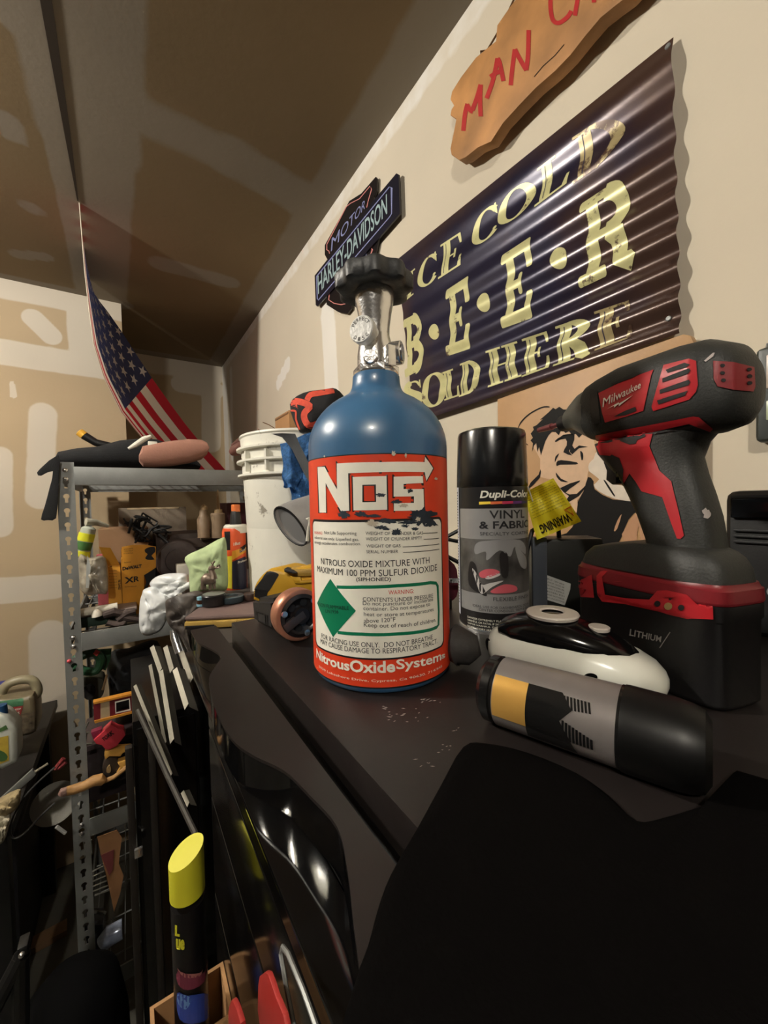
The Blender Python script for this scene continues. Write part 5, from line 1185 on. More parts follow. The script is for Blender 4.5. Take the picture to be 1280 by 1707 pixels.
# yellow housing above
hy = [(290, 690), (300, 560), (360, 450), (450, 360), (500, 342), (580, 352), (660, 372), (740, 345), (840, 335), (1060, 330), (1060, 640), (880, 620), (740, 640), (640, 660), (570, 720), (540, 752), (470, 775), (400, 745), (300, 720)]
dY = pL.dot(Fv)-.004
hp_ = extr([P(*c77(*p), d=dY-.0008*0) for p in smoothpts(hy, 2)], back_*.045, bev=.004)
yh = obj('housing', hp_, ym, yt, smooth=60); fy2 = surf(bvh_of(yh), .0006); fy3 = surf(bvh_of(yh), .0012)
obj('dark_inset', poly_on(fy2, smoothpts([c77(*p) for p in ((465, 378), (540, 378), (600, 405), (590, 440), (500, 590), (460, 640), (452, 712), (310, 670), (308, 610), (330, 560), (400, 470))], 2), (4, 4)), yb, yt, smooth=0)
obj('inset_panel', poly_on(fy3, [c77(*p) for p in ((330, 580), (480, 600), (450, 700), (318, 660))]), ddark, yt, smooth=0)
obj('handle_bar', slab([c77(*p) for p in ((650, 375), (740, 395), (820, 440), (1080, 430), (1080, 350), (830, 350), (740, 345))], .03, bev=.003, d=dY-.004), mat('tool_yellow_worn', C8(176, 138, 58), .5, var=.2, vscale=30), yt, smooth=50)
obj('lever', slab([c77(*p) for p in ((662, 345), (760, 365), (810, 395), (770, 402), (665, 380))], .016, bev=.001, d=dY-.010), yb, yt, smooth=40)
obj('lower_lip', slab([c77(*p) for p in ((730, 430), (790, 520), (860, 525), (1060, 505), (1060, 470), (870, 480), (860, 440))], .02, bev=.002, d=dY-.003), ym, yt, smooth=40)
# wheel: copper rim, dark spoked disc facing right-forward
whc = tz3(850, 885, .352); whn = (-Fv*.92-Rv*.05+V3((0, 0, .02))).normalized(); rr_ = 318/7.111/FPX*.352
rowz = min(whc.z-T-.001, rr_); 
Mw = frame(whc, whn.cross(V3((0, 0, 1))), None, whn)
rR = rowz
wnn = (-Fv*.80+Rv*.58); wnn.z = 0; wnn.normalize(); Mw = frame(whc, wnn.cross(V3((0, 0, 1))), None, wnn)
obj('guard_band', lathe(NB(), [(rR-.004, -.012), (rR-.0005, -.012), (rR, -.009), (rR, .002), (rR-.001, .003), (rR-.004, .003)], n=56, M=Mw), mat('copper_band', C8(186, 128, 102), .38, .5, var=.15, vscale=60), yt, smooth=50)
obj('disc', lathe(NB(), [(0, -.010), (rR-.004, -.010), (rR-.004, .004), (rR-.007, .0055), (rR-.009, .003), (rR-.014, .001), (rR-.018, .0025), (.008, .0025), (.007, .006), (0, .006)], n=56, M=Mw), mat('disc_dark', C8(40, 36, 36), .3, .3), yt, smooth=40)
for k in range(6):
    a = k*pi/3+.3; obj('disc_hole', lathe(NB(), [(0, .0027), (.0034, .0027), (.0034, .0032), (0, .0032)], n=16, M=Mw@Matrix.Translation((cos(a)*rR*.50, sin(a)*rR*.50, 0))), MATS['vent_black'], yt, smooth=0)
    if k % 2: obj('rim_screw', lathe(NB(), [(0, .004), (.0028, .004), (.0028, .0055), (0, .006)], n=14, M=Mw@Matrix.Translation((cos(a+.5)*(rR-.0065), sin(a+.5)*(rR-.0065), 0))), chrome, yt)
obj('spindle_arm', box(NB(), (-.003, -.004, .0032), (rR*.8, .004, .0062), .001, M=Mw@Matrix.Rotation(.5, 4, 'Z')), mat('arm_grey', C8(92, 82, 80), .35, .6), yt)

# ================================================================== ON THE BENCH
cs2 = thing('flat_tool_case', 'flat brown case with a dull yellow edge at the left end of the bench', 'case', tuple(P(370, 1030, z=BZ)))
pA = P(300, 1052, z=BZ+.0); pA = V3((.135, .56, BZ))
cx0 = P(307, 1050, z=BZ); cx1 = P(424, 1044, z=BZ)
u_ = (cx1-cx0); u_.z = 0; ul = u_.length+.03; u_.normalize(); n_ = V3((-u_.y, u_.x, 0)); n_ = n_ if n_.dot(Fv) > 0 else -n_
Mk = Matrix((u_, n_, V3((0, 0, 1)))).transposed().to_4x4(); Mk.translation = V3((cx0.x, cx0.y, BZ))
obj('lower_shell', box(NB(), (0, 0, .0005), (ul, .13, .013), .003, M=Mk), mat('case_yellow_dull', C8(178, 146, 72), .5, var=.15, vscale=30), cs2)
obj('dark_seam', box(NB(), (.002, -.0015, .0006), (ul*.34, .0005, .0065), .0005, M=Mk), blackplastic, cs2)
obj('lid', box(NB(), (0, .002, .0135), (ul, .13, .021), .004, M=Mk), mat('case_lid_brown', C8(112, 92, 88), .55, var=.2, vscale=16), cs2)
obj('latch', box(NB(), (ul*.36, -.003, .002), (ul*.60, .001, .012), .001, M=Mk), MATS['case_yellow_dull'], cs2)
ZL = BZ+.022
def onz(x, y, z=ZL): return P(x, y, z=z)
def lid(name, x, yb_, r, h, m_, label, cat, z=ZL, hollow=False, grp=None, top=None):
    c = onz(x, yb_, z); t_ = thing(name, label, cat, tuple(c), grp)
    pr_ = [(0, z+.0006), (r*.96, z+.0006), (r, z+.002), (r, z+h-.001), (r*.96, z+h)]+([(r*.55, z+h), (r*.5, z+h*.8), (0, z+h*.8)] if hollow else [(0, z+h)])
    obj('body', lathe(NB(), pr_, (c.x, c.y, 0), 36), m_, t_)
    if top: obj('top_face', lathe(NB(), [(0, z+h+.0002), (r*.88, z+h+.0002), (r*.9, z+h+.0012), (0, z+h+.0014)], (c.x, c.y, 0), 36), top, t_)
    return t_
lid('tape_roll', 357, 1008, .0215, .020, mat('lid_black', C8(28, 28, 30), .35), 'short black round tin on the flat case', 'tin', top=mat('lid_top', C8(120, 122, 116), .4))
lid('tape_roll', 386, 1003, .0235, .012, mat('tape_teal', C8(58, 74, 82), .45), 'dark teal roll of tape on the flat case', 'tape', hollow=True)
lid('small_jar', 418, 1000, .013, .014, mat('jar_brown', C8(56, 40, 34), .4), 'small brown jar behind the yellow tool', 'jar')
bt_ = thing('small_bottle', 'tiny brown and blue ink bottle beside the black tin', 'bottle', tuple(onz(336, 1010)))
c = onz(336, 1010); obj('glass', lathe(NB(), [(0, ZL+.0006), (.0075, ZL+.0006), (.0078, ZL+.012), (0, ZL+.012)], (c.x, c.y, 0), 20), mat('amber_glass', C8(60, 34, 20), .2), bt_)
obj('blue_base', lathe(NB(), [(.0070, ZL+.0005), (.0084, ZL+.0005), (.0084, ZL+.0045), (.0079, ZL+.0046)], (c.x, c.y, 0), 20), mat('pale_blue', C8(128, 176, 196), .4), bt_)
obj('blue_cap', lathe(NB(), [(0, ZL+.012), (.0078, ZL+.012), (.0078, ZL+.017), (0, ZL+.0172)], (c.x, c.y, 0), 20), MATS['pale_blue'], bt_)
# reindeer figurine
dy = .80
rdz = ZL
rg = thing('reindeer_figurine', 'small pewter reindeer figurine with antlers in front of the green cloth', 'figurine', tuple(P(347, 985, d=.74)))
pew = mat('pewter', C8(128, 112, 98), .4, .4, var=.2, vscale=60)
def c66(x, y, d=.74): return P(100+x/3.765, 820+y/3.765, d=d)
tin_top = ZL+.0214
obj('body', loft(NB(), [(c66(892, 552), V3((0, 0, .006)), Fv*.006), (c66(910, 548), V3((0, 0, .011)), Fv*.010), (c66(935, 545), V3((0, 0, .011)), Fv*.010), (c66(958, 548), V3((0, 0, .009)), Fv*.009), (c66(972, 552), V3((0, 0, .004)), Fv*.005)], 16, 2), pew, rg, smooth=70)
obj('neck', tube(NB(), [c66(960, 545), c66(960, 520), c66(952, 500), c66(950, 485)], [.008, .006, .0055, .005], 10), pew, rg)
obj('head', tube(NB(), [c66(934, 486), c66(942, 484), c66(958, 478), c66(970, 472)], [.003, .0055, .006, .003], 10), pew, rg)
for k, (x0, x1, yb2) in enumerate(((900, 893, 612), (912, 908, 612), (945, 944, 612), (965, 970, 608))):
    obj('leg', tube(NB(), [c66(x0, 560, .74+.004*(k % 2)), c66((x0+x1)/2-2, 585, .74+.004*(k % 2)), c66(x1, yb2, .74+.004*(k % 2))], [.0045, .003, .0028], 8), pew, rg)
for s_ in (0, 1):
    obj('antler', join(tube(NB(), [c66(962, 474), c66(985, 478), c66(1003, 472), c66(998, 455)] if s_ else [c66(956, 472), c66(958, 455), c66(966, 440), c66(972, 436)], .0018, 6), tube(NB(), [c66(985, 478), c66(990, 460)] if s_ else [c66(958, 455), c66(950, 443)], .0016, 6)), pew, rg)
obj('scarf', tube(NB(), [c66(950, 508), c66(958, 512), c66(968, 508)], .0045, 8), mat('pewter_pale', C8(170, 150, 132), .5), rg)
# green cloth/glove
gc_ = thing('green_cloth', 'pale green rag standing crumpled behind the reindeer figurine', 'rag', tuple(P(350, 930, d=.82)))
def crumple(outl, d, depth, m_, parent, name, seed=1, amp=.006, n=4):
    """puffed crumpled sheet whose rim follows an outline"""
    rd_ = random.Random(seed); hp = smoothpts(outl, 4); cx_ = sum(p[0] for p in hp)/len(hp); cy_ = sum(p[1] for p in hp)/len(hp); t = NB(); R_ = []
    for q, off in ((1, .0), (.93, -depth*.45), (.82, -depth*.65), (.68, -depth*.8), (.52, -depth*.9), (.36, -depth*.97), (.2, -depth), (.06, -depth*1.02)):
        ring_ = []
        for k, (x, y) in enumerate(hp):
            X_, Y_ = cx_+(x-cx_)*q, cy_+(y-cy_)*q; wv = amp*2.2*noise.noise(V3((X_*.055, Y_*.11, seed)))+amp*1.6*abs(noise.noise(V3((X_*.16, Y_*.07, seed+9))))
            ring_.append(t.verts.new(P(X_, Y_, d=d+off-wv*(1 if q < 1 else .3))))
        R_.append(ring_)
    back_r = [t.verts.new(P(cx_+(x-cx_)*.8, cy_+(y-cy_)*.8, d=d+depth*.7)) for x, y in hp]
    R_.insert(0, back_r); N_ = len(hp)
    for a, b in zip(R_, R_[1:]):
        for k in range(N_): t.faces.new((a[k], a[(k+1) % N_], b[(k+1) % N_], b[k]))
    t.faces.new(R_[-1]); t.faces.new(R_[0][::-1]); bmesh.ops.triangulate(t, faces=[f for f in t.faces if len(f.verts) > 4]); bmesh.ops.recalc_face_normals(t, faces=t.faces)
    return obj(name, t, m_, parent, smooth=60)
def p66(pts): return [(100+x/3.765, 820+y/3.765) for x, y in pts]
crumple(p66([(785, 410), (900, 350), (1010, 290), (1040, 300), (1050, 420), (1052, 600), (1000, 620), (900, 620), (880, 640), (850, 672), (820, 650), (810, 560), (808, 490)]), .87, .022, mat('rag_green', C8(176, 194, 146), .85, var=.15, vscale=40, bump=.3, bscale=90), gc_, 'folded_rag', 3, .004)
# cleaner bottle
def bottle(name, label, cat, cx, d, rows, m_, extra=(), n=32, sx=1):
    t_ = thing(name, label, cat, tuple(P(cx, rows[0][0], d=d))); b = lathe_px(NB(), cx, d, rows, n); obj('body', b, m_, t_)
    for nm, rw_, mm in extra: obj(nm, lathe_px(NB(), cx, d, rw_, n), mm, t_)
    return t_
cl = bottle('cleaner_bottle', 'orange cleaner bottle with a black cap and an orange nozzle left of the bucket', 'bottle', 393, .98, [(986, 0), (986, 17), (983, 18.5), (886, 18.5), (880, 17), (876, 0)], mat('cleaner_orange', C8(222, 88, 44), .35),
     [('white_collar', [(888, 0), (888, 18.8), (877, 18.8), (874, 16), (874, 0)], white), ('black_cap', [(875, 0), (875, 9.5), (858, 8), (852, 6.5), (852, 0)], ddark), ('nozzle', [(853, 0), (853, 7), (842, 7), (841, 6), (841, 0)], mat('nozzle_orange', C8(226, 120, 62), .4))])
cy_ = bvh_of([o for o in cl.children if o.name.startswith('body')][0]); fc = surf(cy_, .0007); fc2 = surf(cy_, .0012)
def q66(x, y): return (100+x/3.765, 820+y/3.765)
for nm, pts, mm, ff in (('label_band', [(1045, 405), (1080, 402), (1080, 608), (1052, 604)], mat('lab_yellow', C8(222, 206, 60), .4), fc), ('label_band', [(1080, 372), (1165, 345), (1170, 372), (1080, 430)], mat('lab_gold', C8(226, 160, 50), .4), fc2),
                        ('label_band', [(1078, 440), (1172, 400), (1180, 612), (1085, 610)], mat('lab_dark', C8(40, 40, 60), .4), fc), ('label_band', [(1032, 250), (1068, 248), (1068, 365), (1040, 365)], ddark, fc),
                        ('label_band', [(1118, 388), (1130, 350), (1166, 325), (1168, 360)], ddark, fc2)):
    obj(nm, poly_on(ff, [q66(*p) for p in pts], (3, 6)), mm, cl, smooth=0)
tt = NB()
for s_, q in (('Armor', [(1122, 384), (1165, 364), (1165, 346), (1126, 368)]), ('Protect', [(1115, 452), (1170, 430), (1170, 416), (1115, 436)]), ('10oz', [(1090, 340), (1130, 328), (1130, 308), (1090, 318)])):
    hm = homog([q66(*p) for p in q]); merge(tt, warp(text(s_, .02), lambda u, v: fc2(*hm(u, v))))
obj('lettering', tt, whiteink, cl, smooth=0)
# white plastic bag hanging over the bench edge
wb = thing('plastic_bag', 'crumpled white plastic bag draped over the shelf edge beside the green rag', 'bag', tuple(P(260, 1000, d=.92)))
wbm = mat('bag_white', C8(226, 229, 229), .35, var=.06, vscale=30, bump=.5, bscale=35)
crumple(p66([(562, 580), (600, 535), (680, 512), (790, 512), (812, 545), (800, 580), (700, 650), (650, 660), (600, 620)]), .93, .03, wbm, wb, 'upper_bunch', 8, .005)
crumple(p66([(530, 610), (600, 595), (680, 650), (680, 760), (640, 860), (570, 900), (520, 895), (497, 840), (500, 700), (515, 640)]), .92, .03, wbm, wb, 'hanging_bunch', 12, .006)
crumple(p66([(640, 640), (740, 590), (815, 560), (818, 600), (740, 640), (680, 690), (680, 750), (650, 760)]), .915, .015, wbm, wb, 'twisted_handle', 5, .003)
# dark plastic sheeting beside it with a steel tube end
dsh = thing('dark_plastic_wrap', 'dull brown grey plastic wrap hanging in front of the bench corner', 'plastic wrap', tuple(P(300, 1040, d=.84)))
crumple([(278, 1000), (300, 992), (330, 985), (345, 1000), (322, 1030), (320, 1075), (326, 1110), (300, 1062), (280, 1040), (276, 1015)], .765, .012, mat('wrap_brown', C8(70, 63, 58), .6, var=.4, vscale=30, bump=.4, bscale=40), dsh, 'wrap', 4, .005)
bkt = thing('steel_tube', 'short polished steel tube end under the plastic bag', 'tube', tuple(P(290, 1060, d=.8)))
obj('tube', tube(NB(), [P(288, 1050, d=.80), P(291, 1062, d=.80), P(300, 1088, d=.79)], [.006, .0085, .009], 14), chrome, bkt)

# ================================================================== GREY BLADES (cut steel profiles) LEANING AT THE BENCH CORNER
bladem = mat('blade_grey', C8(178, 172, 156), .45, .35, var=.08, vscale=30); bladed = mat('blade_shaded', C8(96, 92, 84), .5, .35, var=.15, vscale=30)
def c18(x, y): return (180+x/4.741, 1040+y/4.741)
def blade(a, b, wd_, d0, d1, label, k):
    pa, pb = P(*c18(*a), d=d0), P(*c18(*b), d=d1); ax = (pb-pa).normalized(); vw = (pa+pb).normalized(); s_ = ax.cross(vw).normalized(); s_ = s_ if s_.dot(Rv) > 0 else -s_; q = s_.cross(ax).normalized(); q = q if q.dot(vw) > 0 else -q
    w_ = wd_/4.741/FPX*d0
    t_ = thing('steel_profile', label, 'metal strip', tuple(pa), 'grey metal strips leaning at the bench corner')
    # V-shaped profile: lit left flange, shade painted into the right flange's darker colour
    def fl(o0, o1, nrm, cut):
        A1, A2, B1, B2 = pa+o0, pa+o1+ax*cut*.3, pb+o0, pb+o1+ax*cut
        return extr([A1, A2, B2, B1], nrm)
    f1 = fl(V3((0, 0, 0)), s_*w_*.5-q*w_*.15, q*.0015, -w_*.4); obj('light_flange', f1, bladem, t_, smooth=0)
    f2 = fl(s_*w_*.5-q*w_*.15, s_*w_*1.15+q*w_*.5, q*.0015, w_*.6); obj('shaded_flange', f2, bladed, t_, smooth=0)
for k, (a, b, wd_, d0, d1, lb) in enumerate((
    ((200, 495), (490, 1215), 46, .74, .70, 'leftmost pale grey metal strip, its top next to the red level'),
    ((320, 330), (440, 960), 44, .79, .755, 'short pale metal strip second from the left, top ending below the third'),
    ((330, 190), (400, 390), 62, .79, .77, 'short pale metal strip with its top just under the shelf beam'),
    ((400, 380), (490, 950), 62, .77, .72, 'pale metal strip running down from the short one under the shelf beam'),
    ((435, 190), (490, 390), 66, .80, .78, 'short wide metal strip right below the plastic bag'),
    ((510, 370), (605, 680), 72, .78, .74, 'metal strip lying lowest on the right of the fan, with a cut lower end'),
    ((575, 1340), (625, 1450), 52, .69, .68, 'small separate metal strip end just above the yellow bottle cap'),
    ((545, 200), (640, 480), 80, .82, .79, 'dull scratched metal strip at the right under the steel tube'))):
    blade(a, b, wd_, d0, d1, lb, k)
rd_ = thing('dark_rod', 'long thin dark rod leaning from the level down to the yellow capped can', 'rod', tuple(P(*c18(690, 1650), d=.60)))
obj('rod', tube(NB(), [P(*c18(235, 680), d=.715), P(*c18(470, 1200), d=.66), P(*c18(690, 1660), d=.60)], .0045, 8), mat('rod_dark', C8(70, 66, 62), .5, .3), rd_)

# ================================================================== SECOND DECK OF THE SHELF
DZ = -.3435
def bxx(name, label, cat, x0, x1, y0, y1, z0, z1, m_, bev=.002, group=None, part='carton_body'):
    t_ = thing(name, label, cat, ((x0+x1)/2, (y0+y1)/2, z0), group); o = obj(part, box(NB(), (x0, y0, z0), (x1, y1, z1), bev), m_, t_); return t_, o
xa = lambda px_, y_, row=900: P(px_, row, y=y_).x
gcn, _ = bxx('grey_carton', 'large dull grey cardboard carton at the back of the second deck', 'carton', xa(199, 1.84), xa(312, 1.84), 1.84, 1.93, DZ, P(250, 846, y=1.84).z, mat('grey_card', C8(118, 106, 92), .8, var=.12, vscale=8))
obj('tape_strip', box(NB(), (xa(214, 1.84), 1.8385, P(250, 848, y=1.84).z-.002), (xa(300, 1.84), 1.8398, P(250, 846, y=1.84).z-.018+.018)), mat('tape_tan', C8(176, 156, 124), .5), gcn, smooth=0)
bcn, _ = bxx('brown_carton', 'brown cardboard carton behind the yellow tool box on the second deck', 'carton', xa(164, 1.62), xa(248, 1.62), 1.62, 1.80, DZ, P(200, 881, y=1.62).z, mat('card_dim', C8(132, 100, 70), .8, var=.12, vscale=9))
obj('flap', slab([(236, 880), (228, 900), (222, 908), (246, 912), (250, 893)], .002, y=1.612), cdb, bcn, smooth=0)
# yellow tool box
YB2 = 1.47
ybx = thing('yellow_tool_box', 'open yellow cardboard tool box with black lettering on the second deck', 'box', tuple(P(220, 985, y=YB2)))
yc_ = mat('box_yellow', C8(214, 148, 40), .55, var=.08, vscale=20)
def c3b(x, y): return (140+x/8, 820+y/8)
zbt = DZ+.0005
ff_ = [P(*c3b(*p), y=YB2) for p in ((503, 735), (640, 708), (800, 704), (958, 730), (958, 1010), (850, 1080), (800, 1110), (790, 1380), (510, 1330))]
for p in ff_[-2:]: p.z = zbt
obj('front_panel', extr(ff_, (0, .002, 0)), yc_, ybx, smooth=0)
xl_, xr_ = ff_[-1].x, ff_[-2].x
obj('carton_walls', join(box(NB(), (xl_, YB2+.002, zbt), (xl_+.002, YB2+.09, P(*c3b(503, 900), y=YB2).z)), box(NB(), (xl_, YB2+.088, zbt), (xr_+.03, YB2+.09, P(*c3b(503, 800), y=YB2).z)), box(NB(), (xr_-.002, YB2+.002, zbt), (xr_, YB2+.088, P(*c3b(503, 1150), y=YB2).z))), yc_, ybx, smooth=0)
sp1 = [P(*c3b(*p), y=YB2+.012) for p in ((318, 1335), (318, 992), (480, 982), (508, 1322))]
sp1[0].z = sp1[3].z = zbt
obj('side_panel', extr(sp1, (0, .002, 0)), mat('box_yellow_light', C8(228, 164, 56), .55), ybx, smooth=0)
obj('open_flap', extr([P(*c3b(*p), y=yy) for p, yy in (((200, 740), YB2-.02), ((352, 748), YB2-.02), ((476, 975), YB2+.011), ((318, 992), YB2+.011))], (0, -.0018, .001)), MATS['box_yellow_light'], ybx, smooth=0)
tt = NB()
for s_, q, b_ in (('DeWALT', ((512, 1050), (768, 1010), (768, 965), (512, 1000)), .05), ('XR', ((545, 1225), (735, 1190), (740, 1120), (535, 1140)), .03), ('BRUSHLESS', ((535, 950), (625, 940), (625, 928), (535, 938)), 0), ('20V MAX LITHIUM ION', ((528, 775), (655, 760), (655, 745), (528, 758)), 0), ('COMPACT DRILL KIT', ((528, 802), (655, 790), (655, 775), (528, 786)), 0), ('OUTIL SANS BALAIS', ((528, 830), (655, 820), (655, 806), (528, 815)), 0), ('BATTERY INCLUDED', ((545, 1275), (700, 1262), (700, 1250), (545, 1262)), 0)):
    hm = homog([c3b(*p) for p in q]); merge(tt, warp(text(s_, b_), lambda u, v: P(*hm(u, v), y=YB2-.0006)))
for s_, q in (('XR', ((335, 1005), (375, 1000), (375, 975), (335, 980))), ('DEWALT 20V', ((455, 1300), (455, 1170), (490, 1170), (490, 1300)))):
    hm = homog([c3b(*p) for p in q]); merge(tt, warp(text(s_, .03), lambda u, v: P(*hm(u, v), y=YB2+.0112)))
for i in range(7):
    hm = homog([c3b(*p) for p in ((335, 1060+i*38), (440, 1055+i*38), (440, 1043+i*38), (335, 1048+i*38))]); merge(tt, warp(text(['Rechargeable', 'Charge before', 'first use of', 'the battery', 'Read manual', 'Keep dry and', 'cool storage'][i]), lambda u, v: P(*hm(u, v), y=YB2+.0112)))
obj('lettering', tt, ink, ybx, smooth=0)
obj('printed_tool', join(warp(shape([smoothpts([c3b(*p) for p in ((810, 770), (860, 740), (940, 735), (950, 800), (900, 850), (940, 900), (850, 905), (815, 880), (850, 830), (820, 810))], 2)]), lambda x, y: P(x, y, y=YB2-.0006)), warp(shape([[c3b(*p) for p in ((800, 1110), (850, 1080), (958, 1010), (950, 1130), (880, 1200), (830, 1330), (800, 1300), (830, 1200))]]), lambda x, y: P(x, y, y=YB2-.0006))), ink, ybx, smooth=0, label='dark printed picture of a tool')
bxx('red_packet', 'flat dull red packet left of the yellow tool box', 'packet', xa(159, 1.56), xa(180, 1.56), 1.56, 1.60, DZ, P(170, 925, y=1.56).z, mat('packet_red', C8(168, 78, 84), .6), part='packet')
# black wire basket tangle
tg = thing('black_cable_tangle', 'tangled heap of black cables and clips on top of the brown carton', 'cables', tuple(P(255, 890, y=1.70)))
rn = random.Random(4)
for k in range(9):
    x_, y_ = 250+rn.uniform(-26, 22), 886+rn.uniform(-16, 16); pts = []
    for j in range(6): pts.append(P(x_+rn.uniform(-16, 16), min(906, y_+rn.uniform(-14, 16)), y=1.580+rn.uniform(-.02, .02)))
    obj('cable', tube(NB(), [V3(p) for p in smoothpts([tuple(q) for q in pts], 4, False)], .0042, 6), blackplastic, tg)
obj('bracket', join(*[tube(NB(), [P(*c3b(*a), y=1.575), P(*c3b(*b), y=1.575)], .003, 6) for a, b in (((780, 280), (980, 400)), ((980, 400), (950, 455)), ((780, 280), (765, 330)), ((765, 330), (940, 455)), ((820, 310), (900, 430)), ((880, 345), (870, 420)), ((525, 350), (560, 400)), ((560, 400), (660, 440)), ((660, 440), (650, 470)), ((650, 470), (540, 410)))]), blackplastic, tg)
dkc, _ = bxx('dark_crate', 'dark brown crate at the right of the second deck holding two glue bottles', 'crate', xa(262, 1.58, 930), .455, 1.615, 1.83, DZ, -.105, mat('crate_dark', C8(52, 40, 34), .7, var=.25, vscale=12), part='crate_body')
for i in range(4): obj('slat', box(NB(), (xa(262, 1.58, 930)+.01, 1.609, DZ+.02+i*.055), (.45, 1.6145, DZ+.055+i*.055), .002), mat('crate_slat', C8(66, 52, 44), .7, var=.2, vscale=15), dkc)
dsc = thing('round_fan_disc', 'dark round disc standing in front of the crate', 'disc', tuple(P(297, 965, y=1.54)))
cdc = P(297, 934, y=1.54); rdc = 33/FPX*cdc.dot(Fv)
obj('disc', lathe(NB(), [(0, 0), (rdc, 0), (rdc, .012), (rdc-.004, .018), (rdc*.6, .020), (rdc*.58, .026), (0, .028)], n=40, M=frame(cdc, (1, 0, 0), None, (-.2, -1, .05))), mat('disc_brownish', C8(62, 52, 50), .5, var=.2, vscale=40), dsc)
gl1 = bottle('glue_bottle', 'tan glue bottle, the left one of two on the dark crate', 'bottle', 340, P(340, 890, y=1.575).dot(Fv), [(896, 0), (896, 9.5), (866, 10), (858, 6), (850, 5.5), (850, 0)], mat('glue_tan', C8(138, 116, 92), .5), [('cap', [(850, 0), (850, 6), (845, 5.5), (841, 1.5), (840, 0)], mat('glue_cap', C8(168, 142, 104), .5))], 20)
gl2 = bottle('glue_bottle', 'glue bottle with a long upright nozzle, the right one of two on the dark crate', 'bottle', 364, P(364, 880, y=1.575).dot(Fv), [(896, 0), (896, 11.5), (857, 11.5), (855, 10), (855, 0)], MATS['glue_tan'], [('cap', [(855, 0), (855, 6.5), (849, 6), (849, 0)], MATS['glue_cap']), ('nozzle', [(849, 0), (849, 3), (818, 1.2), (816, 0)], MATS['glue_cap'])], 20)
rl = solo('paper_roll', tube(NB(), [P(334, 897, y=1.60), P(352, 892, y=1.60), P(378, 886, y=1.60)], [.010, .012, .010], 12), mat('paper_roll', C8(142, 128, 110), .7), 'rolled paper lying in front of the two glue bottles', 'roll')
mrn, _ = bxx('dark_red_box', 'dark red box just left of the bucket behind the orange cleaner', 'box', .33, .47, 1.62, 1.80, -.104, P(395, 838, y=1.62).z, mat('maroon', C8(74, 18, 34), .5), part='box_body')
bxx('white_box', 'small white box behind the green rag', 'box', xa(295, 1.45, 945), xa(318, 1.45, 945), 1.45, 1.50, DZ, P(300, 942, y=1.45).z, mat('box_white', C8(206, 200, 186), .6), part='box_body')
# spray bottle with a yellow label (left end of the deck)
sb = thing('garden_spray_bottle', 'leaning white spray bottle with yellow and green labels at the left end of the deck', 'bottle', tuple(P(145, 940, y=1.50)))
pa_, pb_ = P(149, 878, y=1.50), P(134, 928, y=1.50); ax = (pb_-pa_)
obj('body', tube(NB(), [pa_, pa_+ax*.06, pa_+ax*.5, pb_], [.012, .019, .020, .019], 18), mat('bottle_pale', C8(184, 190, 176), .4), sb)
obj('yellow_label', tube(NB(), [pa_+ax*.22, pa_+ax*.48], .0212, 18), mat('lab_lime', C8(224, 224, 50), .45), sb)
obj('green_label', tube(NB(), [pa_+ax*.50, pa_+ax*.76], .0212, 18), mat('lab_green', C8(66, 110, 56), .45), sb)
obj('yellow_ring', tube(NB(), [pa_+ax*.80, pa_+ax*.98], [.0212, .0235], 18), MATS['lab_lime'], sb)
obj('white_shoulder', tube(NB(), [P(143, 870, y=1.51), P(160, 871, y=1.52), P(180, 877, y=1.54)], [.012, .010, .005], 12), mat('shoulder_pale', C8(176, 174, 158), .5), sb)
clb = thing('clear_bag', 'clear plastic bag with dull contents under the garden spray bottle', 'bag', tuple(P(155, 985, y=1.45)))
crumple([(132, 925), (150, 930), (176, 930), (180, 985), (165, 990), (140, 990), (130, 965)], P(155, 960, y=1.46).dot(Fv), .025, mat('clear_bag', C8(158, 150, 134), .3, var=.35, vscale=40, bump=.5, bscale=50), clb, 'bag_body', 6, .008)
obj('silver_strip', slab([(146, 925), (151, 945), (148, 980), (143, 980), (144, 945)], .002, y=1.425), mat('silver_pale', C8(196, 200, 196), .4), clb, smooth=0)
# green case, pipe, gloves at the deck edge
gcz = P(170, 1013, y=1.40)
gk, _ = bxx('green_case', 'long dark green case with a pale lid at the front of the second deck', 'case', xa(122, 1.40, 1005), xa(226, 1.40, 1005), 1.395, 1.47, DZ+.0005, DZ+.030, mat('case_green', C8(44, 66, 56), .5, var=.2, vscale=20), .003, part='case_body')
obj('lid', box(NB(), (xa(122, 1.40, 1005)-.003, 1.390, DZ+.0305), (xa(226, 1.40, 1005)+.003, 1.475, DZ+.040), .003), mat('lid_pinkgrey', C8(140, 126, 120), .5), gk)
wp = thing('white_pipe', 'short white plastic pipe with an elbow lying at the deck edge', 'pipe', tuple(P(150, 1030, y=1.36)))
obj('pipe', tube(NB(), [P(124, 1024, y=1.385), P(150, 1019, y=1.385), P(196, 1011, y=1.385)], .0118, 16), mat('pipe_white', C8(220, 214, 198), .45), wp)
obj('elbow', tube(NB(), [P(158, 1016, y=1.372), P(161, 1022, y=1.370), P(162, 1027, y=1.370)], [.007, .013, .014], 14), MATS['pipe_white'], wp)
bg = thing('brown_work_gloves', 'pair of crumpled dark brown work gloves at the deck edge', 'gloves', tuple(P(200, 1035, y=1.36)))
for q in ([(172, 1026), (190, 1020), (205, 1024)], [(178, 1038), (192, 1042), (206, 1040), (210, 1034)], [(200, 1026), (214, 1030), (232, 1034)], [(196, 1034), (212, 1022), (226, 1018)]):
    obj('finger', clampz(tube(NB(), [P(*p, y=1.372) for p in q], [.010]+[.013]*(len(q)-2)+[.009], 10), DZ+.001), mat('glove_dark', C8(70, 58, 54), .8, var=.3, vscale=40, bump=.4, bscale=100), bg)

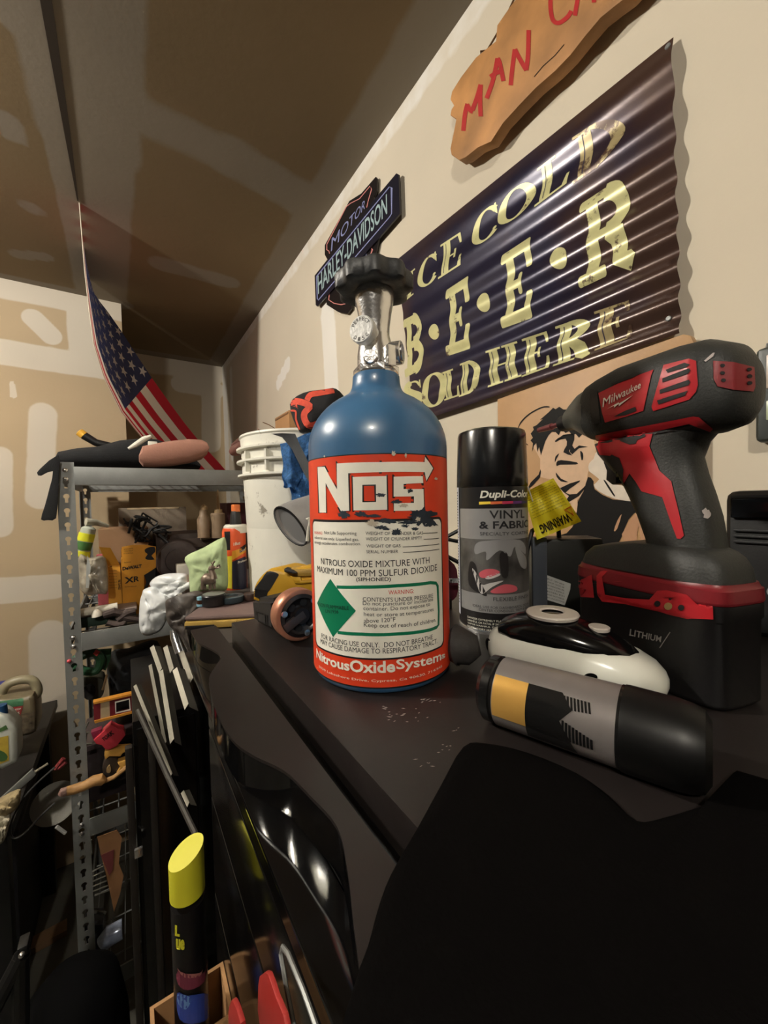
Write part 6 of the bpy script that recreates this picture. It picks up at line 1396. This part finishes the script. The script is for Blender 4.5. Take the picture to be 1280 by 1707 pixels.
# ================================================================== BELOW THE SECOND DECK
VY = 1.40
def on3(x, y, yy=VY): return P(x, y, y=yy)
wr2 = thing('green_plastic_strap', 'loop of dark green plastic hanging under the second deck', 'strap', tuple(on3(150, 1100)))
obj('loop', tube(NB(), [on3(*p, 1.42) for p in smoothpts([(118, 1118), (122, 1102), (140, 1092), (158, 1088), (168, 1100), (160, 1118), (140, 1118), (126, 1112)], 3)], .012, 10), mat('plastic_green', C8(30, 74, 48), .5, var=.3, vscale=30), wr2)
obj('sheet', slab([(160, 1084), (186, 1082), (184, 1100), (176, 1118), (160, 1112)], .01, bev=.001, y=1.43), MATS['plastic_green'], wr2)
obj('red_tag', slab([(155, 1090), (160, 1083), (167, 1087), (161, 1094)], .004, y=1.405), mat('tag_red', C8(206, 78, 74), .5), wr2, smooth=0)
bs = thing('black_bag', 'big black bag filling the space under the second deck', 'bag', tuple(on3(220, 1200, 1.5)))
crumple([(186, 1086), (215, 1080), (262, 1068), (270, 1120), (268, 1180), (262, 1190), (220, 1192), (186, 1186), (182, 1150), (178, 1115)], on3(222, 1150, 1.52).dot(Fv), .05, blackcloth, bs, 'bag_body', 2, .012)
og = thing('olive_canister', 'olive green square canister hanging on a cord left of the black bag', 'canister', tuple(on3(155, 1160, 1.45)))
obj('body', slab(smoothpts([(136, 1131), (150, 1128), (172, 1133), (174, 1150), (168, 1164), (150, 1168), (140, 1164), (136, 1150)], 2), .07, bev=.004, y=1.45), mat('olive', C8(62, 62, 50), .6), og, smooth=50)
obj('dark_mouth', slab(smoothpts([(140, 1146), (150, 1141), (158, 1146), (156, 1162), (146, 1166), (140, 1160)], 2), .006, y=1.443), MATS['vent_black'], og, smooth=40)
obj('cord', tube(NB(), [on3(171, 1150, 1.44), on3(174, 1140, 1.44), on3(178, 1125, 1.44)], .0035, 6), mat('cord_tan', C8(150, 122, 86), .7), og)
# level
lv = thing('spirit_level', 'short dark red spirit level with orange edges and a clear window', 'level', tuple(on3(190, 1190, 1.32)))
def c10(x, y): return (100+x/8, 1060+y/8)
LY = 1.315
def ls(pts, m_, name, yy=LY, th=.012, **k): return obj(name, slab([c10(*p) for p in pts], th, y=yy, **k), m_, lv, smooth=0)
red2 = mat('level_red', C8(112, 30, 40), .45); org = mat('level_orange', C8(206, 138, 52), .45)
ls([(445, 915), (540, 895), (540, 1110), (455, 1135)], red2, 'web'); ls([(540, 895), (660, 868), (665, 1078), (540, 1110)], mat('level_vial', C8(186, 164, 130), .25), 'vial'); ls([(660, 868), (735, 852), (742, 1058), (665, 1078)], red2, 'web')
ls([(735, 852), (940, 808), (940, 835), (735, 880)], red2, 'web'); ls([(740, 1030), (940, 990), (945, 1012), (742, 1058)], red2, 'web'); ls([(935, 810), (1015, 790), (1018, 995), (945, 1012)], red2, 'web')
obj('window_frame', warp(ribbon([c10(*p) for p in ((740, 885), (925, 840), (935, 985), (745, 1028))], 2.0, True), lambda x, y: P(x, y, y=LY-.002)), mat('level_white', C8(232, 226, 214), .4), lv, smooth=0)
ls([(440, 890), (1005, 760), (1008, 785), (450, 915)], org, 'edge', LY-.004, .02); ls([(455, 1138), (1025, 990), (1030, 1018), (465, 1168)], org, 'edge', LY-.004, .02)
# red clamp block, yellow saw
rk = thing('red_tool_block', 'red plastic tool block with black lettering hanging below the level', 'tool', tuple(on3(185, 1245, 1.33)))
def c60(x, y): return (60+x/6.4, 1180+y/6.4)
obj('block', slab([c60(*p) for p in ((615, 350), (680, 290), (800, 180), (880, 225), (935, 235), (955, 290), (900, 360), (860, 410), (780, 450), (740, 445), (700, 400), (640, 385))], .03, bev=.002, y=1.33), mat('block_red', C8(186, 54, 66), .45), rk, smooth=40)
obj('side_wing', slab([c60(*p) for p in ((585, 265), (700, 225), (690, 290), (615, 350))], .02, bev=.001, y=1.338), mat('block_magenta', C8(126, 34, 62), .5), rk)
hm = homog([c60(*p) for p in ((720, 360), (840, 275), (810, 235), (700, 325))]); obj('lettering', warp(text('BAUER', .04), lambda u, v: P(*hm(u, v), y=1.3292)), ink, rk, smooth=0) if False else obj('lettering', warp(text('TORK', .04), lambda u, v: P(*hm(u, v), y=1.3292)), ink, rk, smooth=0)
ys = thing('yellow_hand_saw', 'yellow and black power saw hanging below the red tool block', 'saw', tuple(on3(200, 1300, 1.34)))
obj('upper_arm', slab([c60(*p) for p in ((735, 465), (860, 435), (1010, 425), (1005, 450), (925, 485), (900, 520), (780, 520), (740, 555), (728, 510))], .025, bev=.002, y=1.335), mat('saw_yellow', C8(206, 156, 74), .5), ys, smooth=40)
obj('lower_arm', slab([c60(*p) for p in ((870, 590), (940, 565), (1010, 545), (1010, 600), (900, 680), (860, 700), (900, 640))], .025, bev=.002, y=1.335), MATS['saw_yellow'], ys, smooth=40)
obj('motor', slab([c60(*p) for p in ((735, 560), (790, 525), (860, 540), (890, 620), (870, 700), (800, 740), (720, 730), (705, 650))], .04, bev=.004, y=1.345), mat('saw_grey', C8(72, 62, 54), .5, .3), ys, smooth=50)
obj('hub', slab(smoothpts([c60(*p) for p in ((755, 650), (785, 615), (800, 650), (790, 690), (755, 690))], 3), .006, y=1.338), mat('saw_hub', C8(150, 124, 84), .5), ys)
br = thing('wooden_brush', 'wooden handled brush lying across the shelf post', 'brush', tuple(on3(140, 1310, 1.31)))
obj('handle', tube(NB(), [P(*c60(*p), y=1.315) for p in ((320, 890), (420, 865), (520, 830), (610, 780), (680, 765), (720, 790))], [.011, .0125, .0125, .014, .015, .010], 14), mat('handle_tan', C8(176, 132, 80), .6, var=.12, vscale=40), br)
obj('shaft', tube(NB(), [P(*c60(*p), y=1.32) for p in ((720, 785), (830, 740), (920, 670), (1000, 600))], .006, 8), MATS['handle_tan'], br)
obj('ferrule', tube(NB(), [P(*c60(*p), y=1.312) for p in ((330, 885), (290, 900), (265, 930))], [.010, .012, .008], 10), mat('ferrule_pink', C8(150, 118, 108), .5), br)
pn = thing('grey_pan', 'round grey dish seen behind the shelf post under the wooden brush', 'dish', tuple(P(98, 1365, y=1.42)))
cpn = P(92, 1340, y=1.50); obj('dish', lathe(NB(), [(0, 0), (.026, 0), (.054, .010), (.056, .012), (.052, .012), (.024, .004), (0, .004)], n=40, M=frame(cpn, (1, 0, -.1), None, (-.05, -.75, .65))), mat('dish_grey', C8(104, 102, 94), .6), pn)
rack = thing('wire_rack', 'small pale wire rack behind the shelf post below the level', 'rack', tuple(on3(142, 1230, 1.42)))
for a, b in (((500, 260), (475, 490)), ((520, 255), (500, 490)), ((560, 150), (505, 270)), ((540, 260), (520, 480))): obj('wire', tube(NB(), [P(*c60(*a), y=1.42), P(*c60(*b), y=1.42)], .0022, 6), mat('wire_pale', C8(120, 118, 108), .5, .4), rack)
for a, b in (((500, 265), (570, 262)), ((480, 385), (600, 380)), ((480, 488), (520, 490))): obj('wire', tube(NB(), [P(*c60(*a), y=1.42), P(*c60(*b), y=1.42)], .002, 6), MATS['wire_pale'], rack)
dkb, _ = bxx('dark_tool_bin', 'dark tool bin on the third deck behind the wooden brush', 'bin', xa(140, 1.42, 1280), xa(215, 1.42, 1280)+.02, 1.42, 1.60, -.8665, -.70, mat('bin_dark', C8(38, 30, 32), .6, var=.3, vscale=20), part='bin_body')
obj('rim', box(NB(), (xa(140, 1.42, 1280)-.004, 1.416, -.712), (xa(215, 1.42, 1280)+.024, 1.604, -.695), .002), mat('bin_rim', C8(60, 50, 52), .5), dkb)
# ---- third to fourth deck
cdp = thing('cardboard_strip', 'torn brown cardboard piece with a red print leaning under the third beam', 'cardboard', tuple(P(185, 1500, y=1.33)))
obj('sheet', slab([(162, 1396), (195, 1384), (203, 1396), (200, 1420), (198, 1440), (206, 1460), (200, 1490), (190, 1520), (186, 1500), (176, 1455), (168, 1425)], .003, y=1.335), mat('card_brown2', C8(140, 100, 64), .8, var=.15, vscale=20), cdp, smooth=0)
obj('red_print', slab([(168, 1426), (190, 1416), (188, 1450), (182, 1460), (176, 1445)], .0008, y=1.3335), mat('print_maroon', C8(110, 52, 50), .7), cdp, smooth=0)
wb2 = thing('wire_basket', 'wire basket with thin pale wires on the lower deck', 'basket', tuple(P(158, 1480, y=1.42)))
for k in range(6): obj('wire', tube(NB(), [P(143+k*3, 1458+k*7, y=1.42), P(172+k*2, 1444+k*8, y=1.42)], .0022, 6), MATS['wire_pale'], wb2)
obj('wire', tube(NB(), [P(145, 1519, y=1.42), P(176, 1522, y=1.42)], .004, 6), MATS['wire_pale'], wb2)
for k in range(3): obj('wire', tube(NB(), [P(140+k*6, 1400, y=1.44), P(142+k*6, 1428-k*3, y=1.44)], .0022, 6), MATS['wire_pale'], wb2)
gj = thing('glass_jar', 'shiny pale glass jar on the lowest visible deck', 'jar', tuple(P(186, 1575, y=1.34)))
obj('jar', tube(NB(), [P(172, 1572, y=1.36), P(182, 1560, y=1.36), P(204, 1548, y=1.36)], [.022, .026, .024], 18), mat('jar_glass', C8(150, 160, 182), .15, .2, var=.4, vscale=50), gj)
gj2 = thing('plastic_tray', 'clear grey plastic tray beside the glass jar', 'tray', tuple(P(160, 1585, y=1.4)))
obj('tray', slab([(140, 1545), (172, 1540), (176, 1570), (172, 1592), (146, 1585)], .06, bev=.004, y=1.40), mat('tray_grey', C8(62, 64, 70), .3), gj2)

# ================================================================== LEFT: LOW TABLE WITH JUGS
TZ2 = -.775
tb = thing('low_table', 'low dark table with a steel edge at the left of the shelves', 'table', (-.75, 1.7, FZ))
obj('table_top', box(NB(), (-1.25, 1.30, TZ2-.03), (-.26, 2.04, TZ2), .003), mat('table_dark', C8(22, 20, 19), .6, var=.2, vscale=8), tb)
obj('steel_edge', slab([(-4, 1336), (54, 1283), (60, 1291), (56, 1296), (-4, 1348)], .01, bev=.001, y=1.29), mat('edge_steel', C8(132, 134, 132), .4, .4), tb)
for x in (-1.2, -.30):
    for y in (1.36, 1.98): obj('leg', box(NB(), (x-.02, y-.02, FZ), (x+.02, y+.02, TZ2-.0301), .003), blackplastic, tb)
obj('lower_bin', box(NB(), (-1.1, 1.45, FZ+.001), (-.33, 1.95, FZ+.45), .01), mat('bin_navy', C8(22, 22, 30), .6), tb) if False else None
jg = thing('olive_jug', 'olive brown plastic jug with a big handle loop and green and red label', 'jug', tuple(P(35, 1240, y=1.62)))
JY = 1.60
jm = mat('jug_olive', C8(110, 100, 78), .4, var=.1, vscale=20)
def c0(x, y): return (x/6.1, 1120+y/6.1)
obj('body', slab(smoothpts([c0(*p) for p in ((-60, 330), (40, 285), (240, 265), (330, 240), (360, 330), (368, 480), (360, 620), (250, 660), (100, 680), (-60, 680))], 2), .11, bev=.012, y=JY), jm, jg, smooth=60)
obj('handle', tube(NB(), [P(*c0(*p), y=JY+.05) for p in smoothpts([(20, 270), (20, 190), (90, 120), (200, 82), (310, 80), (365, 130), (380, 200), (350, 250), (250, 262), (120, 275)], 3)], .0135, 12, closed=True), mat('jug_tan', C8(142, 134, 108), .4), jg)
fj = surf(bvh_of([o for o in jg.children if o.name.startswith('body')][0]), .001); fj2 = surf(bvh_of([o for o in jg.children if o.name.startswith('body')][0]), .002)
obj('green_label', poly_on(fj, [c0(*p) for p in ((-10, 300), (240, 268), (235, 340), (60, 360), (-10, 350))], (6, 6)), mat('jug_green', C8(66, 116, 82), .5), jg, smooth=0)
obj('red_label', poly_on(fj, [c0(*p) for p in ((70, 365), (235, 345), (215, 420), (150, 560), (120, 540))], (6, 6)), mat('jug_red', C8(150, 52, 54), .5), jg, smooth=0)
obj('picture_label', poly_on(fj, [c0(*p) for p in ((220, 430), (350, 400), (352, 600), (190, 640), (170, 560))], (6, 6)), mat('jug_picture', C8(96, 86, 70), .5, var=.7, vscale=60), jg, smooth=0)
tt = NB()
for s_, q in (('WEED STOP', ((75, 408), (215, 380), (215, 362), (75, 390))), ('GRASS', ((95, 450), (200, 425), (200, 400), (90, 425))), ('KILL', ((110, 500), (180, 485), (185, 450), (105, 462)))):
    hm = homog([c0(*p) for p in q]); merge(tt, warp(text(s_, .03), lambda u, v: fj2(*hm(u, v))))
obj('lettering', tt, whiteink, jg, smooth=0)
wj = thing('white_jug', 'white plastic bottle with a blue green cap and yellow label at the far left', 'jug', tuple(P(12, 1280, y=1.42)))
WY = 1.42
obj('body', slab(smoothpts([c0(*p) for p in ((-80, 470), (40, 460), (90, 500), (165, 590), (170, 700), (175, 900), (120, 950), (-80, 985))], 2), .08, bev=.012, y=WY), mat('jug_white', C8(196, 200, 190), .4), wj, smooth=60)
obj('cap', lathe_px(NB(), 2, P(2, 1190, y=WY+.03).dot(Fv), [(1194, 0), (1194, 9), (1175, 8), (1173, 0)], 20), mat('cap_teal', C8(30, 70, 110), .4), wj)
fw2 = surf(bvh_of([o for o in wj.children if o.name.startswith('body')][0]), .001); fw3 = surf(bvh_of([o for o in wj.children if o.name.startswith('body')][0]), .002)
obj('yellow_label', poly_on(fw2, [c0(*p) for p in ((-20, 670), (85, 645), (92, 900), (-20, 945))], (6, 6)), mat('jug_yellow', C8(186, 160, 60), .5, var=.2, vscale=40), wj, smooth=0)
obj('green_leaf', poly_on(fw3, smoothpts([c0(*p) for p in ((-20, 800), (40, 810), (80, 860), (50, 900), (-20, 900))], 2), (6, 6)), mat('leaf_green', C8(60, 92, 48), .5), wj, smooth=0)
obj('green_leaf', poly_on(fw2, [c0(*p) for p in ((-10, 580), (60, 540), (80, 580), (-10, 615))], (6, 6)), MATS['leaf_green'], wj, smooth=0)
bj = thing('blue_capped_bottle', 'bottle with a dark blue cap behind the olive jug', 'bottle', tuple(P(3, 1160, y=1.80)))
obj('cap', lathe_px(NB(), 2, P(2, 1150, y=1.80).dot(Fv), [(1150, 0), (1150, 9), (1138, 8.5), (1137, 0)], 18), mat('cap_blue', C8(40, 48, 130), .4), bj)
obj('body', lathe_px(NB(), 0, P(0, 1150, y=1.80).dot(Fv), [(1212, 0), (1212, 16), (1160, 16), (1152, 8), (1150, 0)], 18), mat('bottle_greyish', C8(120, 118, 108), .4), bj)
skm = mat('burlap', C8(150, 134, 100), .9, var=.2, vscale=60, bump=.6, bscale=200)
sk = thing('cream_sack', 'folded cream burlap sack hanging under the table edge', 'sack', tuple(P(15, 1380, y=1.36)))
crumple([(-20, 1345), (30, 1315), (34, 1330), (30, 1345), (10, 1362), (-20, 1372)], P(10, 1345, y=1.24).dot(Fv), .02, skm, sk, 'upper_fold', 3, .006)
crumple([(-20, 1372), (16, 1355), (14, 1380), (4, 1405), (-20, 1412)], P(0, 1385, y=1.24).dot(Fv), .02, mat('burlap_pale', C8(176, 168, 146), .9, bump=.5, bscale=150), sk, 'lower_fold', 7, .006)
hp2 = thing('black_hose', 'thin black hose curving down in front of the low table', 'hose', tuple(P(40, 1380, y=1.25)))
obj('hose', tube(NB(), [V3(p) for p in smoothpts([tuple(P(*c0(*q), y=1.24)) for q in ((560, 970), (400, 1110), (260, 1260), (150, 1440), (100, 1600), (140, 1690), (250, 1640), (420, 1460), (560, 1330))], 4, False)], .0022, 6), mat('hose_grey', C8(60, 60, 60), .4), hp2)
stk = thing('thin_stick', 'thin pale stick pointing out from the table edge', 'stick', tuple(P(70, 1280, y=1.28)))
obj('stick', tube(NB(), [P(58, 1287, y=1.28), P(80, 1273, y=1.29)], .003, 6), mat('stick_pale', C8(120, 114, 98), .6), stk)
fl = thing('silver_tool_end', 'shiny silver tool end catching the light beside the shelf post', 'tool', tuple(P(100, 1385, y=1.30)))
obj('tip', tube(NB(), [P(94, 1378, y=1.30), P(109, 1389, y=1.30)], .0042, 10), mat('bright_silver', (.95, .95, .92), .25, .6), fl)
rb = thing('red_pliers', 'small pair of red handled pliers behind the shelf post', 'pliers', tuple(P(98, 1278, y=1.45)))
for a, b in (((92, 1282), (106, 1264)), ((97, 1281), (110, 1270))): obj('grip', tube(NB(), [P(*a, y=1.45), P(*b, y=1.45)], .006, 8), mat('grip_red', C8(130, 50, 52), .5), rb)
# black sack, stand and plank near the floor
bsk = thing('black_sack', 'large black sack standing on the floor below the shelf post', 'sack', tuple(V3((-.13, 1.05, FZ))))
obj('sack_body', loft(NB(), [(V3((-.14, 1.10, z)), V3((hx_, 0, 0)), V3((0, hy_, 0)), 2.2) for z, hx_, hy_ in ((FZ+.001, .09, .11), (FZ+.04, .11, .13), (FZ+.3, .105, .12), (FZ+.40, .09, .10), (FZ+.45, .05, .055), (FZ+.455, .01, .01))], 28), mat('sack_black', C8(5, 5, 6), .9, spec=.1), bsk, smooth=70)
sd = thing('black_stand', 'black metal stand with a sloping leg near the floor at lower left', 'stand', tuple(V3((-.34, 1.0, FZ))))
for a, b, r in (((35, 1590), (35, 1790), .013), ((38, 1590), (-30, 1720), .014)): obj('leg', tube(NB(), [P(*a, y=1.00), P(*b, y=1.00)], r, 10), blackplastic, sd)
obj('clamp', box(NB(), tuple(P(28, 1600, y=.985)), tuple(P(46, 1575, y=.985)+V3((0, .03, 0))), .003), blackplastic, sd)
obj('bolt', sph(NB(), P(36, 1592, y=.975), .005), chrome, sd)
pk = thing('wood_plank', 'narrow tan wooden plank lying on the floor at lower left', 'plank', tuple(V3((-.5, 1.45, FZ))))
pa_, pb_ = P(-10, 1628, z=FZ), P(112, 1560, z=FZ); dv_ = (pb_-pa_).normalized(); nv_ = V3((-dv_.y, dv_.x, 0))
obj('board', extr([pa_+V3((0, 0, .022)), pb_+V3((0, 0, .022)), pb_+nv_*.05+V3((0, 0, .022)), pa_+nv_*.05+V3((0, 0, .022))], (0, 0, -.0215), bev=.001), mat('plank_tan', C8(128, 98, 70), .7, var=.2, vscale=12), pk)
dkx, _ = bxx('dark_floor_box', 'dark box on the floor under the low table', 'box', -.95, -.32, 1.62, 2.02, FZ+.0005, FZ+.50, mat('floorbox_dark', C8(20, 20, 28), .6), .006, part='box_body')
obj('lid', box(NB(), (-.96, 1.61, FZ+.5005), (-.31, 2.03, FZ+.515), .003), mat('floorbox_lid', C8(34, 30, 36), .5), dkx)

# ================================================================== YELLOW-CAPPED CAN IN ITS BOX, RED HANDLES
YD = .33
bx_ = thing('cardboard_box', 'tall narrow tan cardboard box holding the yellow capped can', 'box', (.035, .365, FZ))
ztop_ = P(317, 1690, d=YD).z; ccn = P(317, 1600, d=YD); hx0, hx1, hy0, hy1 = ccn.x-.030, .0612, ccn.y-.022, ccn.y+.024
for a, b in (((hx0, hy0), (hx1, hy0+.003)), ((hx0, hy1-.003), (hx1, hy1)), ((hx0, hy0+.003), (hx0+.003, hy1-.003)), ((hx1-.003, hy0+.003), (hx1, hy1-.003))): obj('side_wall', box(NB(), (*a, FZ), (*b, ztop_)), cdb, bx_, smooth=0)
obj('bottom', box(NB(), (hx0+.003, hy0+.003, ztop_-.10), (hx1-.003, hy1-.003, ztop_-.097)), cdb, bx_, smooth=0)
yc2 = thing('yellow_capped_can', 'tall black aerosol can with a slanted bright yellow cap at the lower left', 'spray can', (ccn.x, ccn.y, ztop_-.097))
rc_ = 26.5/FPX*YD; yz = lambda y: P(317, y, d=YD).z
obj('can_body', lathe(NB(), [(0, ztop_-.0965), (rc_*.92, ztop_-.0965), (rc_*.97, ztop_-.094), (rc_*.97, yz(1495)), (0, yz(1495))], (ccn.x, ccn.y, 0), 40), mat('can_dark', C8(20, 18, 20), .3), yc2)
cap = lathe(NB(), [(0, yz(1483)), (rc_, yz(1483)), (rc_, yz(1330)), (rc_*.98, yz(1330)), (0, yz(1330))], (ccn.x, ccn.y, 0), 48)
pn_ = (-Fv*.30-Rv*.38+V3((0, 0, 1.0))).normalized(); po = P(317, 1412, d=YD)
bmesh.ops.bisect_plane(cap, geom=cap.verts[:]+cap.edges[:]+cap.faces[:], plane_co=po, plane_no=pn_, clear_outer=True)
bmesh.ops.holes_fill(cap, edges=[e for e in cap.edges if len(e.link_faces) == 1]); bmesh.ops.triangulate(cap, faces=[f for f in cap.faces if len(f.verts) > 4])
obj('slanted_cap', cap, mat('cap_lemon', C8(214, 208, 50), .42), yc2, smooth=30)
fcn = surf(bvh_of([o for o in yc2.children if o.name.startswith('can_body')][0]), .0005)
def c26(x, y): return (260+x/3.765, 1360+y/3.765)
for pts, mm in ((((135, 1110), (200, 1125), (330, 1120), (330, 1260), (240, 1300), (150, 1270)), mat('lab_blue', C8(52, 74, 160), .4)), (((140, 1115), (220, 1140), (190, 1210), (145, 1180)), mat('lab_sky', C8(110, 150, 200), .4)), (((140, 970), (240, 1005), (320, 960), (325, 900), (300, 1040), (200, 1090), (140, 1050)), mat('lab_plum', C8(120, 52, 70), .4)), (((135, 950), (175, 985), (270, 985), (290, 960), (270, 1005), (180, 1010)), mat('lab_peach', C8(170, 110, 104), .4))):
    obj('printed_shape', poly_on(fcn, smoothpts([c26(*p) for p in pts], 3), (6, 6)), mm, yc2, smooth=0)
tt = NB()
for s_, q in (('L', ((122, 750), (150, 755), (152, 690), (122, 680))), ('ue', ((128, 835), (180, 840), (182, 775), (128, 765)))):
    hm = homog([c26(*p) for p in q]); merge(tt, warp(text(s_, .06), lambda u, v: fcn(*hm(u, v))))
obj('lettering', tt, MATS['cap_lemon'], yc2, smooth=0)
# red-handled pliers hanging on the chest side
for k, (pts, lb) in enumerate(((((430, 1640), (436, 1625), (446, 1624), (458, 1660), (478, 1720), (434, 1720)), 'larger pair of red handled pliers hanging beside the chest at the bottom'), (((380, 1690), (384, 1670), (388, 1669), (396, 1690), (402, 1720), (384, 1720)), 'smaller red handled pliers, only the handle tip showing left of the larger pair'))):
    t_ = thing('pliers', lb, 'pliers', tuple(P(pts[0][0], 1700, x=.030-.008*k)), 'red handled pliers at the bottom of the chest')
    obj('grip', slab(smoothpts(pts, 2), .0015, bev=.0004, x=.030-.008*k), mat('handle_red', C8(150, 38, 34), .45), t_)
whk = thing('chrome_wire_hook', 'bent chrome wire hook on the lower side of the chest', 'hook', tuple(P(490, 1640, x=.036)))
obj('wire', tube(NB(), [P(492, 1720, x=.035), P(478, 1650, x=.035), P(468, 1590, x=.036), P(471, 1578, x=.036), P(480, 1590, x=.036), P(505, 1650, x=.036), P(530, 1720, x=.036)], .0007, 6), steel, whk)
# ---- added near-black sheet that darkens the near end of the chest, cords between bottle and can
clo = thing('foreground_dark_sheet', 'added near-black sheet over the near end of the chest top, darkening the foreground', 'dark sheet', tuple(P(900, 1450, z=T)))
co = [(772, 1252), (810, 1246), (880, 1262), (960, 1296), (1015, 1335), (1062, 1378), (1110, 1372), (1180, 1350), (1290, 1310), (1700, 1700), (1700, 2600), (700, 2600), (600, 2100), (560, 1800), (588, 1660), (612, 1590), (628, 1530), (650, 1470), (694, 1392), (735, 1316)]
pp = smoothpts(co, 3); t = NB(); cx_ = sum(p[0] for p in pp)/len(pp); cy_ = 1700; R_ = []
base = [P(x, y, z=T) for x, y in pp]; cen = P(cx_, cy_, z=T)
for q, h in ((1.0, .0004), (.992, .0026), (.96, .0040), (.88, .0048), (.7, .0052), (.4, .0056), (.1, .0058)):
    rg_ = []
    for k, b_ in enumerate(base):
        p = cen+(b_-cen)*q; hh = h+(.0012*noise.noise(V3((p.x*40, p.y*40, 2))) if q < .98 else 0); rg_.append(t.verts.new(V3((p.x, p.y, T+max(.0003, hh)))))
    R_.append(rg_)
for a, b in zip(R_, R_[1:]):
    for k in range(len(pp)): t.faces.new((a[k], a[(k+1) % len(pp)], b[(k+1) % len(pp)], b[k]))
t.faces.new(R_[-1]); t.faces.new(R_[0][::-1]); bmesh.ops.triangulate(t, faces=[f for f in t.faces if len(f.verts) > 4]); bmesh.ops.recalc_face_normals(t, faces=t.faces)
obj('dark sheet', t, mat('sheet_near_black', C8(7, 6, 6), .95, spec=.03, bump=.15, bscale=700), clo, smooth=70)
crd = thing('power_cord', 'black cord and dark red plug between the blue bottle and the upright can', 'cord', tuple(V3((.235, .34, T))))
obj('cord', tube(NB(), [V3(p) for p in smoothpts([tuple(P(x, y, d=dd_)) for x, y, dd_ in ((735, 900, .46), (748, 893, .46), (775, 880, .46), (790, 884, .47), (775, 902, .46), (750, 900, .455), (735, 896, .455))], 4, False)], .0022, 8), blackplastic, crd)
obj('cord', tube(NB(), [V3(p) for p in smoothpts([tuple(P(x, y, d=dd_)) for x, y, dd_ in ((735, 922, .46), (750, 930, .46), (765, 938, .46), (785, 950, .465))], 4, False)], .0024, 8), blackplastic, crd)
obj('plug', slab(smoothpts([(738, 928), (752, 936), (762, 950), (764, 985), (757, 1000), (740, 1000)], 2), .02, bev=.002, d=.45), mat('plug_red', C8(84, 22, 38), .5), crd)
obj('coil', tube(NB(), [V3(p) for p in [tuple(P(748+i*.9, 968+3.5*sin(i*2.1), d=.435+.004*cos(i*2.1))) for i in range(22)]], .0008, 6), steel, crd)
obj('strain_relief', box(NB(), tuple(P(740, 1045, d=.44)), tuple(P(762, 1000, d=.44)+V3((.0, .02, 0))), .002), blackplastic, crd)
lump = thing('rubber_boot', 'dull black rubber boot lying between the bottle and the lying can', 'cover', tuple(P(778, 1090, z=T)))
obj('boot', clampz(tube(NB(), [P(745, 1082, z=T+.012), P(762, 1075, z=T+.017), P(778, 1083, z=T+.014), P(792, 1100, z=T+.008)], [.008, .015, .013, .006], 16), T+.0004), mat('boot_rubber', C8(46, 43, 42), .7, bump=.2, bscale=300), lump, smooth=60)
